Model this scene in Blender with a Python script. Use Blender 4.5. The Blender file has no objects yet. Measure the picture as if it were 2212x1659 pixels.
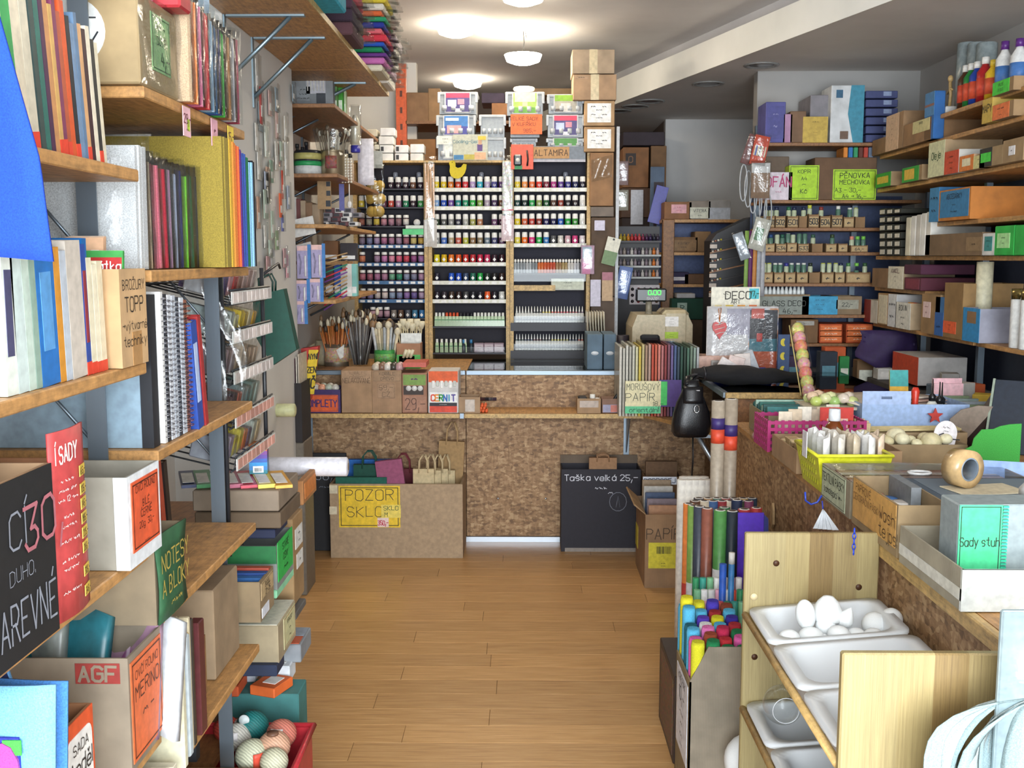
import bpy, math, random, unicodedata
from mathutils import Vector
R=random.Random(7)
sc=bpy.context.scene
COL=sc.collection
F, CX, CY, EYE=2300.0, 1106.0, 829.5, 1.55
PITCH=math.atan(274.5/F)
YAW=math.atan(24/F*math.cos(PITCH))
cam=bpy.data.objects.new('camera', bpy.data.cameras.new('camera'));COL.objects.link(cam)
cam.location=(0, 0, EYE);cam.rotation_euler=(math.pi/2-PITCH, 0, YAW)
cam.data.sensor_width=36;cam.data.lens=F/2212*36;cam.data.clip_start=.05
sc.camera=cam
sc.view_settings.view_transform='Standard';sc.view_settings.look='None'
sc.view_settings.gamma=1;sc.view_settings.use_curve_mapping=False
sc.view_settings.exposure=0.64
LAMP_E=36
cy=sc.cycles;cy.max_bounces=5;cy.diffuse_bounces=3;cy.glossy_bounces=2;cy.transparent_max_bounces=8;cy.caustics_reflective=False;cy.caustics_refractive=False;cy.adaptive_threshold=.03
wd=bpy.data.worlds.new('daylight');sc.world=wd;wd.use_nodes=True
wd.node_tree.nodes['Background'].inputs[0].default_value=(.75, .87, 1, 1)
wd.node_tree.nodes['Background'].inputs[1].default_value=1.0
def area(name, loc, rot, sx, sy, power, col):
 l=bpy.data.lights.new(name, 'AREA');l.shape='RECTANGLE';l.size=sx;l.size_y=sy;l.energy=power;l.color=col
 o=bpy.data.objects.new(name, l);COL.objects.link(o);o.location=loc;o.rotation_euler=rot
 return o
area('shop_window_daylight', (.45, -2.32, 1.5), (math.radians(90), 0, 0), 3.3, 2.5, 330, (.88, .95, 1))
_fw=Vector((-math.sin(YAW)*math.cos(PITCH), math.cos(YAW)*math.cos(PITCH), -math.sin(PITCH)))
_rt=Vector((math.cos(YAW), math.sin(YAW), 0));_up=_rt.cross(_fw)
def at(px, py, Y=None, X=None, Z=None):
 d=_fw+_rt*((px-CX)/F)+_up*((CY-py)/F)
 t=Y/d.y if Y is not None else X/d.x if X is not None else(Z-EYE)/d.z
 return Vector((0, 0, EYE))+d*t
def fr(x0, x1, yt, Y, zb):
 "front face of a thing standing on zb in the plane Y: centre x, width, height"
 a=at(x0, yt, Y=Y);b=at(x1, yt, Y=Y)
 return(a.x+b.x)/2, b.x-a.x, (a.z+b.z)/2-zb
def sd(x0, x1, yt, X, zb, xt=None):
 "side face in the plane X (shelves along the room): centre y, length, height"
 a=at(x0, yt, X=X);b=at(x1, yt, X=X);t=at(xt if xt is not None else x0, yt, X=X)
 return(a.y+b.y)/2, abs(b.y-a.y), t.z-zb
def lin(h):
 h=h.lstrip('#');c=[int(h[i:i+2], 16)/255 for i in(0, 2, 4)]
 return tuple(v/12.92 if v<=.04045 else((v+.055)/1.055)**2.4 for v in c)+(1, )
_M={}
def nodes(key):
 m=bpy.data.materials.new(key);m.use_nodes=True
 nt=m.node_tree;b=nt.nodes['Principled BSDF']
 return m, nt, b, nt.nodes.new, nt.links.new
def coords(nt, sx, sy, sz, gen='Object'):
 tc=nt.nodes.new('ShaderNodeTexCoord');mp=nt.nodes.new('ShaderNodeMapping')
 mp.inputs['Scale'].default_value=(sx, sy, sz);nt.links.new(tc.outputs[gen], mp.inputs[0])
 return mp.outputs[0]
def ramp(nt, src, stops):
 r=nt.nodes.new('ShaderNodeValToRGB');e=r.color_ramp.elements
 while len(e)<len(stops):e.new(.5)
 for k, (p, c)in enumerate(stops):e[k].position=p;e[k].color=lin(c)if isinstance(c, str)else c
 nt.links.new(src, r.inputs[0]);return r.outputs[0]
def noise(nt, vec, scale, detail=3, rough=.5):
 n=nt.nodes.new('ShaderNodeTexNoise');n.inputs['Scale'].default_value=scale
 n.inputs['Detail'].default_value=detail;n.inputs['Roughness'].default_value=rough
 nt.links.new(vec, n.inputs['Vector']);return n.outputs[0]
def mixc(nt, fac, a, b, mode='MIX'):
 x=nt.nodes.new('ShaderNodeMix');x.data_type='RGBA';x.blend_type=mode
 for s, v in((0, fac), (6, a), (7, b)):
  if hasattr(v, 'links')or hasattr(v, 'is_output'):nt.links.new(v, x.inputs[s])
  else:x.inputs[s].default_value=v if s==0 else(lin(v)if isinstance(v, str)else v)
 return x.outputs[2]
def bump(nt, b, src, st, dist=.002):
 n=nt.nodes.new('ShaderNodeBump');n.inputs['Strength'].default_value=st;n.inputs['Distance'].default_value=dist
 nt.links.new(src, n.inputs['Height']);nt.links.new(n.outputs[0], b.inputs['Normal'])
def shade(h, k):
 h=h.lstrip('#');return '#'+''.join('%02x'%max(0, min(255, int(int(h[i:i+2], 16)*k)))for i in(0, 2, 4))
def mat(h, rough=.55, kind='plain'):
 key='%s_%s_%.2f'%(kind, h, rough)
 if key in _M:return _M[key]
 m, nt, b, N, L=nodes(key)
 b.inputs['Roughness'].default_value=rough
 if kind=='plain':
  n=noise(nt, coords(nt, 1, 1, 1), 55, 2)
  L(ramp(nt, n, [(.3, shade(h, .93)), (.7, shade(h, 1.05))]), b.inputs['Base Color'])
 elif kind=='card':
  v=coords(nt, 1, 1, 1);n=noise(nt, v, 14, 4)
  w=N('ShaderNodeTexWave');w.bands_direction='X';w.inputs['Scale'].default_value=70;w.inputs['Distortion'].default_value=.4
  L(v, w.inputs[0])
  c=ramp(nt, n, [(.25, shade(h, .86)), (.75, shade(h, 1.06))])
  L(mixc(nt, .12, c, w.outputs[0], 'SOFT_LIGHT'), b.inputs['Base Color'])
 elif kind=='metal':
  b.inputs['Metallic'].default_value=.85;b.inputs['Base Color'].default_value=lin(h)
  bump(nt, b, noise(nt, coords(nt, 1, 1, .1), 200), .05)
 elif kind=='paint':
  n=noise(nt, coords(nt, 1, 1, 1), 2.2, 4);L(ramp(nt, n, [(.3, shade(h, .95)), (.7, shade(h, 1.02))]), b.inputs['Base Color'])
  bump(nt, b, noise(nt, coords(nt, 1, 1, 1), 90), .08)
 elif kind=='felt':
  n=noise(nt, coords(nt, 1, 1, 1), 420, 3, .7);L(ramp(nt, n, [(.3, shade(h, .82)), (.7, shade(h, 1.08))]), b.inputs['Base Color'])
  b.inputs['Roughness'].default_value=.95;bump(nt, b, n, .3, .001)
 elif kind=='leather':
  v=N('ShaderNodeTexVoronoi');v.inputs['Scale'].default_value=260;L(coords(nt, 1, 1, 1), v.inputs['Vector'])
  b.inputs['Base Color'].default_value=lin(h);bump(nt, b, v.outputs[0], .25, .001)
 elif kind=='pages':
  w=N('ShaderNodeTexWave');w.inputs['Scale'].default_value=160;w.inputs['Distortion'].default_value=1;L(coords(nt, 1, 1, .05), w.inputs[0])
  L(ramp(nt, w.outputs[0], [(0, shade(h, .8)), (1, h)]), b.inputs['Base Color'])
 elif kind=='twine':
  w=N('ShaderNodeTexWave');w.bands_direction='DIAGONAL';w.inputs['Scale'].default_value=55;w.inputs['Distortion'].default_value=3
  L(coords(nt, 1, 1, 1), w.inputs[0]);L(ramp(nt, w.outputs[0], [(0, shade(h, .82)), (1, h)]), b.inputs['Base Color']);bump(nt, b, w.outputs[0], .4, .002)
 elif kind=='glow':
  b.inputs['Base Color'].default_value=lin(h);b.inputs['Emission Color'].default_value=lin(h);b.inputs['Emission Strength'].default_value=rough
 elif kind=='speckle':
  v=N('ShaderNodeTexVoronoi');v.inputs['Scale'].default_value=120;L(coords(nt, 1, 1, 1), v.inputs['Vector'])
  L(mixc(nt, .35, h, v.outputs['Color'], 'OVERLAY'), b.inputs['Base Color'])
 _M[key]=m;return m
def special(key):
 if key in _M:return _M[key]
 m, nt, b, N, L=nodes(key)
 if key=='osb' or key=='osb_dark':
  cs=[]
  for sx, sy, sz, s in((1, 1, .32, 75), (.32, .32, 1, 75), (.5, .5, .9, 95)):
   v=N('ShaderNodeTexVoronoi');v.inputs['Scale'].default_value=s
   vec=coords(nt, sx, sy, sz)
   L(vec, v.inputs['Vector']);cs.append(v.outputs['Color'])
  k=.72 if key=='osb_dark' else 1
  sep=N('ShaderNodeSeparateColor');L(mixc(nt, .5, mixc(nt, .5, cs[0], cs[1]), cs[2]), sep.inputs[0])
  c=ramp(nt, sep.outputs[0], [(.2, shade('#7a5c40', k)), (.4, shade('#97744f', k)), (.6, shade('#a98560', k)), (.8, shade('#c2a27a', k))])
  big=ramp(nt, noise(nt, coords(nt, 1, 1, 1), 9, 5, .6), [(.35, (.74, .7, .66, 1)), (.65, (1, 1, 1, 1))])
  L(mixc(nt, .8, c, big, 'MULTIPLY'), b.inputs['Base Color']);b.inputs['Roughness'].default_value=.6
  bump(nt, b, sep.outputs[0], .25, .002)
 elif key in('shelf', 'shelf_dark', 'trimwood'):
  h={'shelf':'#b88a55', 'shelf_dark':'#8a5f3a', 'trimwood':'#c2a066'}[key]
  n=noise(nt, coords(nt, 26, 3, 26), 4, 5, .65);n2=noise(nt, coords(nt, 1, 1, 1), 38, 4, .7)
  c=ramp(nt, n, [(.28, shade(h, .62)), (.5, h), (.75, shade(h, 1.22))])
  L(mixc(nt, .45, c, ramp(nt, n2, [(.3, shade(h, .6)), (.7, shade(h, 1.2))])), b.inputs['Base Color']);b.inputs['Roughness'].default_value=.5
  bump(nt, b, n, .15)
 elif key=='pine':
  tc=coords(nt, 1, 1, 1);sp=N('ShaderNodeSeparateXYZ');L(tc, sp.inputs[0])
  d=N('ShaderNodeMath');d.operation='MULTIPLY';d.inputs[1].default_value=17;L(sp.outputs[0], d.inputs[0])
  fl=N('ShaderNodeMath');fl.operation='FLOOR';L(d.outputs[0], fl.inputs[0])
  wn=N('ShaderNodeTexWhiteNoise');wn.noise_dimensions='1D';L(fl.outputs[0], wn.inputs['W'])
  strip=ramp(nt, wn.outputs[0], [(.1, '#86724e'), (.35, '#a3956f'), (.6, '#aaa07c'), (.9, '#917f5c')])
  g=noise(nt, coords(nt, 110, 110, 2.2), 3, 5, .7)
  L(mixc(nt, .55, strip, ramp(nt, g, [(.35, '#5f4a30'), (.5, '#a09070'), (.65, '#c4b898')]), 'SOFT_LIGHT'), b.inputs['Base Color']);b.inputs['Roughness'].default_value=.45
 elif key=='laminate':
  oi=N('ShaderNodeObjectInfo')
  tc=N('ShaderNodeTexCoord');ad=N('ShaderNodeVectorMath');ad.operation='ADD';L(tc.outputs['Object'], ad.inputs[0]);L(oi.outputs['Location'], ad.inputs[1])
  mp=N('ShaderNodeMapping');mp.inputs['Scale'].default_value=(2.2, 34, 1);L(ad.outputs[0], mp.inputs[0])
  n=noise(nt, mp.outputs[0], 2.5, 6, .62)
  c=ramp(nt, n, [(.25, '#a87d50'), (.45, '#c4965f'), (.6, '#d0a46e'), (.8, '#dcb586')])
  rr=ramp(nt, oi.outputs['Random'], [(0, (.86, .84, .82, 1)), (1, (1.05, 1.03, 1.0, 1))])
  L(mixc(nt, 1, c, rr, 'MULTIPLY'), b.inputs['Base Color']);b.inputs['Roughness'].default_value=.34
 elif key in('film', 'clear', 'glass', 'film_blue', 'bubble', 'sleeve'):
  nt.nodes.remove(b);out=nt.nodes['Material Output']
  tr=N('ShaderNodeBsdfTransparent');gl=N('ShaderNodeBsdfGlossy');mx=N('ShaderNodeMixShader');lw=N('ShaderNodeLayerWeight')
  lw.inputs[0].default_value=.35 if key=='glass' else .3
  gl.inputs['Roughness'].default_value=.03 if key=='glass' else .14
  tr.inputs[0].default_value={'glass':(.88, .95, .92, 1), 'film_blue':(.45, .6, .9, 1)}.get(key, (.95, .96, .96, 1))
  L(lw.outputs['Fresnel']if key=='glass' else lw.outputs['Facing'], mx.inputs[0])
  if key!='glass':
   mu=N('ShaderNodeMath');mu.operation='MULTIPLY_ADD';mu.inputs[1].default_value={'film':.2, 'bubble':.5, 'sleeve':.08}.get(key, .15);mu.inputs[2].default_value=.04 if key=='film' else .022 if key=='sleeve' else .015
   L(lw.outputs['Facing'], mu.inputs[0]);L(mu.outputs[0], mx.inputs[0])
   if key in('film', 'sleeve'):
    bp=N('ShaderNodeBump');bp.inputs['Strength'].default_value=.6;bp.inputs['Distance'].default_value=.006
    L(noise(nt, coords(nt, 1, 1, 1), 28, 3, .6), bp.inputs['Height']);L(bp.outputs[0], gl.inputs['Normal'])
  L(tr.outputs[0], mx.inputs[1]);L(gl.outputs[0], mx.inputs[2]);L(mx.outputs[0], out.inputs[0])
 elif key=='milky':
  b.inputs['Base Color'].default_value=lin('#dfe3e6');b.inputs['Roughness'].default_value=.4
  b.inputs['Subsurface Weight'].default_value=.3;b.inputs['Subsurface Radius'].default_value=(.02, .02, .02)
 elif key=='foam':
  b.inputs['Base Color'].default_value=lin('#eef1f1');b.inputs['Roughness'].default_value=.9
  v=N('ShaderNodeTexVoronoi');v.inputs['Scale'].default_value=320;L(coords(nt, 1, 1, 1), v.inputs['Vector']);bump(nt, b, v.outputs[0], .25, .001)
 elif key=='scenic':
  v=coords(nt, 1, 1, 1);n=noise(nt, v, 16, 4, .6)
  L(ramp(nt, n, [(.25, '#2f3157'), (.4, '#6a6fa6'), (.52, '#e8e4ea'), (.62, '#e2a070'), (.8, '#b04a46')]), b.inputs['Base Color']);b.inputs['Roughness'].default_value=.3
 _M[key]=m;return m
def C(h, r=.5):return mat(h, r)
def K(h='#b58f68'):return mat(h, .75, 'card')
OSB, SHELF, FILM, CLEAR, GLASS=(special(k)for k in('osb', 'shelf', 'film', 'clear', 'glass'))
STEEL=mat('#7f8b96', .42, 'metal')
class MB:
 def __init__(s):s.v=[];s.f=[];s.m=[];s.mi=0;s.sm=[]
 def add(s, vs, fs, smooth=False):
  o=len(s.v);s.v+=[tuple(p)for p in vs]
  for f in fs:s.f.append([o+i for i in f]);s.m.append(s.mi);s.sm.append(smooth)
  return s
 def bx(s, x0, x1, y0, y1, z0, z1):
  return s.add([(x, y, z)for z in(z0, z1)for x, y in((x0, y0), (x1, y0), (x1, y1), (x0, y1))], [(3, 2, 1, 0), (4, 5, 6, 7), (0, 1, 5, 4), (1, 2, 6, 5), (2, 3, 7, 6), (3, 0, 4, 7)])
 def cb(s, x0, x1, y0, y1, z0, z1, c=.003):
  "chamfered box"
  c=min(c, (x1-x0)*.3, (y1-y0)*.3, (z1-z0)*.3)
  P=[];idx={}
  for i, x in enumerate((x0, x1)):
   for j, y in enumerate((y0, y1)):
    for k, z in enumerate((z0, z1)):
     a=(x+(c if i==0 else-c), y+(c if j==0 else-c), z+(c if k==0 else-c))
     for ax in range(3):
      p=list(a);p[ax]=(x, y, z)[ax];idx[i, j, k, ax]=len(P);P.append(tuple(p))
  g=lambda i, j, k, a:idx[i, j, k, a]
  fs=[]
  for s_ in(0, 1):
   q=[g(s_, 0, 0, 0), g(s_, 1, 0, 0), g(s_, 1, 1, 0), g(s_, 0, 1, 0)];fs.append(q if s_ else q[::-1])
   q=[g(0, s_, 0, 1), g(0, s_, 1, 1), g(1, s_, 1, 1), g(1, s_, 0, 1)];fs.append(q if s_ else q[::-1])
   q=[g(0, 0, s_, 2), g(1, 0, s_, 2), g(1, 1, s_, 2), g(0, 1, s_, 2)];fs.append(q if s_ else q[::-1])
  for a in(0, 1):
   for b in(0, 1):
    fs.append([g(a, b, 0, 0), g(a, b, 1, 0), g(a, b, 1, 1), g(a, b, 0, 1)])
    fs.append([g(a, 0, b, 0), g(a, 1, b, 0), g(a, 1, b, 2), g(a, 0, b, 2)])
    fs.append([g(0, a, b, 1), g(1, a, b, 1), g(1, a, b, 2), g(0, a, b, 2)])
    for k in(0, 1):fs.append([g(a, b, k, 0), g(a, b, k, 1), g(a, b, k, 2)])if a==0 or a==1 else None
  cx, cy, cz=(x0+x1)/2, (y0+y1)/2, (z0+z1)/2
  out=[]
  for f in fs:
   p=[Vector(P[i])for i in f];n=(p[1]-p[0]).cross(p[2]-p[0]);ctr=sum(p, Vector())/len(p)-Vector((cx, cy, cz))
   out.append(f if n.dot(ctr)>0 else f[::-1])
  return s.add(P, out)
 def tray(s, x0, x1, y0, y1, z0, z1, t=.004, tf=None):
  "open-topped box; tf: own height of the front wall"
  s.bx(x0, x1, y0, y0+t, z0, tf if tf is not None else z1);s.bx(x0, x1, y1-t, y1, z0, z1)
  s.bx(x0, x0+t, y0+t, y1-t, z0, z1);s.bx(x1-t, x1, y0+t, y1-t, z0, z1)
  return s.bx(x0+t, x1-t, y0+t, y1-t, z0, z0+t)
 def lathe(s, prof, c=(0, 0, 0), n=12, axis='z', smooth=True, sx=1, sy=1):
  vs=[];fs=[]
  for r, h in prof:
   for k in range(n):
    a=2*math.pi*k/n;p=(r*math.cos(a)*sx, r*math.sin(a)*sy, h)
    if axis=='x':p=(p[2], p[0], p[1])
    if axis=='y':p=(p[1], p[2], p[0])
    vs.append((p[0]+c[0], p[1]+c[1], p[2]+c[2]))
  for i in range(len(prof)-1):
   for k in range(n):
    a, b=i*n+k, i*n+(k+1)%n;fs.append((a, b, b+n, a+n))
  fs.append(tuple(range(n))[::-1]);m=(len(prof)-1)*n;fs.append(tuple(range(m, m+n)))
  return s.add(vs, fs, smooth)
 def cyl(s, c, r, h, n=12, axis='z', r2=None):return s.lathe([(r, 0), (r if r2 is None else r2, h)], c, n, axis)
 def ball(s, c, r, n=12, sz=1, sx=1, sy=1, k=7):
  return s.lathe([(max(r*math.sin(math.pi*i/k), r*.02), -r*sz*math.cos(math.pi*i/k))for i in range(k+1)], c, n, 'z', True, sx, sy)
 def tube(s, pts, r, n=6, closed=False, flat=1.0):
  pts=[Vector(p)for p in pts];vs=[];fs=[];m=len(pts);up=None
  for i, p in enumerate(pts):
   a=pts[(i-1)%m if closed else max(i-1, 0)];b=pts[(i+1)%m if closed else min(i+1, m-1)]
   t=(b-a).normalized()
   if up is None:up=Vector((0, 0, 1))if abs(t.z)<.9 else Vector((1, 0, 0))
   x=t.cross(up).normalized();y=x.cross(t).normalized();up=y
   for k in range(n):
    q=2*math.pi*k/n;vs.append(p+x*math.cos(q)*r+y*math.sin(q)*r*flat)
  for i in range(m if closed else m-1):
   for k in range(n):
    a, b=i*n+k, i*n+(k+1)%n;o=(i+1)%m*n
    fs.append((a, b, o+(k+1)%n, o+k))
  if not closed:fs+=[tuple(range(n))[::-1], tuple(range((m-1)*n, m*n))]
  return s.add(vs, fs, True)
 def prism(s, poly, a0, a1, plane='xz'):
  "extruded outline; plane xz extrudes along y, xy along z, yz along x"
  n=len(poly);vs=[]
  for a in(a0, a1):
   for u, w in poly:vs.append({'xz':(u, a, w), 'xy':(u, w, a), 'yz':(a, u, w)}[plane])
  fs=[tuple(range(n)), tuple(range(n, 2*n))[::-1]]+[(i, i+n, (i+1)%n+n, (i+1)%n)for i in range(n)]
  return s.add(vs, fs)
 def sheet(s, fn, nu, nv, th=.0015):
  "curved sheet with thickness: fn(u, v) -> point"
  g=[[Vector(fn(i/nu, j/nv))for j in range(nv+1)]for i in range(nu+1)]
  vs=[];k=(nu+1)*(nv+1)
  ns={}
  for i in range(nu+1):
   for j in range(nv+1):
    du=g[min(i+1, nu)][j]-g[max(i-1, 0)][j];dv=g[i][min(j+1, nv)]-g[i][max(j-1, 0)]
    n=du.cross(dv);ns[i, j]=n.normalized()if n.length>1e-12 else Vector((0, 0, 1))
  for sg in(1, -1):
   for i in range(nu+1):
    for j in range(nv+1):vs.append(g[i][j]+ns[i, j]*(th/2*sg))
  W_=nv+1;fs=[]
  for i in range(nu):
   for j in range(nv):
    q=(i*W_+j, (i+1)*W_+j, (i+1)*W_+j+1, i*W_+j+1);fs+=[q, tuple(x+k for x in q[::-1])]
  rim=[(i, 0)for i in range(nu)]+[(nu, j)for j in range(nv)]+[(i, nv)for i in range(nu, 0, -1)]+[(0, j)for j in range(nv, 0, -1)]
  for a in range(len(rim)):
   p, q=rim[a], rim[(a+1)%len(rim)];i, j=p[0]*W_+p[1], q[0]*W_+q[1];fs.append((j, i, i+k, j+k))
  return s.add(vs, fs, True)
 def mesh(s, name):
  me=bpy.data.meshes.new(name);me.from_pydata(s.v, [], s.f)
  if s.m and max(s.m)>0:me.polygons.foreach_set('material_index', s.m)
  me.polygons.foreach_set('use_smooth', s.sm);me.update();return me
def mk(name, mb, m, parent=None, loc=None, rot=None):
 me=mb.mesh(name)if isinstance(mb, MB)else mb
 if not me.materials:
  for x in(m if isinstance(m, (list, tuple))else[m]):me.materials.append(x)
 o=bpy.data.objects.new(name, me);COL.objects.link(o)
 if parent:o.parent=parent
 if loc is not None:o.location=loc
 if rot is not None:o.rotation_euler=rot
 return o
_cache={}
def shared(key, fn, m):
 if key not in _cache:
  mb=MB();fn(mb);me=mb.mesh(str(key[0]));me.materials.append(m);_cache[key]=me
 return _cache[key]
def tag(o, label, cat, group=None):
 o['label']=label;o['category']=cat
 if group:o['group']=group
 return o
def thing(name, label, cat, loc=(0, 0, 0), rz=0, group=None, rx=0, ry=0):
 o=bpy.data.objects.new(name, None);COL.objects.link(o);o.empty_display_size=.05
 o.location=loc;o.rotation_euler=(math.radians(rx), math.radians(ry), math.radians(rz))
 return tag(o, label, cat, group)
def single(name, label, cat, mb, m, loc=(0, 0, 0), rz=0, group=None, rx=0, ry=0):
 o=mk(name, mb, m);o.location=loc;o.rotation_euler=(math.radians(rx), math.radians(ry), math.radians(rz))
 return tag(o, label, cat, group)
def struct(name, mb, m, label=None, parent=None):
 o=mk(name, mb, m, parent)
 if not parent:o['kind']='structure'
 if label:o['label']=label
 return o
ORD='first second third fourth fifth sixth seventh eighth ninth tenth eleventh twelfth thirteenth fourteenth fifteenth sixteenth seventeenth eighteenth nineteenth twentieth twenty-first twenty-second twenty-third twenty-fourth twenty-fifth twenty-sixth twenty-seventh twenty-eighth twenty-ninth thirtieth'.split()
ORD+=['thirty-'+o for o in ORD[:9]]
_CN={'black':'1a1a1a', 'dark grey':'444a4e', 'grey':'85898c', 'pale grey':'bfc3c5', 'white':'f2f2f0', 'cream':'e9dcba', 'beige':'c9b696', 'tan':'b58f68', 'brown':'7a5233', 'dark brown':'46301f', 'red':'c8282a', 'dark red':'7c1f24', 'maroon':'5a2230', 'orange':'e8702a', 'peach':'f0b48c', 'yellow':'f0cf3a', 'mustard':'c9a638', 'lime green':'9ad02c', 'green':'2f9a44', 'dark green':'1d4f38', 'pale green':'b4d8ae', 'mint green':'6fd6a0', 'teal':'1f7d84', 'turquoise':'3fb6c4', 'light blue':'8fbfe6', 'blue':'2f62c0', 'navy blue':'22305e', 'purple':'5c2f8c', 'lilac':'b49ad0', 'magenta':'b0307c', 'pink':'ea86ac', 'pale pink':'f0c4cc', 'salmon':'e08070', 'slate blue':'6a7fa0', 'plum':'6b3a55', 'mauve':'a87a98'}
def cname(h):
 h=h.lstrip('#');a=[int(h[i:i+2], 16)for i in(0, 2, 4)]
 return min(_CN, key=lambda n:sum((a[k]-int(_CN[n][2*k:2*k+2], 16))**2 for k in range(3)))
_G=dict(zip('ABCDEFGHIJKLMNOPQRSTUVWXYZ0123456789', '022842|1434 02082837362505|2534332202 4738180703123243 02082847432202 48080242|0535 480802|0535 47381807031232434525 0802|4842|0545 2822 4843321203 0802|480542 080242 0208254842 02084248 180703123243473818 02083847463505 180703123243473818|2442 02083847463505|2542 473818070615354443321203 0848|2822 080312324348 082248 0812253248 0842|4802 082548|2522 08480242 180703123243473818 172822 07183847460242 084825354443321203 280444|3632 480805354443321203 3817040312324344351504 084822 1807061535444332120304153546473818 4635150607183847433212'.split()))
_G.update(zip('abcdefghijklmnopqrstuvwxyz', '4536160503123244|4642 0802|0516364543321203 4536160503123243 4842|4536160503123243 04444536160503123243 38281712|0636 4536160503123243|4641301001 0802|0516364542 2622|2728 26211001|2728 0802|360432 2822 0602|05162522|25364542 0602|0516364542 160503123243453616 0600|0516364543321203 4536160503123243|4640 0602|051636 453616051434433212 28233242|0636 0603123243|4642 062246 0612253246 0642|4602 0622|4610 06460242'.split()))
_G.update({',':'2310', '.':'2223', '-':'0545', '!':'2825|2322', '/':'0248', '+':'0545|2723', ':':'2223|2526', "'":'2827', '>':'0545|364534', '%':'0248'})
_NARROW={'I':(2, 2), 'i':(2, 2), 'l':(2, 2), '1':(1, 2), ',':(1, 2), '.':(2, 2), "'":(2, 2), '!':(2, 2), ':':(2, 2), 'j':(0, 2), 'f':(0, 3), 't':(0, 4), 'r':(0, 3)}
def text_strokes(t, jit=.12, seed=1):
 rr=random.Random(seed);x=0;out=[]
 for ch in unicodedata.normalize('NFD', t):
  if ch in '\u0301\u030c\u030a':
   y=6.9 if low else 8.7
   out.append({'\u0301':[(lx, y), (lx+.9, y+1.2)], '\u030c':[(lx-.9, y+1.1), (lx, y), (lx+.9, y+1.1)], '\u030a':[(lx-.5, y), (lx+.5, y), (lx, y+.9), (lx-.5, y)]}[ch]);continue
  if ch==' ':x+=2.8;continue
  if ch=='~':
   k=rr.randint(5, 9);out.append([(x+i*.8, 3+rr.uniform(0, 3))for i in range(k)]);x+=k*.8+1;continue
  g=_G.get(ch)
  if not g:x+=2;continue
  a, b=_NARROW.get(ch, (0, 4));low=ch.islower();dy=rr.uniform(-jit, jit)*2
  for st in g.split('|'):
   out.append([(x+int(st[i])-a+rr.uniform(-jit, jit), int(st[i+1])+dy+rr.uniform(-jit, jit))for i in range(0, len(st), 2)])
  lx=x+(b-a)/2;x+=(b-a)+1.5
 return out, max(x-1.5, .5)
def frame_uv(o, u, v):
 o, u, v=Vector(o), Vector(u).normalized(), Vector(v).normalized();return o, u, v, u.cross(v)
def lettering(parent, o, u, v, w, h, lines, col, name='lettering', lift=.0012, wt=.13, seed=3):
 "lines: (text, v centre 0..1, cap height 0..1 of h [, u centre]) drawn as flat pen strokes on the plane o + u + v"
 o, u, v, n=frame_uv(o, u, v);mb=MB();sg=0
 for li, ln in enumerate(lines):
  st, tw=text_strokes(ln[0], seed=seed+li);k=ln[2]*h/6
  kx=k
  if tw*k>.92*w and len(ln)<4:
   kx=.92*w/tw;k=min(k, kx/.6)
  cu=(ln[3]if len(ln)>3 else .5)*w
  t=wt*6*k*(ln[4]if len(ln)>4 else 1)
  for s in st:
   P=[(cu+(px-tw/2)*kx, ln[1]*h+(py-5)*k)for px, py in s]
   for a, b in zip(P, P[1:]):
    dx, dy=b[0]-a[0], b[1]-a[1];l=math.hypot(dx, dy)or 1e-6;dx, dy=dx/l, dy/l
    e=t*.35;q=[(a[0]-dx*e-dy*t/2, a[1]-dy*e+dx*t/2), (a[0]-dx*e+dy*t/2, a[1]-dy*e-dx*t/2), (b[0]+dx*e+dy*t/2, b[1]+dy*e-dx*t/2), (b[0]+dx*e-dy*t/2, b[1]+dy*e+dx*t/2)]
    sg+=1;mb.add([o+u*x+v*y+n*(lift+.00006*(sg%5))for x, y in q], [(0, 1, 2, 3)])
 return mk(name, mb, C(col, .6), parent)
def panel(parent, name, o, u, v, w, h, col, lines=None, tcol='#1c1c1c', border=None, th=.0015, m=None, wt=.13, seed=3, extra=None, bow=0):
 "a card, paper or label fixed on a plane, with its lettering as its own child"
 o, u, v, n=frame_uv(o, u, v);mb=MB()
 P=[o, o+u*w, o+u*w+v*h, o+v*h]
 mb.add(P+[p+n*th for p in P], [(3, 2, 1, 0), (4, 5, 6, 7), (0, 1, 5, 4), (1, 2, 6, 5), (2, 3, 7, 6), (3, 0, 4, 7)])
 s=mk(name, mb, m or C(col, .6), parent)
 if border:
  b=MB();e=min(w, h)*.04;t=min(w, h)*.018
  for x0, x1, y0, y1 in((e, w-e, e, e+t), (e, w-e, h-e-t, h-e), (e, e+t, e, h-e), (w-e-t, w-e, e, h-e)):
   b.add([o+u*x+v*y+n*(th+.0006)for x, y in((x0, y0), (x1, y0), (x1, y1), (x0, y1))], [(0, 1, 2, 3)])
  mk('border_line', b, C(border, .6), s)
 if lines:lettering(s, o+n*th, u, v, w, h, lines, tcol, lift=.0008+.0004*len(extra or[]), wt=wt, seed=seed)
 for ke, (x0, y0, x1, y1, c)in enumerate(extra or[]):
  b=MB();b.add([o+u*x*w+v*y*h+n*(th+.0005+.0004*ke)for x, y in((x0, y0), (x1, y0), (x1, y1), (x0, y1))], [(0, 1, 2, 3)]);mk('printed_patch', b, C(c, .5), s)
 return s
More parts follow.
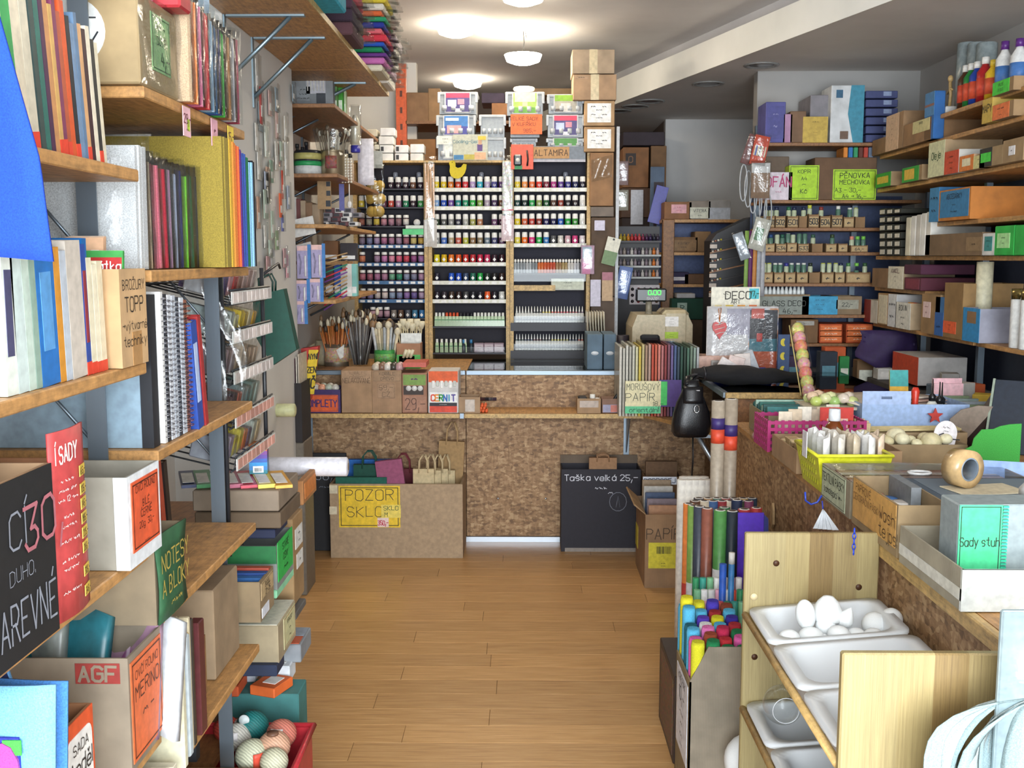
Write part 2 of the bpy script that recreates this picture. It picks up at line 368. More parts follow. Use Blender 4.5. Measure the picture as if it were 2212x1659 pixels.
def barcode(parent, o, u, v, w, h):
 o, u, v, n=frame_uv(o, u, v);mb=MB();x=0;rr=random.Random(5)
 while x<w:
  b=rr.choice((.012, .02, .035))*w;mb.add([o+u*a+v*c+n*.0012 for a, c in((x, 0), (x+b, 0), (x+b, h), (x, h))], [(0, 1, 2, 3)]);x+=b+rr.choice((.015, .03))*w
 return mk('barcode', mb, C('#222222'), parent)
FACE={'f':lambda w, d, h:((-w/2, -d/2, 0), (1, 0, 0), (0, 0, 1), w, h), 'r':lambda w, d, h:((w/2, -d/2, 0), (0, 1, 0), (0, 0, 1), d, h), 'l':lambda w, d, h:((-w/2, d/2, 0), (0, -1, 0), (0, 0, 1), d, h), 't':lambda w, d, h:((-w/2, -d/2, h), (1, 0, 0), (0, 1, 0), w, d)}
def signs_on(t, w, d, h, signs):
 for s in signs:
  o, u, v, fw, fh=FACE[s[0]](w, d, h);o, u, v=Vector(o), Vector(u), Vector(v)
  u0, v0, u1, v1=s[1];kw=s[4]if len(s)>4 else{}
  panel(t, kw.pop('name', 'sign'), o+u*u0*fw+v*v0*fh, u, v, (u1-u0)*fw, (v1-v0)*fh, s[2], s[3], **kw)
def carton(name, label, cat, loc, size, rz=0, col='#b58f68', top='open', signs=(), tape=None, front=None, group=None, m=None, rx=0, ry=0, flaps=0, th=.004):
 "cardboard box; loc is the middle of its base, local -Y is its front"
 w, d, h=size;t=thing(name, label, cat, loc, rz, group, rx, ry);mm=m or K(col)
 mb=MB()
 if top=='open':mb.tray(-w/2, w/2, -d/2, d/2, 0, h, th, front*h if front else None)
 else:mb.cb(-w/2, w/2, -d/2, d/2, 0, h, .003)
 mk('body', mb, mm, t)
 if top!='open' and top!='plain':
  s=MB();s.bx(-w/2+.002, w/2-.002, -.0012, .0012, h, h+.0006);mk('flap_seam', s, C(shade(col, .5)), t)
 if flaps:
  for sx in(-1, 1):
   f=MB();f.add([(sx*w/2, -d/2, h), (sx*w/2, d/2, h), (sx*(w/2+flaps), d/2-.01, h+flaps*.35), (sx*(w/2+flaps), -d/2+.01, h+flaps*.35)], [(0, 1, 2, 3), (3, 2, 1, 0)]);mk('flap', f, mm, t)
 if tape:
  s=MB();s.bx(-.024, .024, -d/2-.0008, -d/2, 0, h);
  if top!='open':s.bx(-.024, .024, -d/2, d/2, h, h+.0009)
  mk('tape', s, C(tape, .25), t)
 signs_on(t, w, d, h, signs);return t
def book(name, label, cat, loc, th, dp, h, rz, cover, pages='#e8e0cc', ry=0, group=None, spine=None, strip=None, rx=0):
 "upright book or pad: spine towards local -Y, thickness along local X"
 t=thing(name, label, cat, loc, rz, group, rx, ry);c=min(.002, th*.2);mb=MB()
 mb.bx(-th/2, -th/2+c, 0, dp, 0, h);mb.bx(th/2-c, th/2, 0, dp, 0, h);mb.bx(-th/2+c, th/2-c, 0, c, 0, h)
 mk('cover', mb, C(cover, .4), t)
 p=MB();p.bx(-th/2+c, th/2-c, c, dp-.003, .003, h-.003);mk('page_block', p, mat(pages, .8, 'pages'), t)
 if strip:
  s=MB();s.bx(-th/2-.0004, th/2+.0004, -.0006, .012, .0, h*.1);mk('spine_label', s, C(strip), t)
 if spine:
  s=MB();s.bx(-th*.3, th*.3, -.0006, 0, h*.25, h*.8);mk('spine_title', s, C(spine), t)
 return t
def pack(name, label, cat, loc, th, dp, h, rz, col, ry=0, group=None, kind='felt', n=4, over=.004, rx=0):
 "bagged bundle of sheets standing on edge: the sheets and their clear bag"
 t=thing(name, label, cat, loc, rz, group, rx, ry);mb=MB();q=th/n
 for k in range(n):
  e=R.uniform(0, .004);mb.bx(-th/2+k*q+q*.06, -th/2+(k+1)*q-q*.06, e, dp-e, 0.001, h-R.uniform(0, .004))
 mk('sheets', mb, mat(col, .9, kind), t)
 b=MB();o=over;zt=h+.02
 b.sheet(lambda u, v:(-th/2-o*.5-.001+.002*math.sin(v*9), -o+u*(dp+2*o), v*zt), 3, 5, .0004)
 b.sheet(lambda u, v:(-th/2-o*.5+u*(th+o), -o-.001*math.sin(v*17+u*5), v*zt), 3, 8, .0004)
 b.sheet(lambda u, v:(th/2+o*.5+.001+.002*math.sin(v*8), dp+o-u*(dp+2*o), v*zt), 3, 5, .0004)
 mk('clear_bag', b, special('sleeve'), t);return t
# the room
def bxm(*a):
 m=MB();m.bx(*a);return m
ZC, ZL=2.88, 2.62
fl=struct('floor', bxm(-1.35, 2.4, -2.5, 9.7, -.06, -.004), C('#6b4a2e'), 'honey-coloured laminate floor')
LAM=special('laminate');pw=.128;row=0;y=2.62
while y<6.3:
 x=-1.25-R.uniform(0, .9)
 while x<2.3:
  L=1.19;a, b=max(x, -1.25), min(x+L, 2.3)
  if b-a>.05:
   m=MB();m.cb(-(b-a)/2+.0006, (b-a)/2-.0006, -pw/2+.0006, pw/2-.0006, -.004, 0, .0008)
   mk('plank', m, LAM, fl, ((a+b)/2, y+pw/2, 0))
  x+=L
 y+=pw
WALLW=mat('#d9d7d2', .85, 'paint')
struct('wall_left', bxm(-1.37, -1.25, -2.5, 9.7, 0, ZC), WALLW, 'white painted side wall behind the shelves')
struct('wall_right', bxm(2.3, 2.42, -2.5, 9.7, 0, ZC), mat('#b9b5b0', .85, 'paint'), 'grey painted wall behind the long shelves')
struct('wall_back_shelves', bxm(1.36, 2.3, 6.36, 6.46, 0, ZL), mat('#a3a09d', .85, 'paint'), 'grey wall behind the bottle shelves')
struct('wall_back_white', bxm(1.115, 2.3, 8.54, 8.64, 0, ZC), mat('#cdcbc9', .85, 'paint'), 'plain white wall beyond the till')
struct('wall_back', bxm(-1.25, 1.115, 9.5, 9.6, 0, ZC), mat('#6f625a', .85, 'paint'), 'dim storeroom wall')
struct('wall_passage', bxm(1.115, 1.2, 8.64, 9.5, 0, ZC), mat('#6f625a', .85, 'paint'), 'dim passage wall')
struct('wall_back_left', bxm(-1.25, -.74, 7.55, 7.63, 0, ZC), mat('#e4e0d8', .85, 'paint'), 'white return wall beside the orange post')
struct('ceiling', bxm(-1.37, 2.42, -2.5, 9.7, ZC, ZC+.08), mat('#e4e0dd', .9, 'paint'), 'white plaster ceiling with round lamps')
a, b=Vector((2.31, 2.04)), Vector((.08, 9.6));dn=Vector((-(b-a).y, (b-a).x)).normalized()
m=MB();m.prism([(a.x, a.y), (2.4, 2.04), (2.4, 9.65), (b.x, b.y)], ZL, 2.775, 'xy')
low=struct('ceiling_lowered', m, mat('#dad4ce', .9, 'paint'), 'lowered ceiling with a slanting pale edge')
m=MB();a2, b2=a-dn*.12, b-dn*.12;m.prism([(a2.x, a2.y), (2.4, a2.y), (2.4, 9.65), (b2.x, b2.y)], 2.775, ZC, 'xy')
mk('cove', m, mat('#c4c2c4', .9, 'paint'), low)
m=MB();o=dn*.004;e=b-(b-a)*.0
m.prism([(a.x+o.x, a.y+o.y), (a.x, a.y), (b.x, b.y), (b.x+o.x, b.y+o.y)], ZL-.004, 2.78, 'xy');mk('fascia', m, mat('#f2f0e8', .8, 'paint'), low)
m=MB()
for q in((-1.35, -1.2, 0, ZC), (2.1, 2.4, 0, ZC), (-1.2, 2.1, 0, .2), (-1.2, 2.1, 2.75, ZC)):m.bx(q[0], q[1], -2.5, -2.4, q[2], q[3])
struct('wall_front', m, WALLW, 'shop front wall with a wide window')
for k, (px, py)in enumerate(((1645, 140), (1530, 180), (1405, 218), (1372, 229), (1335, 239))):
 p=at(px, py, Z=ZL);t=thing('ceiling_spotlight', 'unlit round spotlight in the lowered ceiling, %s counting from the bottle shelves'%ORD[k], 'spotlight', (p.x, p.y, ZL), 0, 'unlit spotlights')
 r=MB();r.lathe([(.098, 0), (.1, -.006), (.085, -.009), (.08, -.002)], n=24);mk('trim_ring', r, C('#8f8d8b', .4), t)
 r=MB();r.lathe([(.079, -.001), (.05, -.004), (.03, -.0045)], n=20);mk('reflector', r, mat('#77757a', .3, 'metal'), t)
def lamp(label, px, py, drop, e):
 p=at(px, py, Z=ZC-drop-.03);t=thing('ceiling_lamp', label, 'lamp', (p.x, p.y, ZC), 0, 'lit ceiling lamps')
 if drop>.05:
  c=MB();c.tube([(0, 0, 0), (.006, 0, -drop*.5), (0, .002, -drop)], .003);c.tube([(.012, 0, 0), (.02, 0, -drop*.3)], .002);mk('cable', c, C('#333333'), t)
 s=MB();s.lathe([(.02, -drop), (.085, -drop-.006), (.09, -drop-.012)], n=24);mk('housing', s, C('#e9e6e0', .4), t)
 g=MB();g.lathe([(.112, -drop-.008), (.098, -drop-.045), (.05, -drop-.062), (.004, -drop-.066)], n=24);mk('bulb', g, mat('#fff1d8', e, 'glow'), t)
lamp('round glowing lamp flush with the ceiling above the clear storage cases', 985, 67, .01, LAMP_E)
lamp('glowing lamp hanging on a short wire in front of the carton tower', 1130, 127, .13, LAMP_E)
lamp('warm glowing lamp low over the storeroom boxes at the back', 1010, 182, .01, LAMP_E)
lamp('glowing lamp cut off by the top edge of the view', 1130, -4, .01, LAMP_E)
# counter across the back
CT=.943
ct=thing('sales_counter', 'long chipboard sales counter with metal edging and a narrow front ledge', 'counter', (0, 5.7, 0))
p=MB();p.bx(-1.24, -.31, 0.0, .03, .0, CT-.02);mk('front_panel', p, OSB, ct)
p=MB();p.bx(-.306, 1.02, 0.0, .03, .03, CT-.02);mk('front_panel', p, OSB, ct)
p=MB();p.bx(-1.24, -.305, .03, .72, CT-.03, CT-.006);mk('worktop', p, special('shelf'), ct)
p=MB();p.bx(-.3, .52, .0, .70, CT-.012, CT-.004);mk('glass_top', p, GLASS, ct)
p=MB();p.bx(-.3, .52, .03, .70, CT-.22, CT-.2);mk('display_floor', p, C('#4c4640'), ct)
p=MB();p.bx(.52, 1.0, .03, .72, CT-.03, CT-.006);mk('worktop', p, special('shelf'), ct)
for x0, x1 in((-1.24, -.31), (-.305, .89)):
 p=MB();p.cb(x0, x1, -.012, .02, CT-.024, CT, .002);mk('metal_edge', p, STEEL, ct)
p=MB();p.bx(-1.24, .62, -.26, 0, .726, .744);ledge=mk('ledge', p, special('shelf'), ct)
p=MB();p.bx(-1.24, -.33, -.268, -.26, .724, .746);p.bx(-.30, .62, -.268, -.26, .724, .746);mk('ledge_edge', p, special('trimwood'), ct)
p=MB();p.bx(-.325, -.305, -.27, .0, .722, .748);mk('ledge_clip', p, STEEL, ct)
p=MB();p.bx(-.31, .22, -.012, 0, .0, .028);mk('kick_rail', p, mat('#b9c0c8', .35, 'metal'), ct)
for x in(-1.17, .545):
 p=MB();p.bx(x, x+.03, -.006, 0, .3, .726);p.prism([(0, .726), (-.2, .726), (-.2, .712), (-.02, .5), (0, .5)], x+.012, x+.016, 'yz');mk('bracket', p, STEEL, ct)
scm=MB().cyl((0, 0, 0), .006, .004, 10, 'y').mesh('screw')
for x in(-.135, .125):mk('screw', scm, mat('#d8dde0', .2, 'metal'), ct, (x, -.003, .24))
# paint racks behind the counter
RY=6.45
def rz_(y):return at(1000, y, Y=RY).z
def rx_(x):return at(x, 500, Y=RY).x
CAPW=C('#f1efe8', .4)
def pot(label, x, z, col, kind='tall', cap=True, grp='paint pots'):
 "small paint pot: body is the thing; cap and paper label are its parts"
 if kind=='tall':
  o=mk('paint_pot', shared(('pot', col), lambda b:b.lathe([(.0165, 0), (.018, .003), (.018, .036), (.014, .041)], n=12), C(col, .25)), None);h0=.040
  mk('cap', shared(('potcap', ), lambda b:b.lathe([(.0165, .038), (.017, .040), (.0165, .066), (.014, .069)], n=12), CAPW), None, o)
  mk('paper_label', shared(('potlab', ), lambda b:b.lathe([(.0184, .010), (.0184, .028)], n=12, smooth=True)if False else b.cyl((0, -.0172, .018), .0085, .0012, 10, 'y'), C('#eae7e2')), None, o)
 elif kind=='jar':
  o=mk('paint_pot', shared(('jarb', col), lambda b:b.lathe([(.0165, 0), (.0175, .004), (.0175, .046), (.0145, .050)], n=12), C('#4b3440', .25)), None)
  mk('cap', shared(('jarcap', ), lambda b:b.lathe([(.017, .049), (.0175, .051), (.017, .064), (.015, .066)], n=12), CAPW), None, o)
  mk('paper_label', shared(('jarlab', col), lambda b:b.lathe([(.0179, .008), (.0179, .042)], n=12), C(col)), None, o)
 else:
  o=mk('paint_pot', shared(('squat', col), lambda b:b.lathe([(.017, 0), (.0185, .003), (.0185, .030), (.016, .034), (.017, .036), (.017, .046), (.015, .048)], n=12), C(col, .25)), None)
  mk('paper_label', shared(('sqlab', ), lambda b:b.prism([(-.010, .018), (0, .030), (.010, .018), (0, .006)], -.0196, -.0184), C('#eceae6')), None, o)
 o.location=(x, RY+.03, z);return tag(o, label, 'paint pot', grp)
_cc=mk
def mk(name, mb, m=None, parent=None, loc=None, rot=None):
 return _cc(name, mb, m, parent, loc, rot)if not(m is not None and isinstance(m, bpy.types.Object))else _cc(name, mb, None, m, loc, rot)
def rack(label, x0, x1, z0, z1, shelves, strips, sides, backcol):
 t=thing('paint_rack', label, 'rack', ((x0+x1)/2, RY, 0), 0, 'paint racks behind the counter');w=(x1-x0)/2
 b=MB();b.bx(-w, w, .16, .17, z0, z1);mk('back_panel', b, C(backcol, .7), t)
 for s in sides:
  b=MB();b.bx(s*w-.011, s*w+.011, -.01, .17, 0 if s else z0, z1);mk('side_post', b, special('trimwood'), t)
 for z in shelves:
  b=MB();b.bx(-w+.011, w-.011, .0, .16, z-.009, z-.001);mk('shelf', b, C('#2a2730', .5), t)
 for z, h, c, n in strips:
  b=MB();b.bx(-w+.012, w-.012, -.003, 0, z-.008-h, z+.001);s=mk('price_strip', b, C(c, .5), t)
  b=MB();q=(2*w-.03)/n
  for k in range(n):
   if R.random()<.85:b.bx(-w+.015+q*(k+.15), -w+.015+q*(k+.8), -.0036, -.003, z-.005-h, z-.003)
  mk('price_tags', b, C('#e6e4e0'), s);s.children[0]['kind']='stuff'
 return t
B1, B2, B3, B4=rx_(768), rx_(929), rx_(1097), rx_(1271)
rows1=[rz_(v)for v in(407, 447, 488, 529, 568, 607, 647, 687)]
rows2=[rz_(v)for v in(406, 446, 487, 527, 567, 607, 647, 705, 762)]
rows3=[rz_(v)for v in(406, 446, 486, 526, 590, 697, 757)]
ztop=rz_(352)
rack('wooden paint rack with blue price strips beside the side wall', B1, B2-.024, .95, ztop, rows1, [(z, .012, '#2f5f8c', 9)for z in rows1[3:7]], (-1, 1), '#221c28')
rack('middle paint rack with white price strips and the tube display', B2, B3, .95, ztop, rows2, [(z, .014, '#d9d8c8', 10)for z in rows2[:7]], (-1, 1), '#1f1a26')
rack('paint rack with slim nozzle bottles under the tan nameplate', B3+.024, B4, .95, rz_(318), rows3, [(z, .014, '#d9d8c8', 10)for z in rows3[:4]], (-1, 1), '#1e1c2c')
D, LV='#3a2c36', '#b89ab8'
def fill(rk, ri, z, x0, x1, cols, kind, n=None):
 n=n or len(cols)
 for k, c in enumerate(cols):
  if not c:continue
  x=x0+(x1-x0)*(k+.5)/n
  kd={'tall':'white-capped paint pot', 'jar':'labelled paint jar', 'squat':'squat paint jar'}[kind]
  if n-k<=k:pos='%s from doorway end'%ORD[n-k-1]
  else:pos='%s from the wall end'%ORD[k]
  pot('%s %s, %s, %s row of %s rack'%(cname(c), kd, pos, ORD[ri], rk), x, z, c, kind, grp='pots on the %s rack'%rk)
q1, q2=B1+.012, B2-.036
V=['#b77f8e', '#a58fa8', '#c9a3b0', '#b05a6a', '#8f7f9c', '#bfa4a0', '#9a86a6', '#cfc3bd', '#c7b0b4']
fill('wall-side', 0, rows1[0], q1, q2, [None, None, None, None, D, D, D, '#6b4a3a', D][:9], 'tall')
fill('wall-side', 1, rows1[1], q1, q2, ['#d8c04a', None, None, '#6a4050', '#b0463c', '#a07a98', '#2c7a58', D, '#3f8a4a'], 'tall')
fill('wall-side', 2, rows1[2], q1, q2, ['#a86a58', '#9a9484', '#c9b04a', '#b07a86', '#a87a8a', '#8a6a70', '#d7d0c8', None, None], 'jar')
fill('wall-side', 3, rows1[3], q1, q2, ['#8a7a90', '#7a80a0', '#a08aa8', '#a86a8a', '#a0708a', '#a68aa0', '#b0707a', '#d8c27a', '#c9a24a'], 'jar')
fill('wall-side', 4, rows1[4], q1, q2, ['#c97a5a', None, '#a0829a', '#c078a8', '#d88aa0', '#d0607a', '#c84a5a', '#8a4a78', '#a070a0'], 'jar')
fill('wall-side', 5, rows1[5], q1, q2, ['#b06a7a', '#9a5a6a', '#a06a8a', '#a87890', '#6aa080', '#3a8a6a', '#8a90a8', '#7a7a90', '#a8829a'], 'jar')
fill('wall-side', 6, rows1[6], q1, q2, ['#a890b0', '#9a88a8', '#c0b0a8', '#d0c0b8', '#8a98b0', '#7a80a0', '#8a6aa0', '#6a5a90', '#a890a8'], 'jar')
fill('wall-side', 7, rows1[7], q1+.06, q2, ['#c8a0a8', '#b890a0', '#c09aa8']+[None]*5, 'jar', 8)
fill('wall-side', 8, rows1[7], q1+.06, q2, [None]*3+['#8a8078', '#6a5040', '#5a5f68', '#4a80a0', '#3a70a0'], 'squat', 8)
q1, q2=B2+.016, B3-.016
fill('middle', 0, rows2[0], q1, q2, ['#d8c030', '#d0b428', '#e08030', '#d04028', '#d03a40', '#a890c0', '#3aa8c0', '#b8a8c8', '#4a4a88', '#5a3a70'], 'tall')
fill('middle', 1, rows2[1], q1, q2, ['#7aa0d0', '#2a50b0', '#6a4a98', '#2a8a88', '#2a9068', '#3aa84a', '#7a9a40', '#a898a8', '#4a3a58', '#704a38'], 'tall')
fill('middle', 2, rows2[2], q1, q2, ['#3a4a38', '#5a5a58', '#8a8a88', '#3a3a48', '#a8a8a0', '#9a9a50', '#b07a58', None, '#6a4a68', '#4a2a40'], 'tall')
fill('middle', 3, rows2[3], q1, q2, ['#9a9a98', '#4a70c0', '#b0a080', '#c05a4a', '#b8b848', '#8a6a4a', '#8a7a60', '#6a7a88', '#4a4a70', '#5a3a58'], 'tall')
fill('middle', 4, rows2[4], q1, q2, ['#d8c828', '#d8b020', '#e07828', '#d85828', '#c83830', '#b83038', '#c02a48', '#c83a60', '#3a2630', '#3a2028'], 'squat')
fill('middle', 5, rows2[5], q1, q2, ['#2a2838', None, '#2a58c0', '#2a50b8', '#3a4a68', '#2a6a58', '#28a048', '#2a3a30', '#2a2828', '#3a2a28'], 'squat')
fill('middle', 6, rows2[6], q1, q2, ['#2e2a34', '#3a3238', '#4a3a30', '#3a2a28', '#4a4a4a', '#2a2a30', '#2e2c34', '#e86030', '#26242c', '#c8c8c4'], 'squat')
q1, q2=B3+.036, B4-.014
fill('nameplate', 0, rows3[0], q1, q2, ['#d8c040', '#e09050', '#e07040', '#d03a30', '#7a3040', '#a83a80', '#5a3a88', '#3a3a80', '#2a3058', '#28283a'], 'tall')
fill('nameplate', 1, rows3[1], q1, q2, ['#2a4a48', '#2a3a38', '#2a9a50', '#8a9a58', '#2a5a38', '#5a4238', '#8a3a30', '#2e2a30', '#302a30', '#d8d8d4'], 'tall')
fill('nameplate', 2, rows3[2], q1, q2, ['#d8c030', '#c86040', '#b84038', '#8a3a30', '#2a2a58', '#2a2a50', '#2a5ab0', '#2a9a40', '#3a8a38', '#dcdcd8'], 'tall')
fill('nameplate', 3, rows3[3], q1, q2, ['#e0d050', '#e87028', '#d83a80', '#28a848', '#3a78b8']+[None]*5, 'tall')
fill('nameplate', 4, rows3[3], q1, q2, [None]*5+['#5a5a5a', '#cfcac0', '#d0a8b0', '#c8407a', '#d8ccd0'], 'squat')
def slim(k, n, x, z, c):
 o=mk('glitter_bottle', shared(('slim', c), lambda b:b.lathe([(.0095, 0), (.0105, .003), (.0105, .058), (.005, .066)], n=10), C(c, .25)))
 mk('cap', shared(('slimcap', ), lambda b:b.lathe([(.005, .065), (.0075, .068), (.0075, .078), (.004, .084)], n=10), CAPW), None, o)
 o.location=(x, RY+.02+.012*(k%2), z);pos='%s from doorway end'%ORD[n-k-1]if n-k<=k else '%s from middle rack end'%ORD[k]
 tag(o, 'slim %s bottle with round white cap, %s'%(cname(c), pos), 'bottle', 'slim glitter bottles')
for k in range(24):
 c=['#9aa0a4', '#8f9498', '#a9adb0', '#7f868a', '#c86a3a', '#c05a38', '#b8503a', '#9a7a5a'][min(7, k//2)]if k<16 else['#a08a60', '#c8c4be', '#bcbcc0', '#5a5a60'][(k-16)//2]
 slim(k, 24, q1+(q2-q1)*(k+.5)/24, rows3[4], c)
b=bxm(q1, q2, RY-.004, RY-.002, rows3[4]-.05, rows3[4]+.022);single('bottle_rail', 'clear plastic rail holding the slim bottles upright', 'rail', b, CLEAR)
def nozzle(k, n, x, z, c, row):
 o=mk('outliner_bottle', shared(('noz', ), lambda b:b.lathe([(.009, 0), (.0105, .003), (.0105, .052), (.006, .060)], n=10), C('#dcdcd8', .3)))
 mk('nozzle', shared(('nozt', ), lambda b:b.lathe([(.006, .064), (.0048, .070), (.0018, .098)], n=8), CAPW), None, o)
 mk('colour_ring', shared(('nozr', c), lambda b:b.lathe([(.0064, .059), (.0064, .065)], n=8), C(c)), None, o)
 mk('paper_label', shared(('nozl', ), lambda b:b.lathe([(.0108, .012), (.0108, .036)], n=10), C('#b9bcc0')), None, o)
 o.location=(x, RY+.03, z);pos='%s from doorway end'%ORD[n-k-1]if n-k<=k else '%s from middle rack end'%ORD[k]
 tag(o, 'white nozzle bottle with %s ring, %s, %s row'%(cname(c), pos, row), 'bottle', 'nozzle bottles, %s row'%row)
for row, z, cs in(('upper', rows3[5], ['#d8d8d4', '#c8c8c4', '#26242a', '#e0c83a', '#d84038', '#d83a58', '#b03a48', '#7a5a78']), ('lower', rows3[6], ['#2a4a48', '#2a3a60', '#6a3038', '#2a2a30', '#d8c840', '#b8b048', '#3a4a6a', '#d85038'])):
 for k in range(23):nozzle(k, 23, q1+.008+(q2-q1-.016)*(k+.5)/23, z, cs[k*8//23], row)
 single('bottle_tray', 'clear plastic tray in front of the %s row of nozzle bottles'%row, 'tray', bxm(q1, q2, RY+.004, RY+.006, z, z+.04), CLEAR)
 single('shelf_skirt', 'black shelf front below the %s row of nozzle bottles'%row, 'shelf front', bxm(q1-.02, q2+.01, RY-.012, RY-.004, z-.05, z), C('#24222a'))
single('wood_bar', 'bare wooden bar above the upper nozzle bottles', 'bar', bxm(q1, q1+.25, RY-.01, RY+.01, rz_(628), rz_(616)), special('trimwood'))
t=carton('flat_set_box', 'pale flat gift box lying at the doorway end above the nozzle bottles', 'box', (rx_(1227), RY+.06, rz_(627)), (.2, .1, .07), 0, '#cfd0c4', 'plain', [('f', (.05, .1, .95, .9), '#c3c7b4', [('~~~~', .7, .2), ('~~ ~~~', .35, .15)])])
def ptube(k, n, x, z, row, cap, ref):
 o=mk('paint_tube', shared(('ptube', ), lambda b:b.add([(-.011, -.004, 0), (.011, -.004, 0), (.011, .004, 0), (-.011, .004, 0), (-.009, -.008, .06), (.009, -.008, .06), (.009, .008, .06), (-.009, .008, .06)], [(3, 2, 1, 0), (4, 5, 6, 7), (0, 1, 5, 4), (1, 2, 6, 5), (2, 3, 7, 6), (3, 0, 4, 7)]), C('#b9cfa4', .35)))
 mk('cap', shared(('ptcap', cap), lambda b:b.lathe([(.0075, .06), (.0085, .063), (.0075, .082)], n=8), C(cap)), None, o)
 mk('colour_band', shared(('ptband', ), lambda b:b.bx(-.0092, .0092, -.0075, .0075, .035, .042), C('#4f8a58')), None, o)
 o.location=(x, RY+.03, z);pos='%s from nameplate rack end'%ORD[n-k-1]if n-k<=k else '%s from the wall end'%ORD[k]
 tag(o, 'pale green tube with %s cap, %s, %s tube row'%(cname(cap), pos, row), 'paint tube', '%s row of tubes'%row)
q1, q2=B2+.02, B3-.02
for k in range(20):ptube(k, 20, q1+(q2-q1)*(k+.5)/20, rows2[7], 'upper', '#d8542e' if 3<=k<=6 else '#24242a' if 7<=k<=10 else '#e8e8e0', '')
for k in range(7):ptube(k, 7, q1+.2*(k+.5)/7, rows2[8], 'lower', '#e8e8e0', '')
for z in rows2[7:9]:single('tube_tray', 'clear plastic tray for the %s row of tubes'%('upper' if z==rows2[7]else 'lower'), 'tray', bxm(q1, q2, RY+.004, RY+.006, z, z+.035), CLEAR)
for k, x in enumerate((1000, 1016)):
 o=single('black_bottle', 'small black varnish bottle with blue cap, %s of two beside the lower tubes'%('first' if k==0 else 'second'), 'bottle', MB().lathe([(.012, 0), (.013, .003), (.013, .05), (.008, .056)], n=12), C('#25303a', .3), (rx_(x), RY+.03, rows2[8]));mk('cap', MB().lathe([(.009, .056), (.009, .078)], n=10), C('#3f7fb0'), o)
for k, x in enumerate((1033, 1055, 1077)):
 carton('refill_box', 'mauve refill box with lined label, %s of three beside the lower tubes'%ORD[k], 'box', (rx_(x), RY+.05, rows2[8]), (.06, .05, .058), 0, '#a08a94', 'plain', [('f', (.08, .15, .92, .85), '#c2b2b6', [('~~~', .7, .18), ('~~', .35, .18)])], group='refill boxes on the lower tube shelf')
for k, x in enumerate((852, 868, 885, 903, 1005, 1022, 1039, 1058, 1177, 1222, 1243, 1258)):
 o=single('clear_cup', 'empty clear cup standing behind the top paint row, %s counting from the wall'%ORD[k], 'cup', MB().lathe([(.015, 0), (.015, .035), (.011, .042)], n=12), mat('#8d919c', .2), (rx_(x), RY+.09, rows2[0]+.058-(.04 if k%3 else 0)), group='clear cups behind the top paint row')
def hang_strip(name, label, px0, px1, py0, py1, col, extra, Y=RY-.035):
 a, b=at(px0, py0, Y=Y), at(px1, py1, Y=Y);t=thing(name, label, 'hanging pack', ((a.x+b.x)/2, Y, b.z));w, h=b.x-a.x, a.z-b.z
 m=MB();m.sheet(lambda u, v:(-w/2+u*w, -.006+.003*math.sin(u*6+v*9), v*h), 4, 14, .0008);mk('clear_bag', m, FILM, t)
 extra(t, w, h)
 m=MB();m.bx(-w/2, w/2, -.003, -.001, h*.0, h*.3);mk('paper_insert', m, C(col), t);return t
def sticks(t, w, h):
 for k in range(4):mk('wooden_strip', bxm(-w*.4+k*w*.2, -w*.4+k*w*.2+w*.15, -.003, .003, h*.32, h*.92), C('#e8b48a'), t)
hang_strip('balsa_strip_pack', 'tall clear pack of peach wooden strips hanging between two paint racks', 914, 944, 338, 533, '#e3d9d0', sticks)
def beads(t, w, h):
 mk('foam_granules', bxm(-w*.42, w*.42, -.003, .004, h*.32, h*.93), mat('#d5d0cd', .6, 'speckle'), t);mk('red_rule', bxm(-w*.45, w*.45, -.005, -.0035, h*.36, h*.375), C('#c84a5a'), t)
hang_strip('granule_pack', 'tall clear pack of white granules hanging beside the orange punch card', 1083, 1110, 336, 521, '#e8c8cc', beads)
hen=[(970, 352), (974, 347), (981, 347), (984, 352), (984, 360), (989, 363), (996, 361), (1001, 354), (1008, 355), (1007, 365), (1004, 374), (998, 382), (990, 386), (981, 385), (974, 380), (971, 370), (972, 360)]
Yh=RY-.02;c0=at(988, 383, Y=Yh);m=MB();m.prism([(at(x, y, Y=Yh).x-c0.x, at(x, y, Y=Yh).z-c0.z)for x, y in hen], -.003, .003)
t=thing('felt_hen', 'yellow cut-out felt hen pinned to the middle rack', 'decoration', c0);mk('body', m, mat('#d8c23a', .9, 'felt'), t);mk('eye', MB().cyl((-.03, -.0034, .088), .003, .001, 8, 'y'), C('#4a4020'), t)
t=thing('sponge_bag', 'bag of yellow natural sponges hanging by the wall-side rack', 'sponges', at(812, 468, Y=RY-.05))
for k in range(9):mk('sponge', MB().ball((-.03+.03*(k%3)+R.uniform(-.006, .006), R.uniform(-.01, .01), .03+.075*(k//3)), .03, 9, 1.1), mat('#c9a550', .9, 'felt'), t)
mk('clear_bag', MB().sheet(lambda u, v:(-.062+u*.12, -.045+.008*math.sin(7*u+5*v), v*.3), 6, 8, .0006), FILM, t)
mk('header_card', bxm(-.05, .05, -.042, -.039, .28, .38), C('#b7b9b2'), t)
t=thing('green_strip', 'bright green plastic strip hooked on the wall-side rack', 'strip', at(893, 507, Y=RY-.04));mk('body', bxm(-.063, .06, -.006, .006, 0, .034), C('#3fc06a', .3), t);mk('white_edge', bxm(-.045, .06, -.005, .007, .036, .055), C('#cfd8cc'), t)
single('spool', 'white spool end lying in the third row of the wall-side rack', 'spool', MB().cyl((0, 0, 0), .02, .03, 16, 'y'), C('#eeeae2'), (rx_(900), RY+.02, rows1[2]+.021))
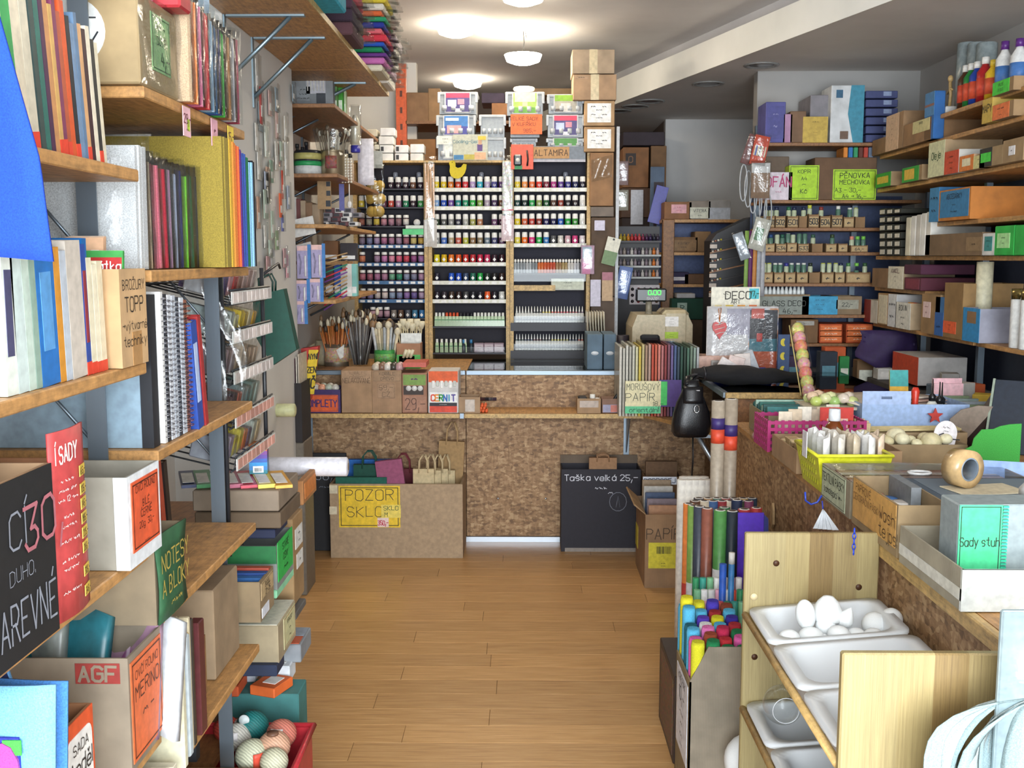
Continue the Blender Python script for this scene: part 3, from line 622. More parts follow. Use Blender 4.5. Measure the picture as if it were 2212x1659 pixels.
p=at(1128, 366, Y=RY-.04);t=thing('punch_card', 'orange blister card with a black craft punch on the nameplate rack', 'blister pack', p)
m=MB();m.cb(-.066, .066, -.003, .003, 0, .145, .002);mk('card', m, C('#e0583a'), t)
mk('punch', MB().cb(-.05, -.002, -.03, -.003, .02, .085, .008), C('#2a2d30', .3), t);mk('handle', MB().tube([(.03, -.008, .02), (.034, -.012, .06), (.028, -.008, .11)], .006), C('#2a1a1a'), t);mk('green_tab', bxm(-.045, .0, -.012, -.004, .0, .022), C('#2f8a4a'), t);mk('punch_lens', MB().cyl((-.026, -.033, .052), .012, .003, 14, 'y'), C('#d6d2c8'), t)
p0, p1=at(1108, 350, Y=RY-.02), at(1265, 316, Y=RY-.02);w, h=p1.x-p0.x, p1.z-p0.z
t=thing('nameplate', 'grey rack header with tan nameplate lettered in brown', 'sign', (p0.x, RY-.02, p0.z));mk('header_board', bxm(0, w, 0, .01, 0, h), C('#6f7780'), t)
panel(t, 'plate', (w*.275, -.001, h*.22), (1, 0, 0), (0, 0, 1), w*.5, h*.74, '#b58a58', [('ALTAMIRA', .5, .5)], '#4a3320', wt=.12)
mk('lower_rail', bxm(.0, w, -.004, 0, 0, h*.16), C('#a9a7b0'), t)
TOPZ=ztop+.015
m=bxm(B1, B3+.02, RY-.015, RY+.3, ztop+.001, ztop+.014);single('rack_top_board', 'wooden board lying over the two lower paint racks', 'board', m, special('trimwood'))
m=bxm(B3+.03, B4+.03, RY+.0, RY+.3, rz_(317)+.001, rz_(317)+.003);single('rack_top_board', 'wooden board lying over the nameplate rack', 'board', m, special('trimwood'))
def case(label, px0, px1, py0, py1, Y, pic=None, zb=None):
 a, b=at(px0, py1, Y=Y), at(px1, py0, Y=Y);w, h=b.x-a.x, b.z-a.z;t=thing('storage_case', label, 'storage case', ((a.x+b.x)/2, Y, a.z if zb is None else zb), 0, 'clear storage cases on the racks')
 mk('tub', MB().tray(-w*.46, w*.46, 0, .2, .0, h-.012, .003), mat('#8f959a', .3), t)
 mk('lid', MB().cb(-w/2, w/2, -.006, .206, h-.02, h-.002, .004), C('#a3a8ad', .3), t)
 for sx in(-1, 1):mk('clip', MB().cb(sx*w*.47-.008, sx*w*.47+.008, -.012, -.004, h*.5, h-.004, .002), C('#b0b4b8', .3), t)
 for k in range(4):mk('inner_pot', MB().cyl((-w*.33+k*w*.22, -.004, h*.16), w*.07, h*.22, 8), C('#b4b8bc'), t)
 if pic:
  s=panel(t, 'picture_card', (-w*.33, -.009, h*.06), (1, 0, 0), (0, 0, 1), w*.66, h*.92, '#c4c4c6', extra=pic)
 return t
P1=[(.05, .72, .95, .95, '#d83a5a'), (.05, .05, .95, .72, '#4a3f78'), (.12, .3, .45, .62, '#b9c4e0'), (.5, .4, .75, .66, '#d08a9a'), (.4, .05, .65, .2, '#e8e4ec')]
P2=[(.05, .05, .95, .95, '#3f78b8'), (.05, .05, .95, .45, '#4a4a98'), (.15, .1, .7, .5, '#d8a0a0'), (.1, .72, .6, .86, '#cfe0f0')]
P3=[(.05, .05, .95, .95, '#a8cc5a'), (.1, .55, .9, .95, '#dcecc0'), (.05, .05, .9, .3, '#6aa83a'), (.4, .35, .6, .55, '#d8d0a0')]
P4=[(.05, .62, .95, .95, '#8ab82a'), (.05, .05, .95, .62, '#b0a898'), (.3, .05, .7, .5, '#d8d2c8'), (.05, .05, .4, .2, '#5a4a40')]
case('clear case with red-and-purple picture card on the storage pile beside the white card', 946, 1032, 198, 247, RY-.0, P1)
case('clear case with blue picture card under the red-and-purple one', 943, 1028, 248, 296, RY-.0, P2)
case('clear case half hidden below the blue picture card', 943, 1028, 297, 349, RY+.0, [(.05, .05, .95, .95, '#e0e4dc')], TOPZ)
case('clear case without a picture, top of the pair beside the orange price sign', 1036, 1092, 247, 297, RY+.02)
case('clear case without a picture, bottom of the pair beside the orange price sign', 1036, 1092, 298, 349, RY+.02, None, TOPZ)
case('clear case with pale green picture card above the orange price sign', 1092, 1176, 198, 250, RY-.0, P3)
case('clear case behind the orange price sign', 1100, 1168, 252, 297, RY+.02, None)
case('clear case under the orange price sign', 1103, 1160, 298, 318, RY+.04, None)
case('clear case with lime-topped picture card beside the carton tower', 1182, 1262, 203, 246, RY+.0, P4)
case('clear case with red-and-blue picture card beside the carton tower', 1180, 1263, 247, 297, RY+.0, P1)
case('clear case with green grass picture at the bottom beside the carton tower', 1180, 1263, 298, 318, RY+.0, [(.05, .1, .95, .95, '#4a8a3a')])
p=at(1137, 290, Y=RY-.03);t=thing('price_sign', 'orange handwritten price sign for large sets pinned to the cases', 'sign', p)
panel(t, 'sign_card', (-.093, 0, 0), (1, 0, 0), (0, 0, 1), .186, .115, '#f0703a', [('VELKÉ SADY', .78, .17, .42), ('V KUFŘÍKU', .5, .17, .42), ('985,-', .18, .17, .6)], '#3a2018', wt=.1)
t=thing('promo_card', 'white promotion card with a person in a purple top', 'sign', at(1017, 346, Y=RY-.03))
panel(t, 'sign_card', (-.105, 0, 0), (1, 0, 0), (0, 0, 1), .205, .15, '#bfc0ae', [('Cooling-Gel', .72, .12, .35)], '#4a7a8a', extra=[(.7, .35, .85, .62, '#5a3a78'), (.73, .6, .83, .8, '#c89a78'), (.02, .02, .3, .2, '#3a78a8'), (.32, .02, .62, .22, '#b8a840'), (.62, .02, .95, .3, '#d8a880'), (.72, .78, .95, .93, '#d8b838')])
t=thing('paper_note', 'small white paper note leaning beside the promotion card', 'note', at(960, 312, Y=RY-.012));panel(t, 'sheet', (-.045, 0, 0), (1, 0, 0), (0, 0, 1), .1, .05, '#dfe0d6', [('~~~', .66, .22), ('~~', .3, .22)], '#4a4a44')
t=thing('cable_roll', 'pale round cable roll lying on the green picture case', 'roll', at(1132, 197, Y=RY+.08));mk('coil', MB().tube([(.055*math.cos(q*.52), .055*math.sin(q*.52), .012)for q in range(12)], .011, 6, True), C('#cfccc2'), t)
Yt=RY-.06
def tower(label, px0, px1, py0, py1, col, signs=(), tape='#c9b894', d=.24):
 a, b=at(px0, py1, Y=Yt), at(px1, py0, Y=Yt)
 return carton('cardboard_carton', label, 'carton', ((a.x+b.x)/2, Yt+d/2, a.z), (b.x-a.x, d, b.z-a.z-.002), 0, col, 'closed', signs, tape, group='carton tower')
lab4=[('f', (.1, .14, .88, .9), '#e9e8e4', [('~~', .84, .12, .25), ('~~', .84, .12, .72), ('~~', .42, .12, .25), ('~~', .42, .12, .72), ('~~~~', .66, .09), ('~~~~', .25, .09)], {'wt':.2})]
tower('topmost taped carton of the tower under the ceiling', 1236, 1328, 106, 159, '#a8937a')
tower('second carton down the tower under the ceiling', 1238, 1332, 160, 216, '#a8896a', [('f', (.03, .82, .35, .95), '#a8896a', [('~~~', .5, .6)], {'name':'stamp'})])
tower('third carton of the tower with a white four-part label', 1262, 1328, 217, 272, '#b08e68', lab4, None)
tower('fourth carton of the tower with a white four-part label', 1262, 1328, 273, 328, '#ab8862', lab4, None)
tower('tall brown carton under the tower beside the nameplate rack', 1274, 1326, 329, 445, '#97704c', (), None)
tower('low grey carton at the foot of the tower', 1276, 1326, 446, 468, '#7a6e64', (), None)
tower('brown carton hidden behind hanging cards below the tower', 1276, 1330, 469, 640, '#5a4636', (), None)
tower('dark carton standing on the counter below the tower', 1276, 1334, 641, 770, '#5c4c40', (), None)
single('tower_plastic', 'crumpled clear wrap hanging from the tower cartons', 'wrap', MB().sheet(lambda u, v:(u*.12, .012*math.sin(9*u+4*v), -v*.13+.03*u), 6, 6, .0008), FILM, at(1278, 345, Y=Yt-.03))
single('door_post', 'slim white upright beside the carton tower', 'post', bxm(0, .018, 0, .02, 0, 1.36), C('#b9bcc0'), (at(1327, 640, Y=Yt).x+.003, Yt, .95))
Yb=RY+.0;k=0
for px0, px1, py0, py1, c in((808, 819, 325, 347, '#d8d2c0'), (808, 819, 312, 323, '#d8d2c0'), (820, 849, 331, 348, '#eceae6'), (820, 849, 313, 330, '#eceae6'), (853, 882, 331, 348, '#efedea'), (853, 882, 313, 330, '#efedea'), (886, 914, 331, 348, '#e6e4e0'), (886, 916, 311, 330, '#efeeec'), (818, 850, 294, 312, '#e9e6e0'), (821, 853, 276, 293, '#e9e7e4'), (793, 815, 279, 295, '#cfc6b0'), (796, 813, 296, 311, '#d0c8b4')):
 a, b=at(px0, py1, Y=Yb), at(px1, py0, Y=Yb)
 carton('white_bulb_box', 'small %s box, %s of the pile on the wall-side rack'%(cname(c), ORD[k]), 'box', ((a.x+b.x)/2, Yb+.06, a.z), (b.x-a.x-.002, .12, b.z-a.z-.001), 0, c, 'plain', [('f', (.08, .2, .3, .8), '#3a3a3a', None, {'name':'printed_mark', 'th':.0006})]if k in(3, 4, 5)else(), group='small boxes on the wall-side rack');k+=1
t=thing('pallet_racking', 'storeroom racking with an orange slotted post', 'racking', (-.83, 7.4, 0))
m=MB();m.bx(-.035, .035, 0, .05, 0, 2.85);mk('post', m, C('#d05a2a', .45), t)
for k in range(9):mk('slot', bxm(-.008, .008, -.001, 0, 1.75+k*.11, 1.79+k*.11), C('#5a2a18'), t)
for z in(1.94, 2.18, 2.47):mk('shelf', bxm(.03, .75, .0, .5, z-.02, z), special('shelf_dark'), t)
Yr=7.42
for k, (px0, px1, py0, py1, c)in enumerate(((856, 925, 199, 246, '#8f6e50'), (925, 950, 190, 246, '#a88560'), (856, 940, 300, 345, '#9a6f48'), (1062, 1098, 222, 250, '#c08a60'), (1040, 1090, 200, 222, '#54485a'), (1150, 1235, 190, 205, '#a08260'))):
 a, b=at(px0, py1, Y=Yr), at(px1, py0, Y=Yr);zb=min((2.47, 1.94, 2.18), key=lambda q:abs(q-a.z))if k<3 else a.z
 carton('stored_carton', ['brown carton beside the orange post on the top storeroom shelf', 'tan carton next to the red-topped storage case at the back', 'low brown carton on the lowest storeroom shelf', 'small peach carton between storage cases at the back', 'dark flat stack between the storage cases', 'long tan carton behind the cable roll'][k], 'carton', ((a.x+b.x)/2, Yr+.16, zb+.001), (b.x-a.x, .28, b.z-zb), 0, c, 'closed', (), None, group='storeroom cartons')
# shelving along the left wall
XF=-.64
def YL(px, X=XF):return at(px, 800, X=X).y
SHD=special('shelf')
def unit(label, y0, y1, zs, posts, xb=-1.2):
 t=thing('shelving_unit', label, 'shelving', (XF, y0, 0), 0, 'shelving along the side wall');L=y1-y0
 for z in zs:
  m=MB();m.cb(xb-XF, 0, 0, L, z-.021, z-.001, .002);mk('shelf_board', m, SHD, t)
 for py in posts:
  for x in(-.09, xb-XF+.03):
   m=MB();m.bx(x-.017, x+.017, py-.0015, py+.0015, 0, 2.3);m.bx(x-.017, x-.014, py, py+.018, 0, 2.3)
   p=mk('upright', m, STEEL, t)
  for z in zs:
   m=MB();m.tube([(-.1, py+.004, z-.14), (-.2, py+.004, z-.02)], .003);mk('brace', m, STEEL, t)
 return t
NZ=dict(T=2.0, A=1.695, B=1.374, C=1.057, D=.715, E=.4);FZ=dict(F1=1.838, F2=1.528, F3=1.213, F4=.919, F5=.617, F6=.3)
unit('chipboard shelving crowded with craft books, closest to the window', .95, 1.795, NZ.values(), (-.02, .847))
unit('chipboard shelving stacked with felt sheets, sketchbooks and canvases', 1.835, 2.49, FZ.values(), (.66, ))
def lbox(px0, px1, pyt, zb, Xf=XF, d=.3, xt=None):
 cy, w, h=sd(px0, px1, pyt, Xf, zb, xt);return(Xf-d/2, cy, zb), (w, d, h)
cols=['#9fc3d0', '#a8b89a', '#a9cbd8', '#c9bda0', '#3fa05a', '#d8ccb4', '#cdc5b0', '#3a4a48', '#2f6a60', '#4a2a48', '#c08a5a', '#c9a060', '#7a3a58', '#b0563a', '#d0582e', '#23262c', '#6f8aa8', '#5f7a98', '#d0a070', '#3a1f28', '#e0d6c0', '#2a2a2a', '#d8ceb4']
y=1.30
for k, c in enumerate(cols):
 th=R.uniform(.019, .026)if k<7 else R.uniform(.0105, .0145);h=.235-.0022*k+R.uniform(-.012, .012)
 book('craft_book', '%s thin craft book leaning on the eye-high shelf, %s from the hanging blue apron'%(cname(c), ORD[k]), 'book', (XF-.012, y, NZ['A']), th, .2, h, 90, c, ry=-7, group='thin craft books on the eye-high shelf', strip='#d8432e' if k in(4, 6, 11, 12, 13, 15, 18, 21)else None);y+=th+.0014
carton('index_box', 'brown box behind the thin craft books', 'box', (-1.02, 1.55, NZ['A']), (.3, .16, .26), 90, '#8a4f2a', 'plain')
yb=1.33
for k, (c, th, h, sp)in enumerate((('#dfe6dc', .03, .2, '#4a4a6a'), ('#c8d8d4', .028, .185, None), ('#bfd0c4', .02, .21, None), ('#8fa89a', .016, .2, None), ('#2a70b8', .055, .195, '#5a98d0'), ('#d09038', .018, .19, None), ('#b9c2cc', .02, .185, None), ('#c9c0b4', .05, .2, None), ('#2a4a98', .016, .195, '#8a3038'), ('#e0d8bc', .018, .175, None), ('#e4dcc2', .016, .165, None), ('#ded2b4', .02, .17, None))):
 yb+=th/2
 t=book('hobby_book', '%s hobby book, %s from the window on the brochure shelf'%(cname(c), ORD[k]), 'book', (XF-.012, yb, NZ['B']), th, .16, h, 90, c, ry=-2.5 if k else 0, group='books beside the brochure box', spine=sp, strip='#d8432e' if k>7 else None);yb+=th/2+.0018
t=book('hobby_book', 'big blue hardback with an orange fore-edge seen beside the brochure box', 'book', (-.68, 1.655, NZ['B']), .016, .11, .205, 90, '#1f6ab0')
(lc, sz)=lbox(256, 313, 580, NZ['B'], -.635, .3, 305)
t=carton('brochure_box', 'tall tan brochure box lettered in black, holding craft booklets', 'box', lc, sz, 90, '#c9a578', 'open')
w, d, h=sz
lettering(t, (-w/2, -d/2, 0), (1, 0, 0), (0, 0, 1), w, h, [('BROŽURY', .84, .1), ('TOPP', .64, .15), ('>výtvarné', .42, .09), ('techniky', .26, .1)], '#2a241e', wt=.09)
mk('parcel_tape', bxm(-.012, .03, -d/2-.0005, -d/2, .0, h*.35), C('#b58a58', .25), t)
def cover(name, label, px0, px1, py0, py1, Y, col, lines=None, tcol='#ffffff', th=.006, extra=None, cat='booklet', rx=-6, zb=None):
 a, b=at(px0, py1, Y=Y), at(px1, py0, Y=Y);zb=a.z if zb is None else zb
 t=thing(name, label, cat, ((a.x+b.x)/2, Y, zb), 0, None, rx);w, h=b.x-a.x, b.z-zb
 mk('cover', MB().bx(-w/2, w/2, 0, th, 0, h), C(col, .4), t);mk('page_block', MB().bx(-w/2+.002, w/2-.001, th*.3, th*.7, .002, h+.0005), C('#eee8da'), t)
 if lines or extra:panel(t, 'front_print', (-w/2, -.0006, 0), (1, 0, 0), (0, 0, 1), w, h, col, lines, tcol, th=.0006, extra=extra)
 return t
for k in range(4):
 cover('booklet', 'peach paper booklet standing in the brochure box, %s of four'%ORD[k], 132+4*k, 212+1*k, 511-k, 660, 1.712+.012*k, '#d8ab88', None, extra=[(.7, .75, .9, .9, '#e8dcd0')]if k==0 else None, zb=NZ['B']+.006)
cover('booklet', 'green booklet with a red title band standing in the brochure box', 166, 256, 540, 660, 1.695, '#3f9a4a', [('Zvířátka', .86, .085)], extra=[(.2, .78, .98, .94, '#b8302e'), (0, .8, .08, 1, '#7a1f2a')], zb=NZ['B']+.006)
for k in range(14):
 c=['#6a1f2a', '#2a3a6a', '#7a2a38', '#1f4a38', '#4a2048', '#8a3028', '#20305a'][k%7]
 book('pocket_booklet', '%s narrow booklet in the hidden back row, %s from the window'%(cname(c), ORD[k]), 'booklet', (-.86, 1.36+k*.022, NZ['B']), .018, .1, .175, 90, c, group='narrow booklets in the back row')
for k, (c, th)in enumerate((('#2f6f88', .03), ('#2a5f98', .045), ('#d8c9a0', .03), ('#4a5f88', .04), ('#d8d4cc', .02), ('#8a6038', .02))):
 book('large_book', '%s tall book under the eye-high shelf, %s from the window'%(cname(c), ORD[k]), 'book', (-.8, 1.47+k*.045, NZ['B']), th, .16, .27, 90, c, group='tall books under the eye-high shelf')
(lc, sz)=lbox(-60, 105, 1000, NZ['C'], -.622, .32, 107)
t=carton('chalkboard_box', 'box with a black chalk-lettered front in coloured outline letters', 'box', lc, (sz[0], sz[1], .225), 90, '#a08060', 'open')
w, d, h=sz[0], sz[1], .225
panel(t, 'black_front', (-w/2, -d/2-.002, 0), (1, 0, 0), (0, 0, 1), w, h, '#1d1e20', [('CÍ', .72, .2, .46), ('DUHO.', .47, .08, .5), ('BAREVNÉ', .22, .24)], '#8a8f9a', wt=.07)
lettering(t, (-w/2, -d/2-.0045, 0), (1, 0, 0), (0, 0, 1), w, h, [('30,', .7, .24, .82)], '#b06a74', name='chalk_price', wt=.1)
for k in range(6):
 p=MB();p.ball((-.12+.05*k, -.06+.04*(k%3), .225), .045, 8, .7);mk('film_wrapped_wool', p, mat(['#6a3a6a', '#8a5a7a', '#c9a0b0'][k%3], .25), t)
(lc, sz)=lbox(107, 185, 915, NZ['C'], -.622, .3, 172);w, d, h=sz[0]*.96, sz[1], sz[2]
t=thing('price_list_box', 'box with a curved red price list and yellow tags', 'box', lc, 90);
mk('body', MB().tray(-w/2, w/2, -d/2+.02, d/2, 0, h*.8, .004), K('#a4714e'), t)
fn=lambda u, v:(-w/2+u*w, -d/2+.006-.007*math.sin(math.pi*u), v*h)
mk('price_list', MB().sheet(fn, 8, 4, .003), C('#c04a4a', .5), t)
def on_bow(u0, u1, z):return Vector((-w/2+u0*w, fn(u0, 0)[1]-.0026, z)), Vector(fn(u1, 0))-Vector(fn(u0, 0))
o, u=on_bow(.05, .62, 0);lettering(t, o, u, (0, 0, 1), w*.56, h, [('Í SADY', .88, .09), ('~ ~~~', .74, .03), ('~~~ ~~', .69, .03), ('~~ 12 ~~', .64, .03), ('~~~~', .55, .03), ('~~~~~', .5, .03), ('~~~ ~~', .42, .03), ('~ ~~~~', .32, .03), ('~~~~', .27, .03), ('~~ ~~~', .15, .03)], '#ead8d4', name='white_lettering', lift=.003)['kind']='stuff'
for k, v in enumerate((.72, .62, .54, .46, .38, .3, .17, .06)):
 o, u=on_bow(.7, .95, v*h);panel(t, 'price_tag', o, u, (0, 0, 1), w*.25, h*.06, '#e0c050', [('%d,-'%(65+40*k), .5, .6)], '#4a3020', th=.001)
(lc, sz)=lbox(270, 340, 998, NZ['C'], -.622, .34, 333);w, d, h=sz
t=carton('roving_box', 'open grey box with white front and orange handwritten sign for wool roving', 'box', lc, sz, 90, '#9a9588', 'open')
m=MB();m.bx(-w/2-.0015, w/2, -d/2-.002, -d/2, 0, h);m.bx(-w/2-.0015, -w/2, -d/2, -d/2+.02, 0, h);mk('white_wrap', m, C('#dfe3e6'), t)
panel(t, 'sign', (-w*.42, -d/2-.0022, h*.16), (1, 0, 0), (0, 0, 1), w*.84, h*.76, '#d85a34', [('OVČÍ ROUNO', .88, .1), ('BÍLÉ', .64, .1), ('ČERNÉ', .5, .1), ('20g  30,-', .34, .09), ('~~~~~', .08, .05)], '#2c1a14', border='#4a2418', wt=.1)
(lc, sz)=lbox(272, 347, 1350, NZ['D'], -.635, .32, 347);w, d, h=sz
t=carton('merino_box', 'deep cardboard box with orange sign, filled with bagged merino wool', 'box', lc, sz, 90, '#8f8270', 'open')
panel(t, 'sign', (-w*.46, -d/2-.0004, h*.06), (1, 0, 0), (0, 0, 1), w*.9, h*.88, '#e07040', [('OVČÍ ROUNO', .84, .08), ('MERINO', .66, .14), ('~ -', .42, .12)], '#4a2a1c', border='#5a3020', wt=.09)
panel(t, 'red_print', (-w/2-.0004, -d/2+.085, h-.042), (0, -1, 0), (0, 0, 1), .072, .034, '#9a3a34', [('AGF', .5, .7)], '#8f8270', th=.0008, wt=.2)
for k, (c, dx, dy)in enumerate((('#2a7a88', -.05, .1), ('#8a8f8a', -.03, .05), ('#5a6a5a', 0, .02), ('#8a4a7a', .02, -.04), ('#b08aa0', .04, -.09), ('#c9ccd0', .06, -.12), ('#2f7480', -.04, -.02))):
 s=MB();s.sheet(lambda u, v:(dx-.01+.02*math.sin(3*u), dy-.07+.14*u, .02+v*(h*1.05)+.012*math.sin(6*u+k)), 5, 5, .018);g=mk('wool_bag', s, mat(c, .28), t);g.rotation_euler=(0, math.radians(10+5*k%17), 0)
(lc, sz)=lbox(120, 197, 1518, NZ['D'], -.635, .26, 197);w, d, h=sz
t=carton('angel_kit_box', 'orange-fronted box with a white rounded label, holding wool tops', 'box', lc, sz, 90, '#9a6a48', 'open', [('f', (.0, .0, 1, 1), '#d8582e', None, {'name':'orange_front'})])
pts=[]
for cx, cz, a0 in((.3, .3, 180), (.82, .3, 270), (.82, .78, 0), (.3, .78, 90)):
 for q in range(5):an=math.radians(a0+q*22.5);pts.append((-w/2+cx*w+.1*w*math.cos(an), cz*h+.1*h*math.sin(an)))
s=mk('white_label', MB().prism(pts, -d/2-.003, -d/2-.0018), C('#eceae4'), t)
lettering(s, (-w/2+.2*w, -d/2-.0031, .2*h), (1, 0, 0), (0, 0, 1), w*.7, h*.68, [('SADA', .85, .12), ('Anděl', .62, .2), ('~~~', .34, .08)], '#2a2420', wt=.1);lettering(s, (-w/2+.2*w, -d/2-.0031, .2*h), (1, 0, 0), (0, 0, 1), w*.7, h*.68, [('75,-', .12, .16)], '#c84a5a', name='red_price', wt=.12)
for k, c in enumerate(('#d8ccb0', '#e0d4bc', '#c9707a', '#d09098')):mk('wool_top', MB().ball((-.03+.02*k, .05-.05*(k%2), h*.85), .05, 9, .9), mat(c, .9, 'felt'), t)
t=thing('plastic_bag', 'tall crumpled clear bag standing behind the angel kit box', 'bag', (-.80, 1.36, NZ['D']));mk('film', MB().sheet(lambda u, v:(-.08+.16*u*(1-.5*v), .01*math.sin(9*u+6*v), .27*v), 8, 8, .001), FILM, t)
def apron(u, v):
 x=-.80+u*(.205+.052*v**.8-.0);x=-.82+u*(.82-at(12+112*(v**.6), 100, Y=1.3).x*-1)if False else x
 z=1.86-v*.315-.006*math.sin(3*u);return(x, 1.3+.012*math.sin(8*u+2*v)+.015*v, z)
def apron2(u, v):
 zz=1.845-v*.298;xr=-.627+.048*min(1, v/.6)+.012*max(0, v-.6)/.4
 return(-.9+u*(xr+.9), 1.3+.012*math.sin(9*u+2*v), zz-.004*math.sin(7*u)*v)
t=thing('blue_apron', 'bright blue felt apron hanging from the shelving beside the books', 'apron', (0, 0, 0));mk('cloth', MB().sheet(apron2, 12, 12, .004), mat('#1c48c0', .9, 'felt'), t);mk('strap', MB().tube([(-.72, 1.3, 1.84), (-.70, 1.33, 1.95), (-.68, 1.36, 2.02)], .008), mat('#2456d8', .9, 'felt'), t)
p0=at(125, 1475, Y=1.3);W0, H0=.2, .22
t=thing('decorated_bag', 'light blue fabric bag with sewn pink and purple petals', 'bag', (p0.x-W0, 1.3, p0.z-H0))
mk('front', MB().sheet(lambda u, v:(u*W0-.012*(1-v), .006*math.sin(5*u), v*H0+.012*(u-1)*v), 8, 8, .004), mat('#74b0ea', .9, 'felt'), t);mk('back', MB().sheet(lambda u, v:(u*W0-.012*(1-v), .035+.006*math.sin(5*u), v*H0-.01), 6, 6, .004), mat('#4a88d0', .9, 'felt'), t)
pn=mk('applique', bxm(.02, W0-.05, -.010, -.0065, -.02, .15), mat('#3438a8', .9, 'felt'), t)
for k, (x, z, c)in enumerate(((.05, .05, '#c82a44'), (.11, .06, '#b02a3c'), (.08, .08, '#e070a0'), (.13, .1, '#a84a98'), (.045, .11, '#7a3a98'), (.1, .0, '#d04070'))):
 mk('petal', MB().prism([(x+.022*math.cos(q*.524), z+.045*math.sin(q*.524))for q in range(12)], -.0125-.0006*k, -.0105), mat(c, .9, 'felt'), pn)
for x, c in((.03, '#2f9a6a'), (.09, '#4aa0d8'), (.14, '#48c848')):mk('patch', bxm(x-.01, x+.014, -.0125, -.0105, .128, .148), mat(c, .9, 'felt'), pn)
t=thing('navy_bag', 'navy cloth bag edged in light blue behind the decorated bag', 'bag', (p0.x-.2, 1.36, p0.z-.02));mk('cloth', MB().sheet(lambda u, v:(.12*u-.02+.035*(1-v), .01*math.sin(6*u), .11*v-.08), 6, 6, .004), mat('#1f2a58', .9, 'felt'), t);mk('edge_band', MB().tube([(.098, 0, -.08+.11), (.12, .0, -.05), (.135, 0, -.08)], .005), mat('#74b0ea', .9, 'felt'), t)
w, d, h=.235, .34, .152
t=carton('taped_carton', 'carton in clear film with a green price note and a drawn face', 'carton', (XF-.0-d/2, 1.92, FZ['F1']), (.2, d, h), 90, '#a8926c', 'closed', [('f', (.3, .22, .78, .86), '#8fba80', [('~~ ~', .8, .12), ('DUTÉ', .55, .14), ('4,-', .25, .22, .68)], {'tcol':'#2c4a30', 'border':'#3a5a3a'})])
s=MB();s.cyl((-.1005, -.06, .085), .055, .0012, 28, 'x');s=mk('round_sticker', s, C('#dde0de'), t)
lettering(s, (-.1017, .0, .03), (0, -1, 0), (0, 0, 1), .11, .11, [('+', .62, .3, .3, 1.6), ('-', .3, .3, .45, 1.6)], '#b03050', name='red_marks');lettering(s, (-.1017, .0, .03), (0, -1, 0), (0, 0, 1), .11, .11, [('I', .5, .8, .62, .5), ('-', .7, .2, .85, .8), ("/", .35, .25, .85, .8)], '#20242a', name='black_marks')
mk('clear_film', MB().sheet(lambda u, v:(-.104+.21*u, -d/2-.004-.003*math.sin(9*u+7*v), v*(h+.004)), 8, 8, .0006), FILM, t)
yy=2.03
for k, (c, th, h)in enumerate((('#e8c4a0', .016, .2), ('#ee8a4a', .024, .19), ('#ee7aa8', .03, .19), ('#c02a34', .036, .185), ('#9cc0e0', .024, .18), ('#2a78b8', .022, .175), ('#3a4aa8', .012, .172), ('#4ac04a', .026, .172), ('#9a6a3a', .04, .175), ('#d0ccd4', .022, .175), ('#a83a58', .03, .18))):
 yy+=th/2;pack('felt_pack', 'bagged %s felt sheets on the top felt shelf, %s from the taped carton'%(cname(c), ORD[k]), 'felt pack', (XF+.02, yy, FZ['F1']), th, .22, h, 90, c, 0, 'bagged felt on the top felt shelf');yy+=th/2+.007
for k, (c, x, z, th)in enumerate((('#e890b8', -.72, 0, .02), ('#d870a0', -.74, .022, .02), ('#c8d8ea', -.70, .044, .02), ('#b03038', -.68, 0, .05), ('#e0c0a0', -.68, .052, .02), ('#b9d83a', -.85, 0, .05))):
 yk=1.9 if k<3 else 1.985 if k<5 else 1.86
 single('felt_bundle', '%s bundle lying on the taped carton, %s of six'%(cname(c), ORD[k]), 'felt bundle', MB().cb(-.1, .09, -.032, .032, 0, th, .004), mat(c, .5), (x-.02, yk, FZ['F1']+.1535+z), group='bundles on the taped carton')
for k, (px, c, txt)in enumerate(((404, '#e8b8c0', '29,-'), (462, '#e0a8b4', '~'), (496, '#e8c84a', '15,-'))):
 yk=YL(px+14);t=thing('shelf_tag', ['pink price tag with a lime patch hanging from the top felt shelf', 'plain pink price tag hanging from the top felt shelf', 'yellow price tag hanging from the top felt shelf'][k], 'price tag', (XF+.003, yk, FZ['F1']-.062), 90)
 panel(t, 'card', (-.022, 0, 0), (1, 0, 0), (0, 0, 1), .044, .055, c, [(txt, .6, .3), ('~~', .25, .15)], '#6a2a3a', extra=[(.5, .2, .85, .6, '#b8d83a')]if k==0 else None)
yy=1.85
for k, (c, th, h)in enumerate((('#e6e6e8', .05, .215), ('#e8c8a8', .02, .19), ('#e0788a', .036, .19), ('#c02840', .03, .185), ('#b088a8', .026, .185), ('#a8b0cc', .02, .18), ('#28306a', .026, .19), ('#7ac83a', .024, .18), ('#1f5a3a', .036, .185), ('#1c1e22', .026, .185))):
 yy+=th/2;pack('felt_pack', 'bagged %s felt on the yellow sheet shelf, %s from the brochure box'%(cname(c), ORD[k]), 'felt pack', (XF-.025, yy, FZ['F2']), th, .17 if k else .25, h, 90, c, R.uniform(-2, 2), 'bagged felt beside the big sheets');yy+=th/2+.007
yy=2.215
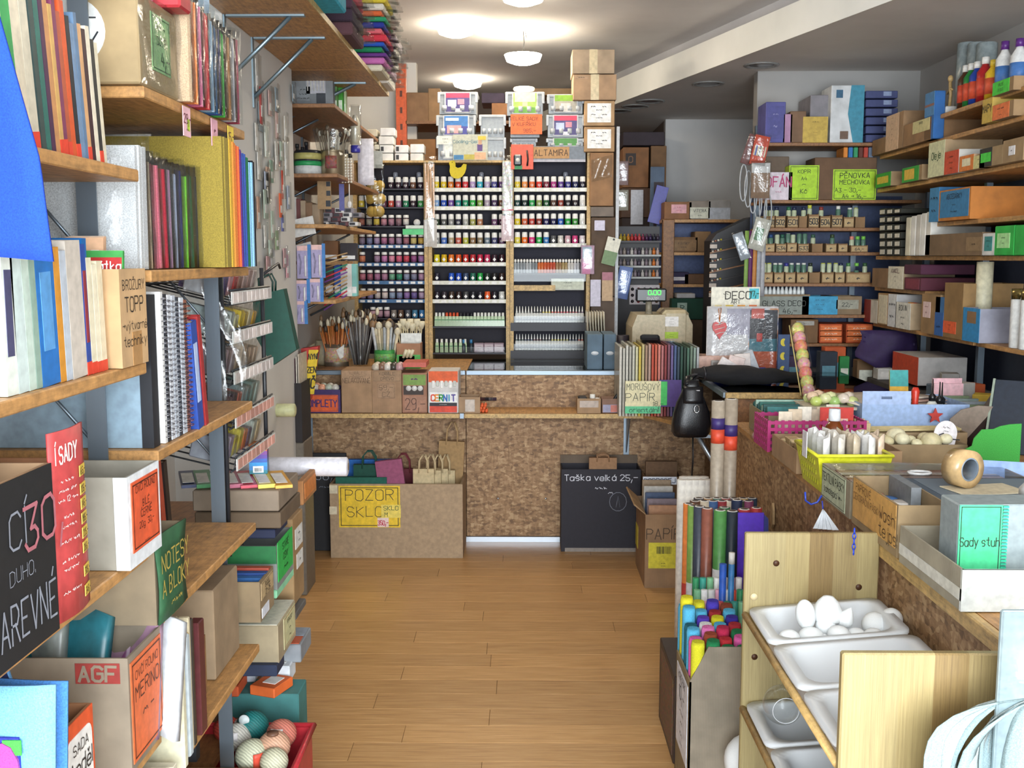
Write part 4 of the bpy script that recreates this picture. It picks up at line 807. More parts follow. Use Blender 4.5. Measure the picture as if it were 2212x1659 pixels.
for k, (c, th, h)in enumerate((('#978438', .05, .268), ('#d8a83a', .02, .268), ('#e88a3a', .03, .265), ('#e86a3a', .024, .262), ('#5a2a80', .024, .255), ('#3a58a8', .026, .25), ('#1f7a4a', .026, .245), ('#8ab8d8', .02, .235), ('#16181c', .024, .24))):
 yy+=th/2;m=MB();n=max(2, int(th/.008));q=th/n
 for j in range(n):m.bx(-th/2+j*q+.0004, -th/2+(j+1)*q-.0004, R.uniform(0, .005), .3, .0005, h-R.uniform(0, .003))
 single('felt_stack', 'stack of large %s felt sheets on edge, %s of the rainbow row'%(cname(c), ORD[k]), 'felt stack', m, mat(c, .9, 'felt'), (XF+.025, yy, FZ['F2']), 90, 'rainbow row of large felt sheets');yy+=th/2+.003
t=book('portfolio', 'large slate-blue portfolio with a black spine standing first on the sketchbook shelf', 'portfolio', (XF-.015, 1.872, FZ['F3']), .03, .35, .27, 90, '#8aa0b0', '#23262a');mk('spine_band', bxm(-.016, .016, -.001, .02, 0, .271), C('#1c1e24'), t)
def sketch(label, yk, th, h, cov, ring, dx=0):
 t=book('spiral_sketchbook', label, 'sketchbook', (XF-.01+dx, yk, FZ['F3']), th, .22, h, 90, cov, '#d8dce4', group='spiral sketchbooks')
 m=MB()
 for j in range(26):
  z=.012+j*(h-.024)/25;m.tube([(th*.5*math.cos(a), -.003+.006*math.sin(a), z+.001*math.cos(a))for a in[q*1.0472 for q in range(6)]], .0008, 4, True)
 s=mk('spiral_binding', m, mat(ring, .35, 'metal'), t);s['kind']='stuff'
yy=1.905
for k, (cov, th, h, ring)in enumerate((('#e8e8e6', .012, .275, '#9a9aa0'), ('#2a2d34', .014, .27, '#8a8a90'), ('#dfe3ea', .018, .268, '#9a9aa0'), ('#c9d0da', .018, .266, '#b0b4bc'), ('#3a3f48', .014, .262, '#a0a0a8'), ('#d8dfe8', .022, .26, '#3a3c42'), ('#8a5a48', .014, .255, '#a86a58'))):
 yy+=th/2;sketch('%s spiral sketchbook, %s from the slate-blue portfolio'%(cname(cov), ORD[k]), yy, th, h, cov, ring);yy+=th/2+.006
book('folder', 'bright blue folder leaning against the red one on the sketchbook shelf', 'folder', (XF-.0, 2.09, FZ['F3']), .035, .22, .215, 90, '#2a4a9a', ry=-8, spine='#b0c0e0')
book('folder', 'dark red folder leaning behind the bright blue one', 'folder', (XF-.0, 2.13, FZ['F3']), .018, .22, .225, 90, '#a02f30', ry=-9)
(lc, sz)=lbox(330, 394, 1125, FZ['F4'], -.63, .34, 393);w, d, h=sz
t=carton('notebook_box', 'cardboard box with a dark green front lettered in gold, full of notebooks', 'box', lc, sz, 90, '#8a7a62', 'open')
mk('green_front', MB().sheet(lambda u, v:(-w/2+u*w, -d/2-.003-.004*math.sin(3*u+4*v), v*h*1.03), 5, 5, .003), C('#2c5a3a', .7), t)
lettering(t, (-w/2, -d/2-.0095, 0), (1, 0, 0), (0, 0, 1), w, h, [('NOTESY', .72, .2), ('A BLOKY', .42, .2), ('~~~', .18, .12)], '#b8a24a', wt=.1)
for k, c in enumerate(('#d8d8d4', '#1e1e22', '#c8ccd0', '#e0ddd4')):mk('notebook', bxm(-.06+.03*k, -.042+.03*k, -.1, .1, .006, h*(1.06+.05*(k%2))), C(c), t)
for k, (c, th, h)in enumerate((('#cfc4a8', .04, .17), ('#3a2820', .02, .22), ('#4a3228', .018, .235), ('#b04a34', .02, .24), ('#2a201c', .02, .225))):
 book('leaning_book', '%s hardback leaning behind the green-fronted box, %s from it'%(cname(c), ORD[k]), 'book', (XF-.08, 2.0+k*.033, FZ['F4']), th, .2, h, 90, c, ry=-8, group='dark hardbacks behind the notebook box')
yk=1.845
for k, (c, th, h, dx)in enumerate((('#d8d2b4', .026, .235, .01), ('#6a3a4a', .012, .22, .0), ('#b9c4c8', .026, .235, .005), ('#d0c4a4', .012, .26, .0), ('#3a3530', .014, .25, .0), ('#c9c6c0', .02, .2, -.02), ('#5a2a2c', .036, .228, .0))):
 yk+=th/2+.001;x0=XF+.012+dx
 if k in(3, 4, 6):
  t=thing('picture_frame', '%s picture frame standing on edge, %s in the canvas row'%(cname(c), ORD[k]), 'picture frame', (x0, yk, FZ['F5']), 90, 'canvases and frames on edge')
  for n_, a in(('stile', (0, .022, 0, h)), ('stile', (.2, .222, 0, h)), ('rail', (.022, .2, 0, .022)), ('rail', (.022, .2, h-.022, h))):mk(n_, MB().cb(-th/2, th/2, a[0], a[1], a[2], a[3], .002), C(c, .4), t)
  mk('backing', bxm(-th*.2, th*.2, .02, .2, .02, h-.02), C('#8fa3b4'), t)
 else:
  t=thing('artist_canvas', '%s canvas standing on edge, %s in the canvas row'%(cname(c), ORD[k]), 'canvas', (x0, yk, FZ['F5']), 90, 'canvases and frames on edge')
  mk('stretcher', MB().cb(-th/2+.003, th/2, .002, .21, .001, h, .002), special('trimwood'), t);mk('cloth', MB().cb(-th/2, th/2-.006, -.001, .213, 0, h+.001, .003), C(c, .8), t)
 yk+=th/2+.004
carton('grey_carton', 'plain grey-brown carton with ragged tape at the end of the canvas shelf', 'carton', (XF-.04-.15, 2.36, FZ['F5']), (.2, .3, .205), 90, '#9a8468', 'closed', (), None)
carton('small_carton', 'small brown box between the maroon frame and the plain carton', 'box', (XF-.12, 2.16, FZ['F5']), (.07, .16, .13), 90, '#8f6a42', 'open')
for k, (c, y0)in enumerate((('#cfd8de', 1.58), ('#e0e4e2', 1.605), ('#b8c8d4', 1.63), ('#dfd8c0', 1.66), ('#d8d0b8', 1.70))):
 single('craft_board', '%s craft board on edge beneath the merino box, %s from the window'%(cname(c), ORD[k]), 'board', MB().cb(-.01, .01, 0, .25, 0, .29-.01*k, .001), C(c, .7), (XF+.02, y0+.1, NZ['E']), 90, 'craft boards under the merino box')
t=thing('shelf_tag', 'white handwritten price strip under the canvas shelf', 'price tag', (XF+.004, 1.84, FZ['F5']-.055), 90);panel(t, 'card', (-.03, 0, 0), (1, 0, 0), (0, 0, 1), .06, .045, '#e6e4dc', [('12,-', .5, .5)], '#22241e')
single('white_rod', 'short white rod lying on the yellow felt sheets under the shelf', 'rod', MB().cyl((0, 0, 0), .006, .1, 10, 'x'), C('#eceae2'), (at(225, 285, Y=2.3).x, 2.3, FZ['F2']+.2755))
# tiered display past the felt shelving
DX=-.70
t=thing('tiered_display', 'wire tiered display of bagged craft goods with rows of price squares', 'display rack', (DX, 2.54, 0))
for y in(.0, .40):
 m=MB();m.tube([(-.02, y, .82), (-.02, y, 1.52)], .006);m.tube([(-.38, y, .82), (-.38, y, 1.6)], .006);mk('frame_post', m, C('#2a2c30', .4), t)
mk('hook_arm', MB().tube([(-.02, .4, 1.5), (-.06, .78, 1.53), (-.06, .80, 1.515)], .004), C('#2a2c30', .4), t)
TZ=[1.455, 1.36, 1.262, 1.155, 1.05]
for k, z in enumerate(TZ):
 m=MB()
 for q in range(7):m.tube([(-.38, .02+q*.06, z+.07), (-.01, .02+q*.06, z-.02), (0, .02+q*.06, z+.015)], .0022, 4)
 for x, zz in((0, z+.015), (-.01, z-.02), (-.2, z+.03), (-.38, z+.07)):m.tube([(x, 0, zz), (x, .40, zz)], .003, 4)
 mk('wire_tray', m, C('#33363a', .35), t)
 m=MB();m.bx(.003, .006, 0, .4, z-.018, z+.012);s=mk('price_strip', m, C('#d8d6d0'), t)
 for q in range(9):
  c='#e9dcd6' if k<3 else '#d8a090';mk('price_square', bxm(.0062, .0072, .008+q*.043, .045+q*.043, z-.015, z+.009), C(shade(c, R.uniform(.85, 1.05))), s)
pal=[['#d8d8dc', '#6a5a9a', '#e8a8b0', '#c84a4a', '#a8786a', '#c9a8a0', '#b08a80', '#cdb4ac'], ['#b8c8c8', '#8fa8a8', '#d8e0d8', '#e8e0b0', '#e8c83a', '#c9a83a', '#d8c8a0', '#d0a030'], ['#b0a0a8', '#a89098', '#c8b8bc', '#c0a890', '#b09878', '#b8a088', '#a89078', '#c8b098'], ['#5a6068', '#7a5a6a', '#4a3a48', '#c86a5a', '#8a9a9a', '#6a8080', '#708880', '#a8b8b0'], ['#8a8f98', '#a090a0', '#b8a83a', '#c8b84a', '#d07a4a', '#6a5a70', '#b0b4a8', '#d0b890']]
for k, z in enumerate(TZ):
 for q, c in enumerate(pal[k]):
  t=thing('craft_packet', '%s bagged craft packet, %s tier of the display, %s from the felt shelving'%(cname(c), ORD[k], ORD[q]), 'packet', (DX-.035-.0, 2.56+.045*q, z-.005), 90, 'packets on the tiered display', 14)
  h=R.uniform(.05, .07);mk('goods', MB().cb(-.018, .018, 0, .06+R.uniform(0, .05), .004, h, .003), C(c, .3), t);mk('clear_bag', MB().sheet(lambda u, v:(-.021+.042*u, -.003-.002*math.sin(7*v+4*u), v*(h+.025)), 3, 4, .0006), FILM, t)
t=thing('crumpled_film', 'big crumpled clear bag hanging between the sketchbooks and the tiered display', 'bag', (-.72, 2.505, 1.2));mk('film', MB().sheet(lambda u, v:(-.07+.12*u+.02*math.sin(5*v), .012*math.sin(11*u+7*v), .30*v), 10, 10, .001), FILM, t)
Yg=3.3;pg=[at(x, y, Y=Yg)for x, y in((546, 640), (612, 624), (640, 755), (588, 790), (548, 720))]
t=thing('green_gift_bag', 'dark green paper bag with cord handles hanging past the tiered display', 'bag', (pg[0].x, Yg, pg[3].z));o=Vector(t.location)
mk('paper', MB().prism([((p-o).x, (p-o).z)for p in pg], 0, .05), C('#12463a', .6), t)
for dy in(.005, .045):mk('handle', MB().tube([(.02, dy, .22), (.018, dy, .27), (.05, dy, .285), (.062, dy, .26), (.06, dy, .225)], .0035), C('#10352c'), t)
# pile of boxes beyond the shelving
def YLx(px, X):return at(px, 900, X=X).y
def nb(name, label, pc, y0, y1, pf, Xf, pl, col, top='plain', signs=(), m=None, cat='box', zb=None, **kw):
 Y0=at(pc, (y0+y1)/2, X=Xf).y;Y1=max(at(pf, (y0+y1)/2, X=Xf).y, Y0+.05);a, b=at(pc, y1, Y=Y0), at(pc, y0, Y=Y0);xl=at(pl, y0, Y=Y0).x;zb=a.z if zb is None else zb
 return carton(name, label, cat, ((xl+Xf)/2, (Y0+Y1)/2, zb), (Y1-Y0, Xf-xl, b.z-zb), 90, col, top, signs, m=m, **kw)
t=nb('card_set_box', 'film-wrapped brown box topped with fanned colour cards', 602, 1060, 1105, 645, -.63, 415, '#8a7a68')
zt=t.location.z+.058;b0=t.children[0]
zt=max(v.co.z for v in b0.data.vertices)+t.location.z;Yc=t.location.y
for k, (c, x)in enumerate((('#e8a83a', -.655), ('#e0c84a', -.70), ('#c83a50', -.745), ('#b04a68', -.785), ('#2a4a7a', -.82), ('#3a8a4a', -.86), ('#22305e', -.9))):
 s=thing('colour_card', '%s sample card of the fan on the film-wrapped box, %s from the aisle'%(cname(c), ORD[k]), 'card', (x, Yc, zt+.001), 20, 'fan of sample cards');mk('card', bxm(-.022, .022, -.1, .1, 0, .008+.002*(k%2)), C(c, .35), s);mk('white_print', bxm(-.018, .012, -.08, .05, .0105, .0112), C('#e8e4dc'), s)
t=thing('rainbow_box', 'small upright box striped from orange to purple and blue', 'box', (at(560, 1022, Y=2.86).x, 2.86, zt+.012), 8)
for k, c in enumerate(('#2a7a8a', '#2a78b8', '#2a90d0', '#2a5ab0', '#5a3a98', '#7a3a90', '#d8683a', '#e0884a')):mk('stripe', bxm(-.024, .024, -.02, .02, k*.0105, (k+1)*.0105), C(c, .4), t)
panel(t, 'white_label', (-.014, -.0204, .004), (1, 0, 0), (0, 0, 1), .028, .018, '#e9e8e4');barcode(t, (-.01, -.0212, .007), (1, 0, 0), (0, 0, 1), .02, .01)
nb('wrapped_tray', 'brown tray in stretched film under the colour card box', 606, 1107, 1142, 650, -.63, 420, '#6a5844')
nb('navy_tray', 'navy plastic tray sticking out under the film-wrapped boxes', 594, 1144, 1164, 622, -.65, 430, '#252c48')
nb('orange_card_box', 'small worn orange box standing beyond the colour cards', 655, 1040, 1092, 684, -.66, 640, '#b07a4a', signs=[('f', (.1, .2, .9, .85), '#d08040', None)])
nb('tall_carton', 'tall narrow carton with white labels behind the green sign', 634, 1122, 1310, 656, -.66, 560, '#a08058', signs=[('f', (.2, .62, .9, .85), '#dcdcd8', [('~~', .7, .2), ('~~', .35, .2)]), ('f', (.3, .38, .9, .55), '#dcdcd8', [('~', .5, .4)])])
nb('green_sign_box', 'grey box lined in green with a vivid green handwritten sign', 598, 1180, 1275, 634, -.645, 480, '#8a8c88', 'open', [('f', (.05, .15, .95, 1.05), '#2fae4e', [('STARÉ', .78, .16), ('CENY', .5, .16), ('~~~', .22, .14)], {'tcol':'#123a1c'}), ('l', (.0, .6, 1, 1.0), '#1f6a38', None, {'name':'green_lining'})])
nb('mint_box', 'low mint green box under the vivid green sign', 598, 1276, 1294, 636, -.645, 480, '#8fd0a4')
t=nb('marker_box', 'open cardboard box with a black-framed handwritten price sign', 562, 1258, 1345, 592, -.645, 470, '#8f7a5c', 'open', [('f', (.08, .5, .95, .92), '#b8a078', [('BOUL.', .72, .3), ('21-25', .3, .3)], {'border':'#2a241c'}), ('f', (.1, .05, .6, .3), '#d8dce4', None, {'name':'white_label'})])
for k, c in enumerate(('#3a6aa8', '#2a4a88', '#a84a3a')):mk('marker', bxm(-.03+.03*k, -.01+.03*k, -.05, .05, .006, .1+.004*k), C(c), t)
nb('film_wrapped_box', 'white-topped box in stretched film with a pale green note', 601, 1352, 1436, 640, -.645, 480, '#a8997c', signs=[('f', (.3, .15, .95, .95), '#c9c79a', [('KRAJKY', .78, .14), ('~~', .5, .12), ('~~', .25, .12)], {'border':'#c07a5a'}), ('t', (.02, .02, .98, .98), '#d8d4c4', None, {'name':'white_top'})])
nb('dark_board_box', 'flat grey board resting on the pile beside the film-wrapped box', 640, 1325, 1340, 662, -.645, 560, '#5f5c58')
nb('navy_case', 'flat navy case lying under the film-wrapped box', 598, 1438, 1462, 615, -.645, 490, '#26304a')
nb('sample_card_tray', 'shallow tray of orange and grey sample cards beside the aisle', 650, 1393, 1432, 673, -.635, 600, '#8a8f94', signs=[('t', (.05, .1, .45, .9), '#c05a3a', None, {'name':'orange_cards'}), ('t', (.5, .1, .95, .9), '#9098a4', None, {'name':'grey_cards'})])
t=nb('teal_box', 'long teal cardboard box crammed with packs at knee height', 646, 1500, 1600, 664, -.62, 470, '#3f7a78', 'plain')
zt=max(v.co.z for v in t.children[0].data.vertices)+t.location.z;Yt_=t.location.y
for k, (x, c, w, h, l)in enumerate(((-.70, '#dfe4ea', .1, .05, 'white box lettered in black on the teal box'), (-.80, '#cfd6e0', .09, .04, 'pale box behind the orange packs'), (-.70, '#d8642a', .12, .028, 'orange clay pack with a paper label in front'), (-.82, '#c8562a', .12, .03, 'orange clay pack half under the shelf'), (-.9, '#7a2f28', .1, .035, 'dark red pack beside the orange ones'))):
 s=carton('clay_pack', l, 'pack', (x, Yt_+(.06 if k<2 else-.03), zt+.001), (w*.8, .08, h), 90 if k!=2 else 70, c, 'plain', [('t', (.3, .2, .8, .7), '#e8e6e2', [('6,50', .5, .4)]if k==0 else None, {'name':'paper_label'})], group='packs on the teal box')
u3=thing('box_rack', 'low shelf stand carrying the pile of boxes beyond the felt shelving', 'shelving', (-1.2, 2.55, 0))
for z in(.12, .28, .45, .62, .78):mk('shelf_board', bxm(0, .42, 0, .75, z-.018, z), special('shelf_dark'), u3)
for x in(.02, .36):
 for y in(.02, .73):mk('upright', bxm(x-.015, x+.015, y-.015, y+.015, 0, .8), STEEL, u3)
p=at(752, 1008, Y=3.35);t=thing('cellophane_roll', 'thick roll of bubble film poking out over the pile of boxes', 'roll', (p.x-.36, 3.35, p.z));mk('film_layers', MB().lathe([(.024, 0), (.031, .004), (.031, .356), (.024, .36)], n=20, axis='x'), mat('#d9d6dc', .3), t);mk('core', MB().cyl((.356, 0, 0), .012, .005, 12, 'x'), C('#8a7a68'), t)
t=thing('twine_basket', 'red plastic basket heaped with balls of twine', 'basket', (-.72, 2.55, .14))
m=MB();m.tray(-.15, .155, -.2, .17, 0, .16, .006);mk('body', m, C('#b02a34', .35), t)
m=MB();m.tube([(-.155, -.205, .16), (.16, -.205, .16), (.16, .175, .16), (-.155, .175, .16)], .009, 6, True);mk('rim', m, C('#b8303a', .35), t)
carton('basket_stand', 'worn low carton under the red twine basket', 'carton', (-.74, 2.53, 0), (.3, .3, .138), 0, '#8a7658', 'closed')
for k, (px, py, r, c, l)in enumerate(((545, 1568, .044, '#1f7a78', 'teal ball of twine with a round sticker'), (608, 1585, .04, '#d07a68', 'salmon ball of twine with a white label'), (592, 1612, .042, '#d8a88a', 'peach cone of twine with a hollow top'), (545, 1632, .044, '#cfd0b4', 'cream ball of twine with a red paper band'), (592, 1645, .036, '#d0cdb0', 'small cream ball of twine at the front'), (512, 1592, .038, '#e0ddd2', 'white ball of twine with a paper label'), (490, 1575, .036, '#c84a3a', 'red ball of twine behind the grey flap'), (520, 1575, .03, '#d8d0c8', 'pale ball of twine between red and teal'))):
 p=at(px, py, Z=.31-.012*(k>2));s=thing('twine_ball', l, 'twine', p, 0, 'balls of twine in the red basket');mk('winding', MB().ball((0, 0, 0), r, 16, .95, k=10), mat(c, .6, 'twine'), s)
 if k==2:mk('hollow', MB().cyl((0, -.01, r*.86), r*.36, .006, 12), C('#6a4a38'), s)
 if k in(1, 5):mk('label', MB().sheet(lambda u, v:(r*1.03*math.sin(-.5+u*.8), -r*1.03*math.cos(-.5+u*.8)*math.cos(v*.5), r*1.03*math.sin(.15+v*.6)), 4, 3, .001), C('#e8e4e4'), s)
 if k==3:mk('paper_band', MB().sheet(lambda u, v:(r*1.03*math.sin(.3+u*.6), -r*1.03*math.cos(.3+u*.6), -r*.5+v*r), 4, 4, .001), C('#d04a34'), s)
 if k==0:mk('sticker', MB().cyl((-.012, -r*.8, r*.72), .014, .003, 14, 'y'), C('#cfd8d8'), s)
t=thing('grey_flap_box', 'grey cardboard flap box beside the twine basket', 'box', (-.735, 2.3, .0));mk('body', MB().cb(-.075, .06, -.06, .06, .0, .36, .003), K('#8f8a7e'), t)
for k, c in enumerate(('#6a4a6a', '#d8d8dc', '#b9a84a', '#3a5a98')):
 single('leaflet', '%s leaflet below the canvas shelf, %s from the top'%(cname(c), ORD[3-k]), 'leaflet', bxm(-.1, .07, -.08, .08, 0, .012), C(c), (-.76, 2.12+.01*k, .28+.0125*k), 12*k-10, 'leaflets under the canvas shelf')
carton('leaflet_stand', 'plain carton under the leaflets below the canvas shelf', 'carton', (-.78, 2.13, 0), (.25, .16, .279), 0, '#7f6c52', 'closed')
# on the floor in front of the counter
p=at(655, 1198, Z=0);t=thing('chalkboard', 'black chalkboard leaning on the counter behind the brown crate', 'chalkboard', (-1.06, 5.5, 0), 0, None, -8);mk('board', MB().cb(-.12, .12, 0, .015, 0, .52, .003), C('#1b1a1e', .7), t)
lettering(t, (-.1, -.0005, .3), (1, 0, 0), (0, 0, 1), .22, .2, [('/5L', .85, .2, .7), ('36,-', .5, .22, .55), ('~~~', .2, .1)], '#9aa0b0', name='chalk_writing', wt=.06)
x0, x1=at(715, 1205, Y=5.37).x, at(1000, 1205, Y=5.37).x;w=x1-x0;h=at(900, 1046, Y=5.37).z;xc=(x0+x1)/2
t=carton('bag_crate', 'big brown open crate with yellow warning sign, full of gift bags', 'crate', (xc, 5.525, 0), (w, .31, h), 0, '#a58a6a', 'open', th=.012, m=mat('#a68d70', .7, 'plain'))
def on_front(px0, py0, px1, py1):return Vector((at(px0, py1, Y=5.37).x-xc, -.1555, at(px0, py1, Y=5.37).z)), at(px1, py1, Y=5.37).x-at(px0, py1, Y=5.37).x, at(px0, py0, Y=5.37).z-at(px0, py1, Y=5.37).z
o, ww, hh=on_front(733, 1049, 865, 1139);s=panel(t, 'yellow_sign', o, (1, 0, 0), (0, 0, 1), ww, hh, '#e6c02a', [('POZOR', .78, .26), ('SKLO', .38, .24, .42)], '#2a2a1c', border='#3a3418', wt=.06)
o, ww, hh=on_front(824, 1090, 866, 1118);o.y-=.003;panel(t, 'yellow_note', o, (1, 0, 0), (0, 0, 1), ww, hh, '#e8d060', [('SKLO', .75, .32), ('M', .25, .3, .25)], '#1f4a2a', wt=.12)
o, ww, hh=on_front(816, 1118, 840, 1138);o.y-=.003;panel(t, 'pink_price', o, (1, 0, 0), (0, 0, 1), ww, hh, '#ead0c8', [('350,-', .45, .5)], '#c02a4a', wt=.16)
for q in((712, 1048, 729, 1066), (712, 1094, 728, 1111)):
 o, ww, hh=on_front(*q);panel(t, 'paper_tape', o, (1, 0, 0), (0, 0, 1), ww, hh, '#d8ccb0')
def gift_bag(label, px0, px1, py0, py1, Y, col, ry=0, hcol=None, hh=.07, hx=None):
 a, b=at(px0, py1, Y=Y), at(px1, py0, Y=Y);w, h=b.x-a.x, b.z-a.z;t=thing('gift_bag', label, 'paper bag', ((a.x+b.x)/2, Y, .02), 0, 'paper bags', 0, ry);z1=b.z-.02
 m=MB();m.add([(-w/2, -.012, 0), (w/2, -.012, 0), (w/2, .012, 0), (-w/2, .012, 0), (-w/2, -.016, z1), (w/2, -.016, z1), (w/2, .016, z1), (-w/2, .016, z1)], [(3, 2, 1, 0), (0, 1, 5, 4), (1, 2, 6, 5), (2, 3, 7, 6), (3, 0, 4, 7), (4, 5, 6, 7)]);mk('paper', m, C(col, .8), t)
 if hcol:
  for dy in(-.018, .018):mk('handle', MB().tube([(-w*.22, dy, z1-.02), (-w*.2, dy, z1+hh*.6), (-w*.06, dy, z1+hh), (w*.08, dy, z1+hh), (w*.2, dy, z1+hh*.55), (w*.22, dy, z1-.02)], .004), C(hcol, .8), t)
gift_bag('dark green paper bag with twisted handles in the brown crate', 765, 832, 1003, 1045, 5.44, '#174a3c', 0, '#1a4a3e')
gift_bag('wide green paper bag lying low at the front of the brown crate', 726, 836, 1030, 1046, 5.40, '#1c5a4c')
gift_bag('blue paper bag peeping out behind the dark green one', 752, 850, 992, 1046, 5.56, '#2a6ab8')
gift_bag('mauve paper bag tilted in the brown crate', 836, 893, 992, 1046, 5.41, '#96506e', -7)
gift_bag('tall tan paper bag with looped handle rising from the brown crate', 938, 992, 952, 1046, 5.6, '#a5855a', 3, '#b8986c', .1)
for k in range(4):gift_bag('cream paper bag with cord handles in the brown crate, %s from the mauve bag'%ORD[k], 893+17*k, 938+15*k, 1012+3*(k%2), 1046, 5.43+.035*k, '#c9b48c', 0, '#cdb68e', .07+.01*(k%2))
gift_bag('maroon paper bag with handles at the back of the brown crate', 838, 905, 1012, 1046, 5.62, '#6a2a34', 0, '#7a3038', .08)
x0, x1=at(1212, 1190, Y=5.5).x, at(1382, 1190, Y=5.5).x;w=x1-x0;h=at(1300, 1014, Y=5.5).z
t=thing('black_bag_box', 'black open box chalk-lettered with the price of large bags', 'box', ((x0+x1)/2, 5.59, 0));mk('body', MB().tray(-w/2, w/2, -.09, .09, 0, h, .005), C('#23212a', .7), t)
mk('raised_back', bxm(-w/2, w/2, .085, .09, h, h+.045), K('#6a5a4a'), t);mk('worn_base', bxm(-w/2+.02, w/2-.02, -.0912, -.09, 0, .02), C('#8a8078'), t)
lettering(t, (-w/2, -.0905, 0), (1, 0, 0), (0, 0, 1), w, h, [('Taška velká 25,-', .9, .07), ('~~~', .78, .05, .5), ('~', .72, .05, .62)], '#d8d8e0', name='chalk_lettering', wt=.12)
m=MB();m.tube([(.09+.045*math.cos(q*.449), -.0912, .27+.05*math.sin(q*.449))for q in range(14)], .0018, 4, True);m.tube([(.08, -.0912, .24), (.09, -.0912, .30), (.1, -.0912, .24)], .0018, 4);mk('chalk_emblem', m, C('#8f93a0'), t)
for k in range(4):gift_bag('tan paper bag tucked in the black box, %s from the front'%ORD[k], 1272+5*k, 1332-3*k, 988+2*k, 1020, 5.53+.032*k, '#9a7656', 0, '#9a7656', .02)
x0, x1=at(1392, 1100, Y=5.38).x, at(1470, 1100, Y=5.38).x
t=carton('kraft_bag_box', 'brown box of kraft bags between the black box and the counter corner', 'box', ((x0+x1)/2, 5.48, 0), (x1-x0, .2, at(1430, 1030, Y=5.38).z), 0, '#8a6a4c', 'open')
for k in range(4):gift_bag('flat kraft bag in the brown box beside the black one, %s from the front'%ORD[k], 1394+2*k, 1462, 996, 1040, 5.41+.04*k, '#6a503a')
Y0=4.88;x0, x1=at(1392, 1268, Y=Y0).x, at(1470, 1268, Y=Y0).x;h=at(1430, 1112, Y=Y0).z;w=x1-x0
t=carton('paper_carton', 'tall brown carton with a yellow barcode label, holding frames on sale', 'carton', ((x0+x1)/2, 5.08, 0), (w, .4, h), 0, '#9a7a5a', 'open', [('f', (.1, .27, .92, .62), '#d8cc3a', [('~~', .2, .08), ('~~~', .1, .06)], {'name':'yellow_label'}), ('l', (.0, .3, .25, .62), '#c9bc3a', None, {'name':'yellow_label'})])
lettering(t, (-w/2, -.2004, h*.64), (1, 0, 0), (0, 0, 1), w, h*.2, [('PAPÍR', .5, .7)], '#4a3826', wt=.08);barcode(t, (-w*.18, -.2024, h*.47), (1, 0, 0), (0, 0, 1), w*.4, h*.1)
for k in range(2):mk('flap', MB().prism([(-w/2, h), (-w/2, h+.005), (-w/2-.05, h+.05), (-w/2-.055, h+.045)], -.2+.2*k, -.01+.2*k), K('#a4845f'), t)
for k, c in enumerate(('#b88a68', '#8a7a80', '#4a5a78', '#c8c4bc', '#a08a70')):
 single('sale_picture', '%s frame standing in the paper carton, %s from the front'%(cname(c), ORD[k]), 'picture frame', MB().cb(-w*.42, w*.42, -.008, .008, 0, h+.02+.016*k, .002), C(c, .4), ((x0+x1)/2+.01, 4.96+.07*k, .006), group='frames in the paper carton')
t=thing('sale_note', 'white handwritten sale note above the frames in the paper carton', 'note', (x0+.03, 5.27, h+.06));panel(t, 'card', (0, 0, 0), (1, 0, 0), (0, 0, 1), .17, .04, '#dcdfe8', [('DOPRODEJ', .5, .55)], '#1f2a48', wt=.14);mk('stick', bxm(.08, .09, .002, .006, -.09, .0), C('#a08a68'), t)
# pillar, wall shelves and loft shelf on the left
struct('wall_pillar', bxm(-1.26, -1.03, 3.75, 4.85, 0, ZC), WALLW, 'white pillar hung with small packs')
t=thing('loft_shelf', 'wide chipboard loft shelf under the ceiling on steel brackets', 'shelf', (-.70, 2.6, 2.375))
mk('board', MB().cb(-.33, 0, 0, 2.25, 0, .02, .002), SHELF, t);mk('board', MB().cb(-.545, 0, 2.255, 3.05, 0, .02, .002), SHELF, t);mk('edge_strip', bxm(0, .004, 0, 3.05, 0, .021), special('trimwood'), t)
for y in(.35, 1.17, 1.55, 2.6):
 xw=-.33 if y<2.25 else-.54
 m=MB();m.bx(xw+.01, -.05, y-.012, y+.012, -.006, 0);m.bx(xw, xw+.006, y-.012, y+.012, -.26, 0);m.tube([(xw+.005, y, -.22), (-.1, y, -.006)], .008, 4);mk('bracket', m, mat('#9ab0bc', .45, 'metal'), t)
def loft(label, x0, x1, y0, y1, z, h, c, kind='felt', film=True):
 t=thing('loft_pack', label, 'pack', ((x0+x1)/2, (y0+y1)/2, 2.396+z), 0, 'packs on the loft shelf');w, d=(x1-x0)/2, (y1-y0)/2
 mk('sheets', MB().cb(-w, w, -d, d, 0, h-.002, .006), mat(c, .8, kind), t)
 if film:mk('film_end', MB().sheet(lambda u, v:(w+.001+.05*u, -d+2*d*v, h*.5+(.5-u)*h*.8*math.sin(7*v)*.4+.01*math.sin(20*v)), 4, 8, .001), FILM, t)
loft('turquoise folder lying on the loft shelf, closest to the window', -1.0, -.62, 3.5, 3.85, 0, .1, '#2f9ab0', 'plain', False)
loft('second turquoise folder under the ceiling on the loft shelf', -1.0, -.64, 3.52, 3.84, .102, .1, '#3aa6bc', 'plain', False)
for k, (c, h)in enumerate((('#5a3a40', .05), ('#3a2a38', .05), ('#4a3040', .04), ('#c84a5a', .05), ('#e08a98', .04))):
 loft('%s felt pack on the loft shelf, %s layer of the dark pile'%(cname(c), ORD[k]), -1.0, -.655, 4.2, 4.5, sum((.05, .05, .04, .05, .04)[:k]), h, c)
zz=0
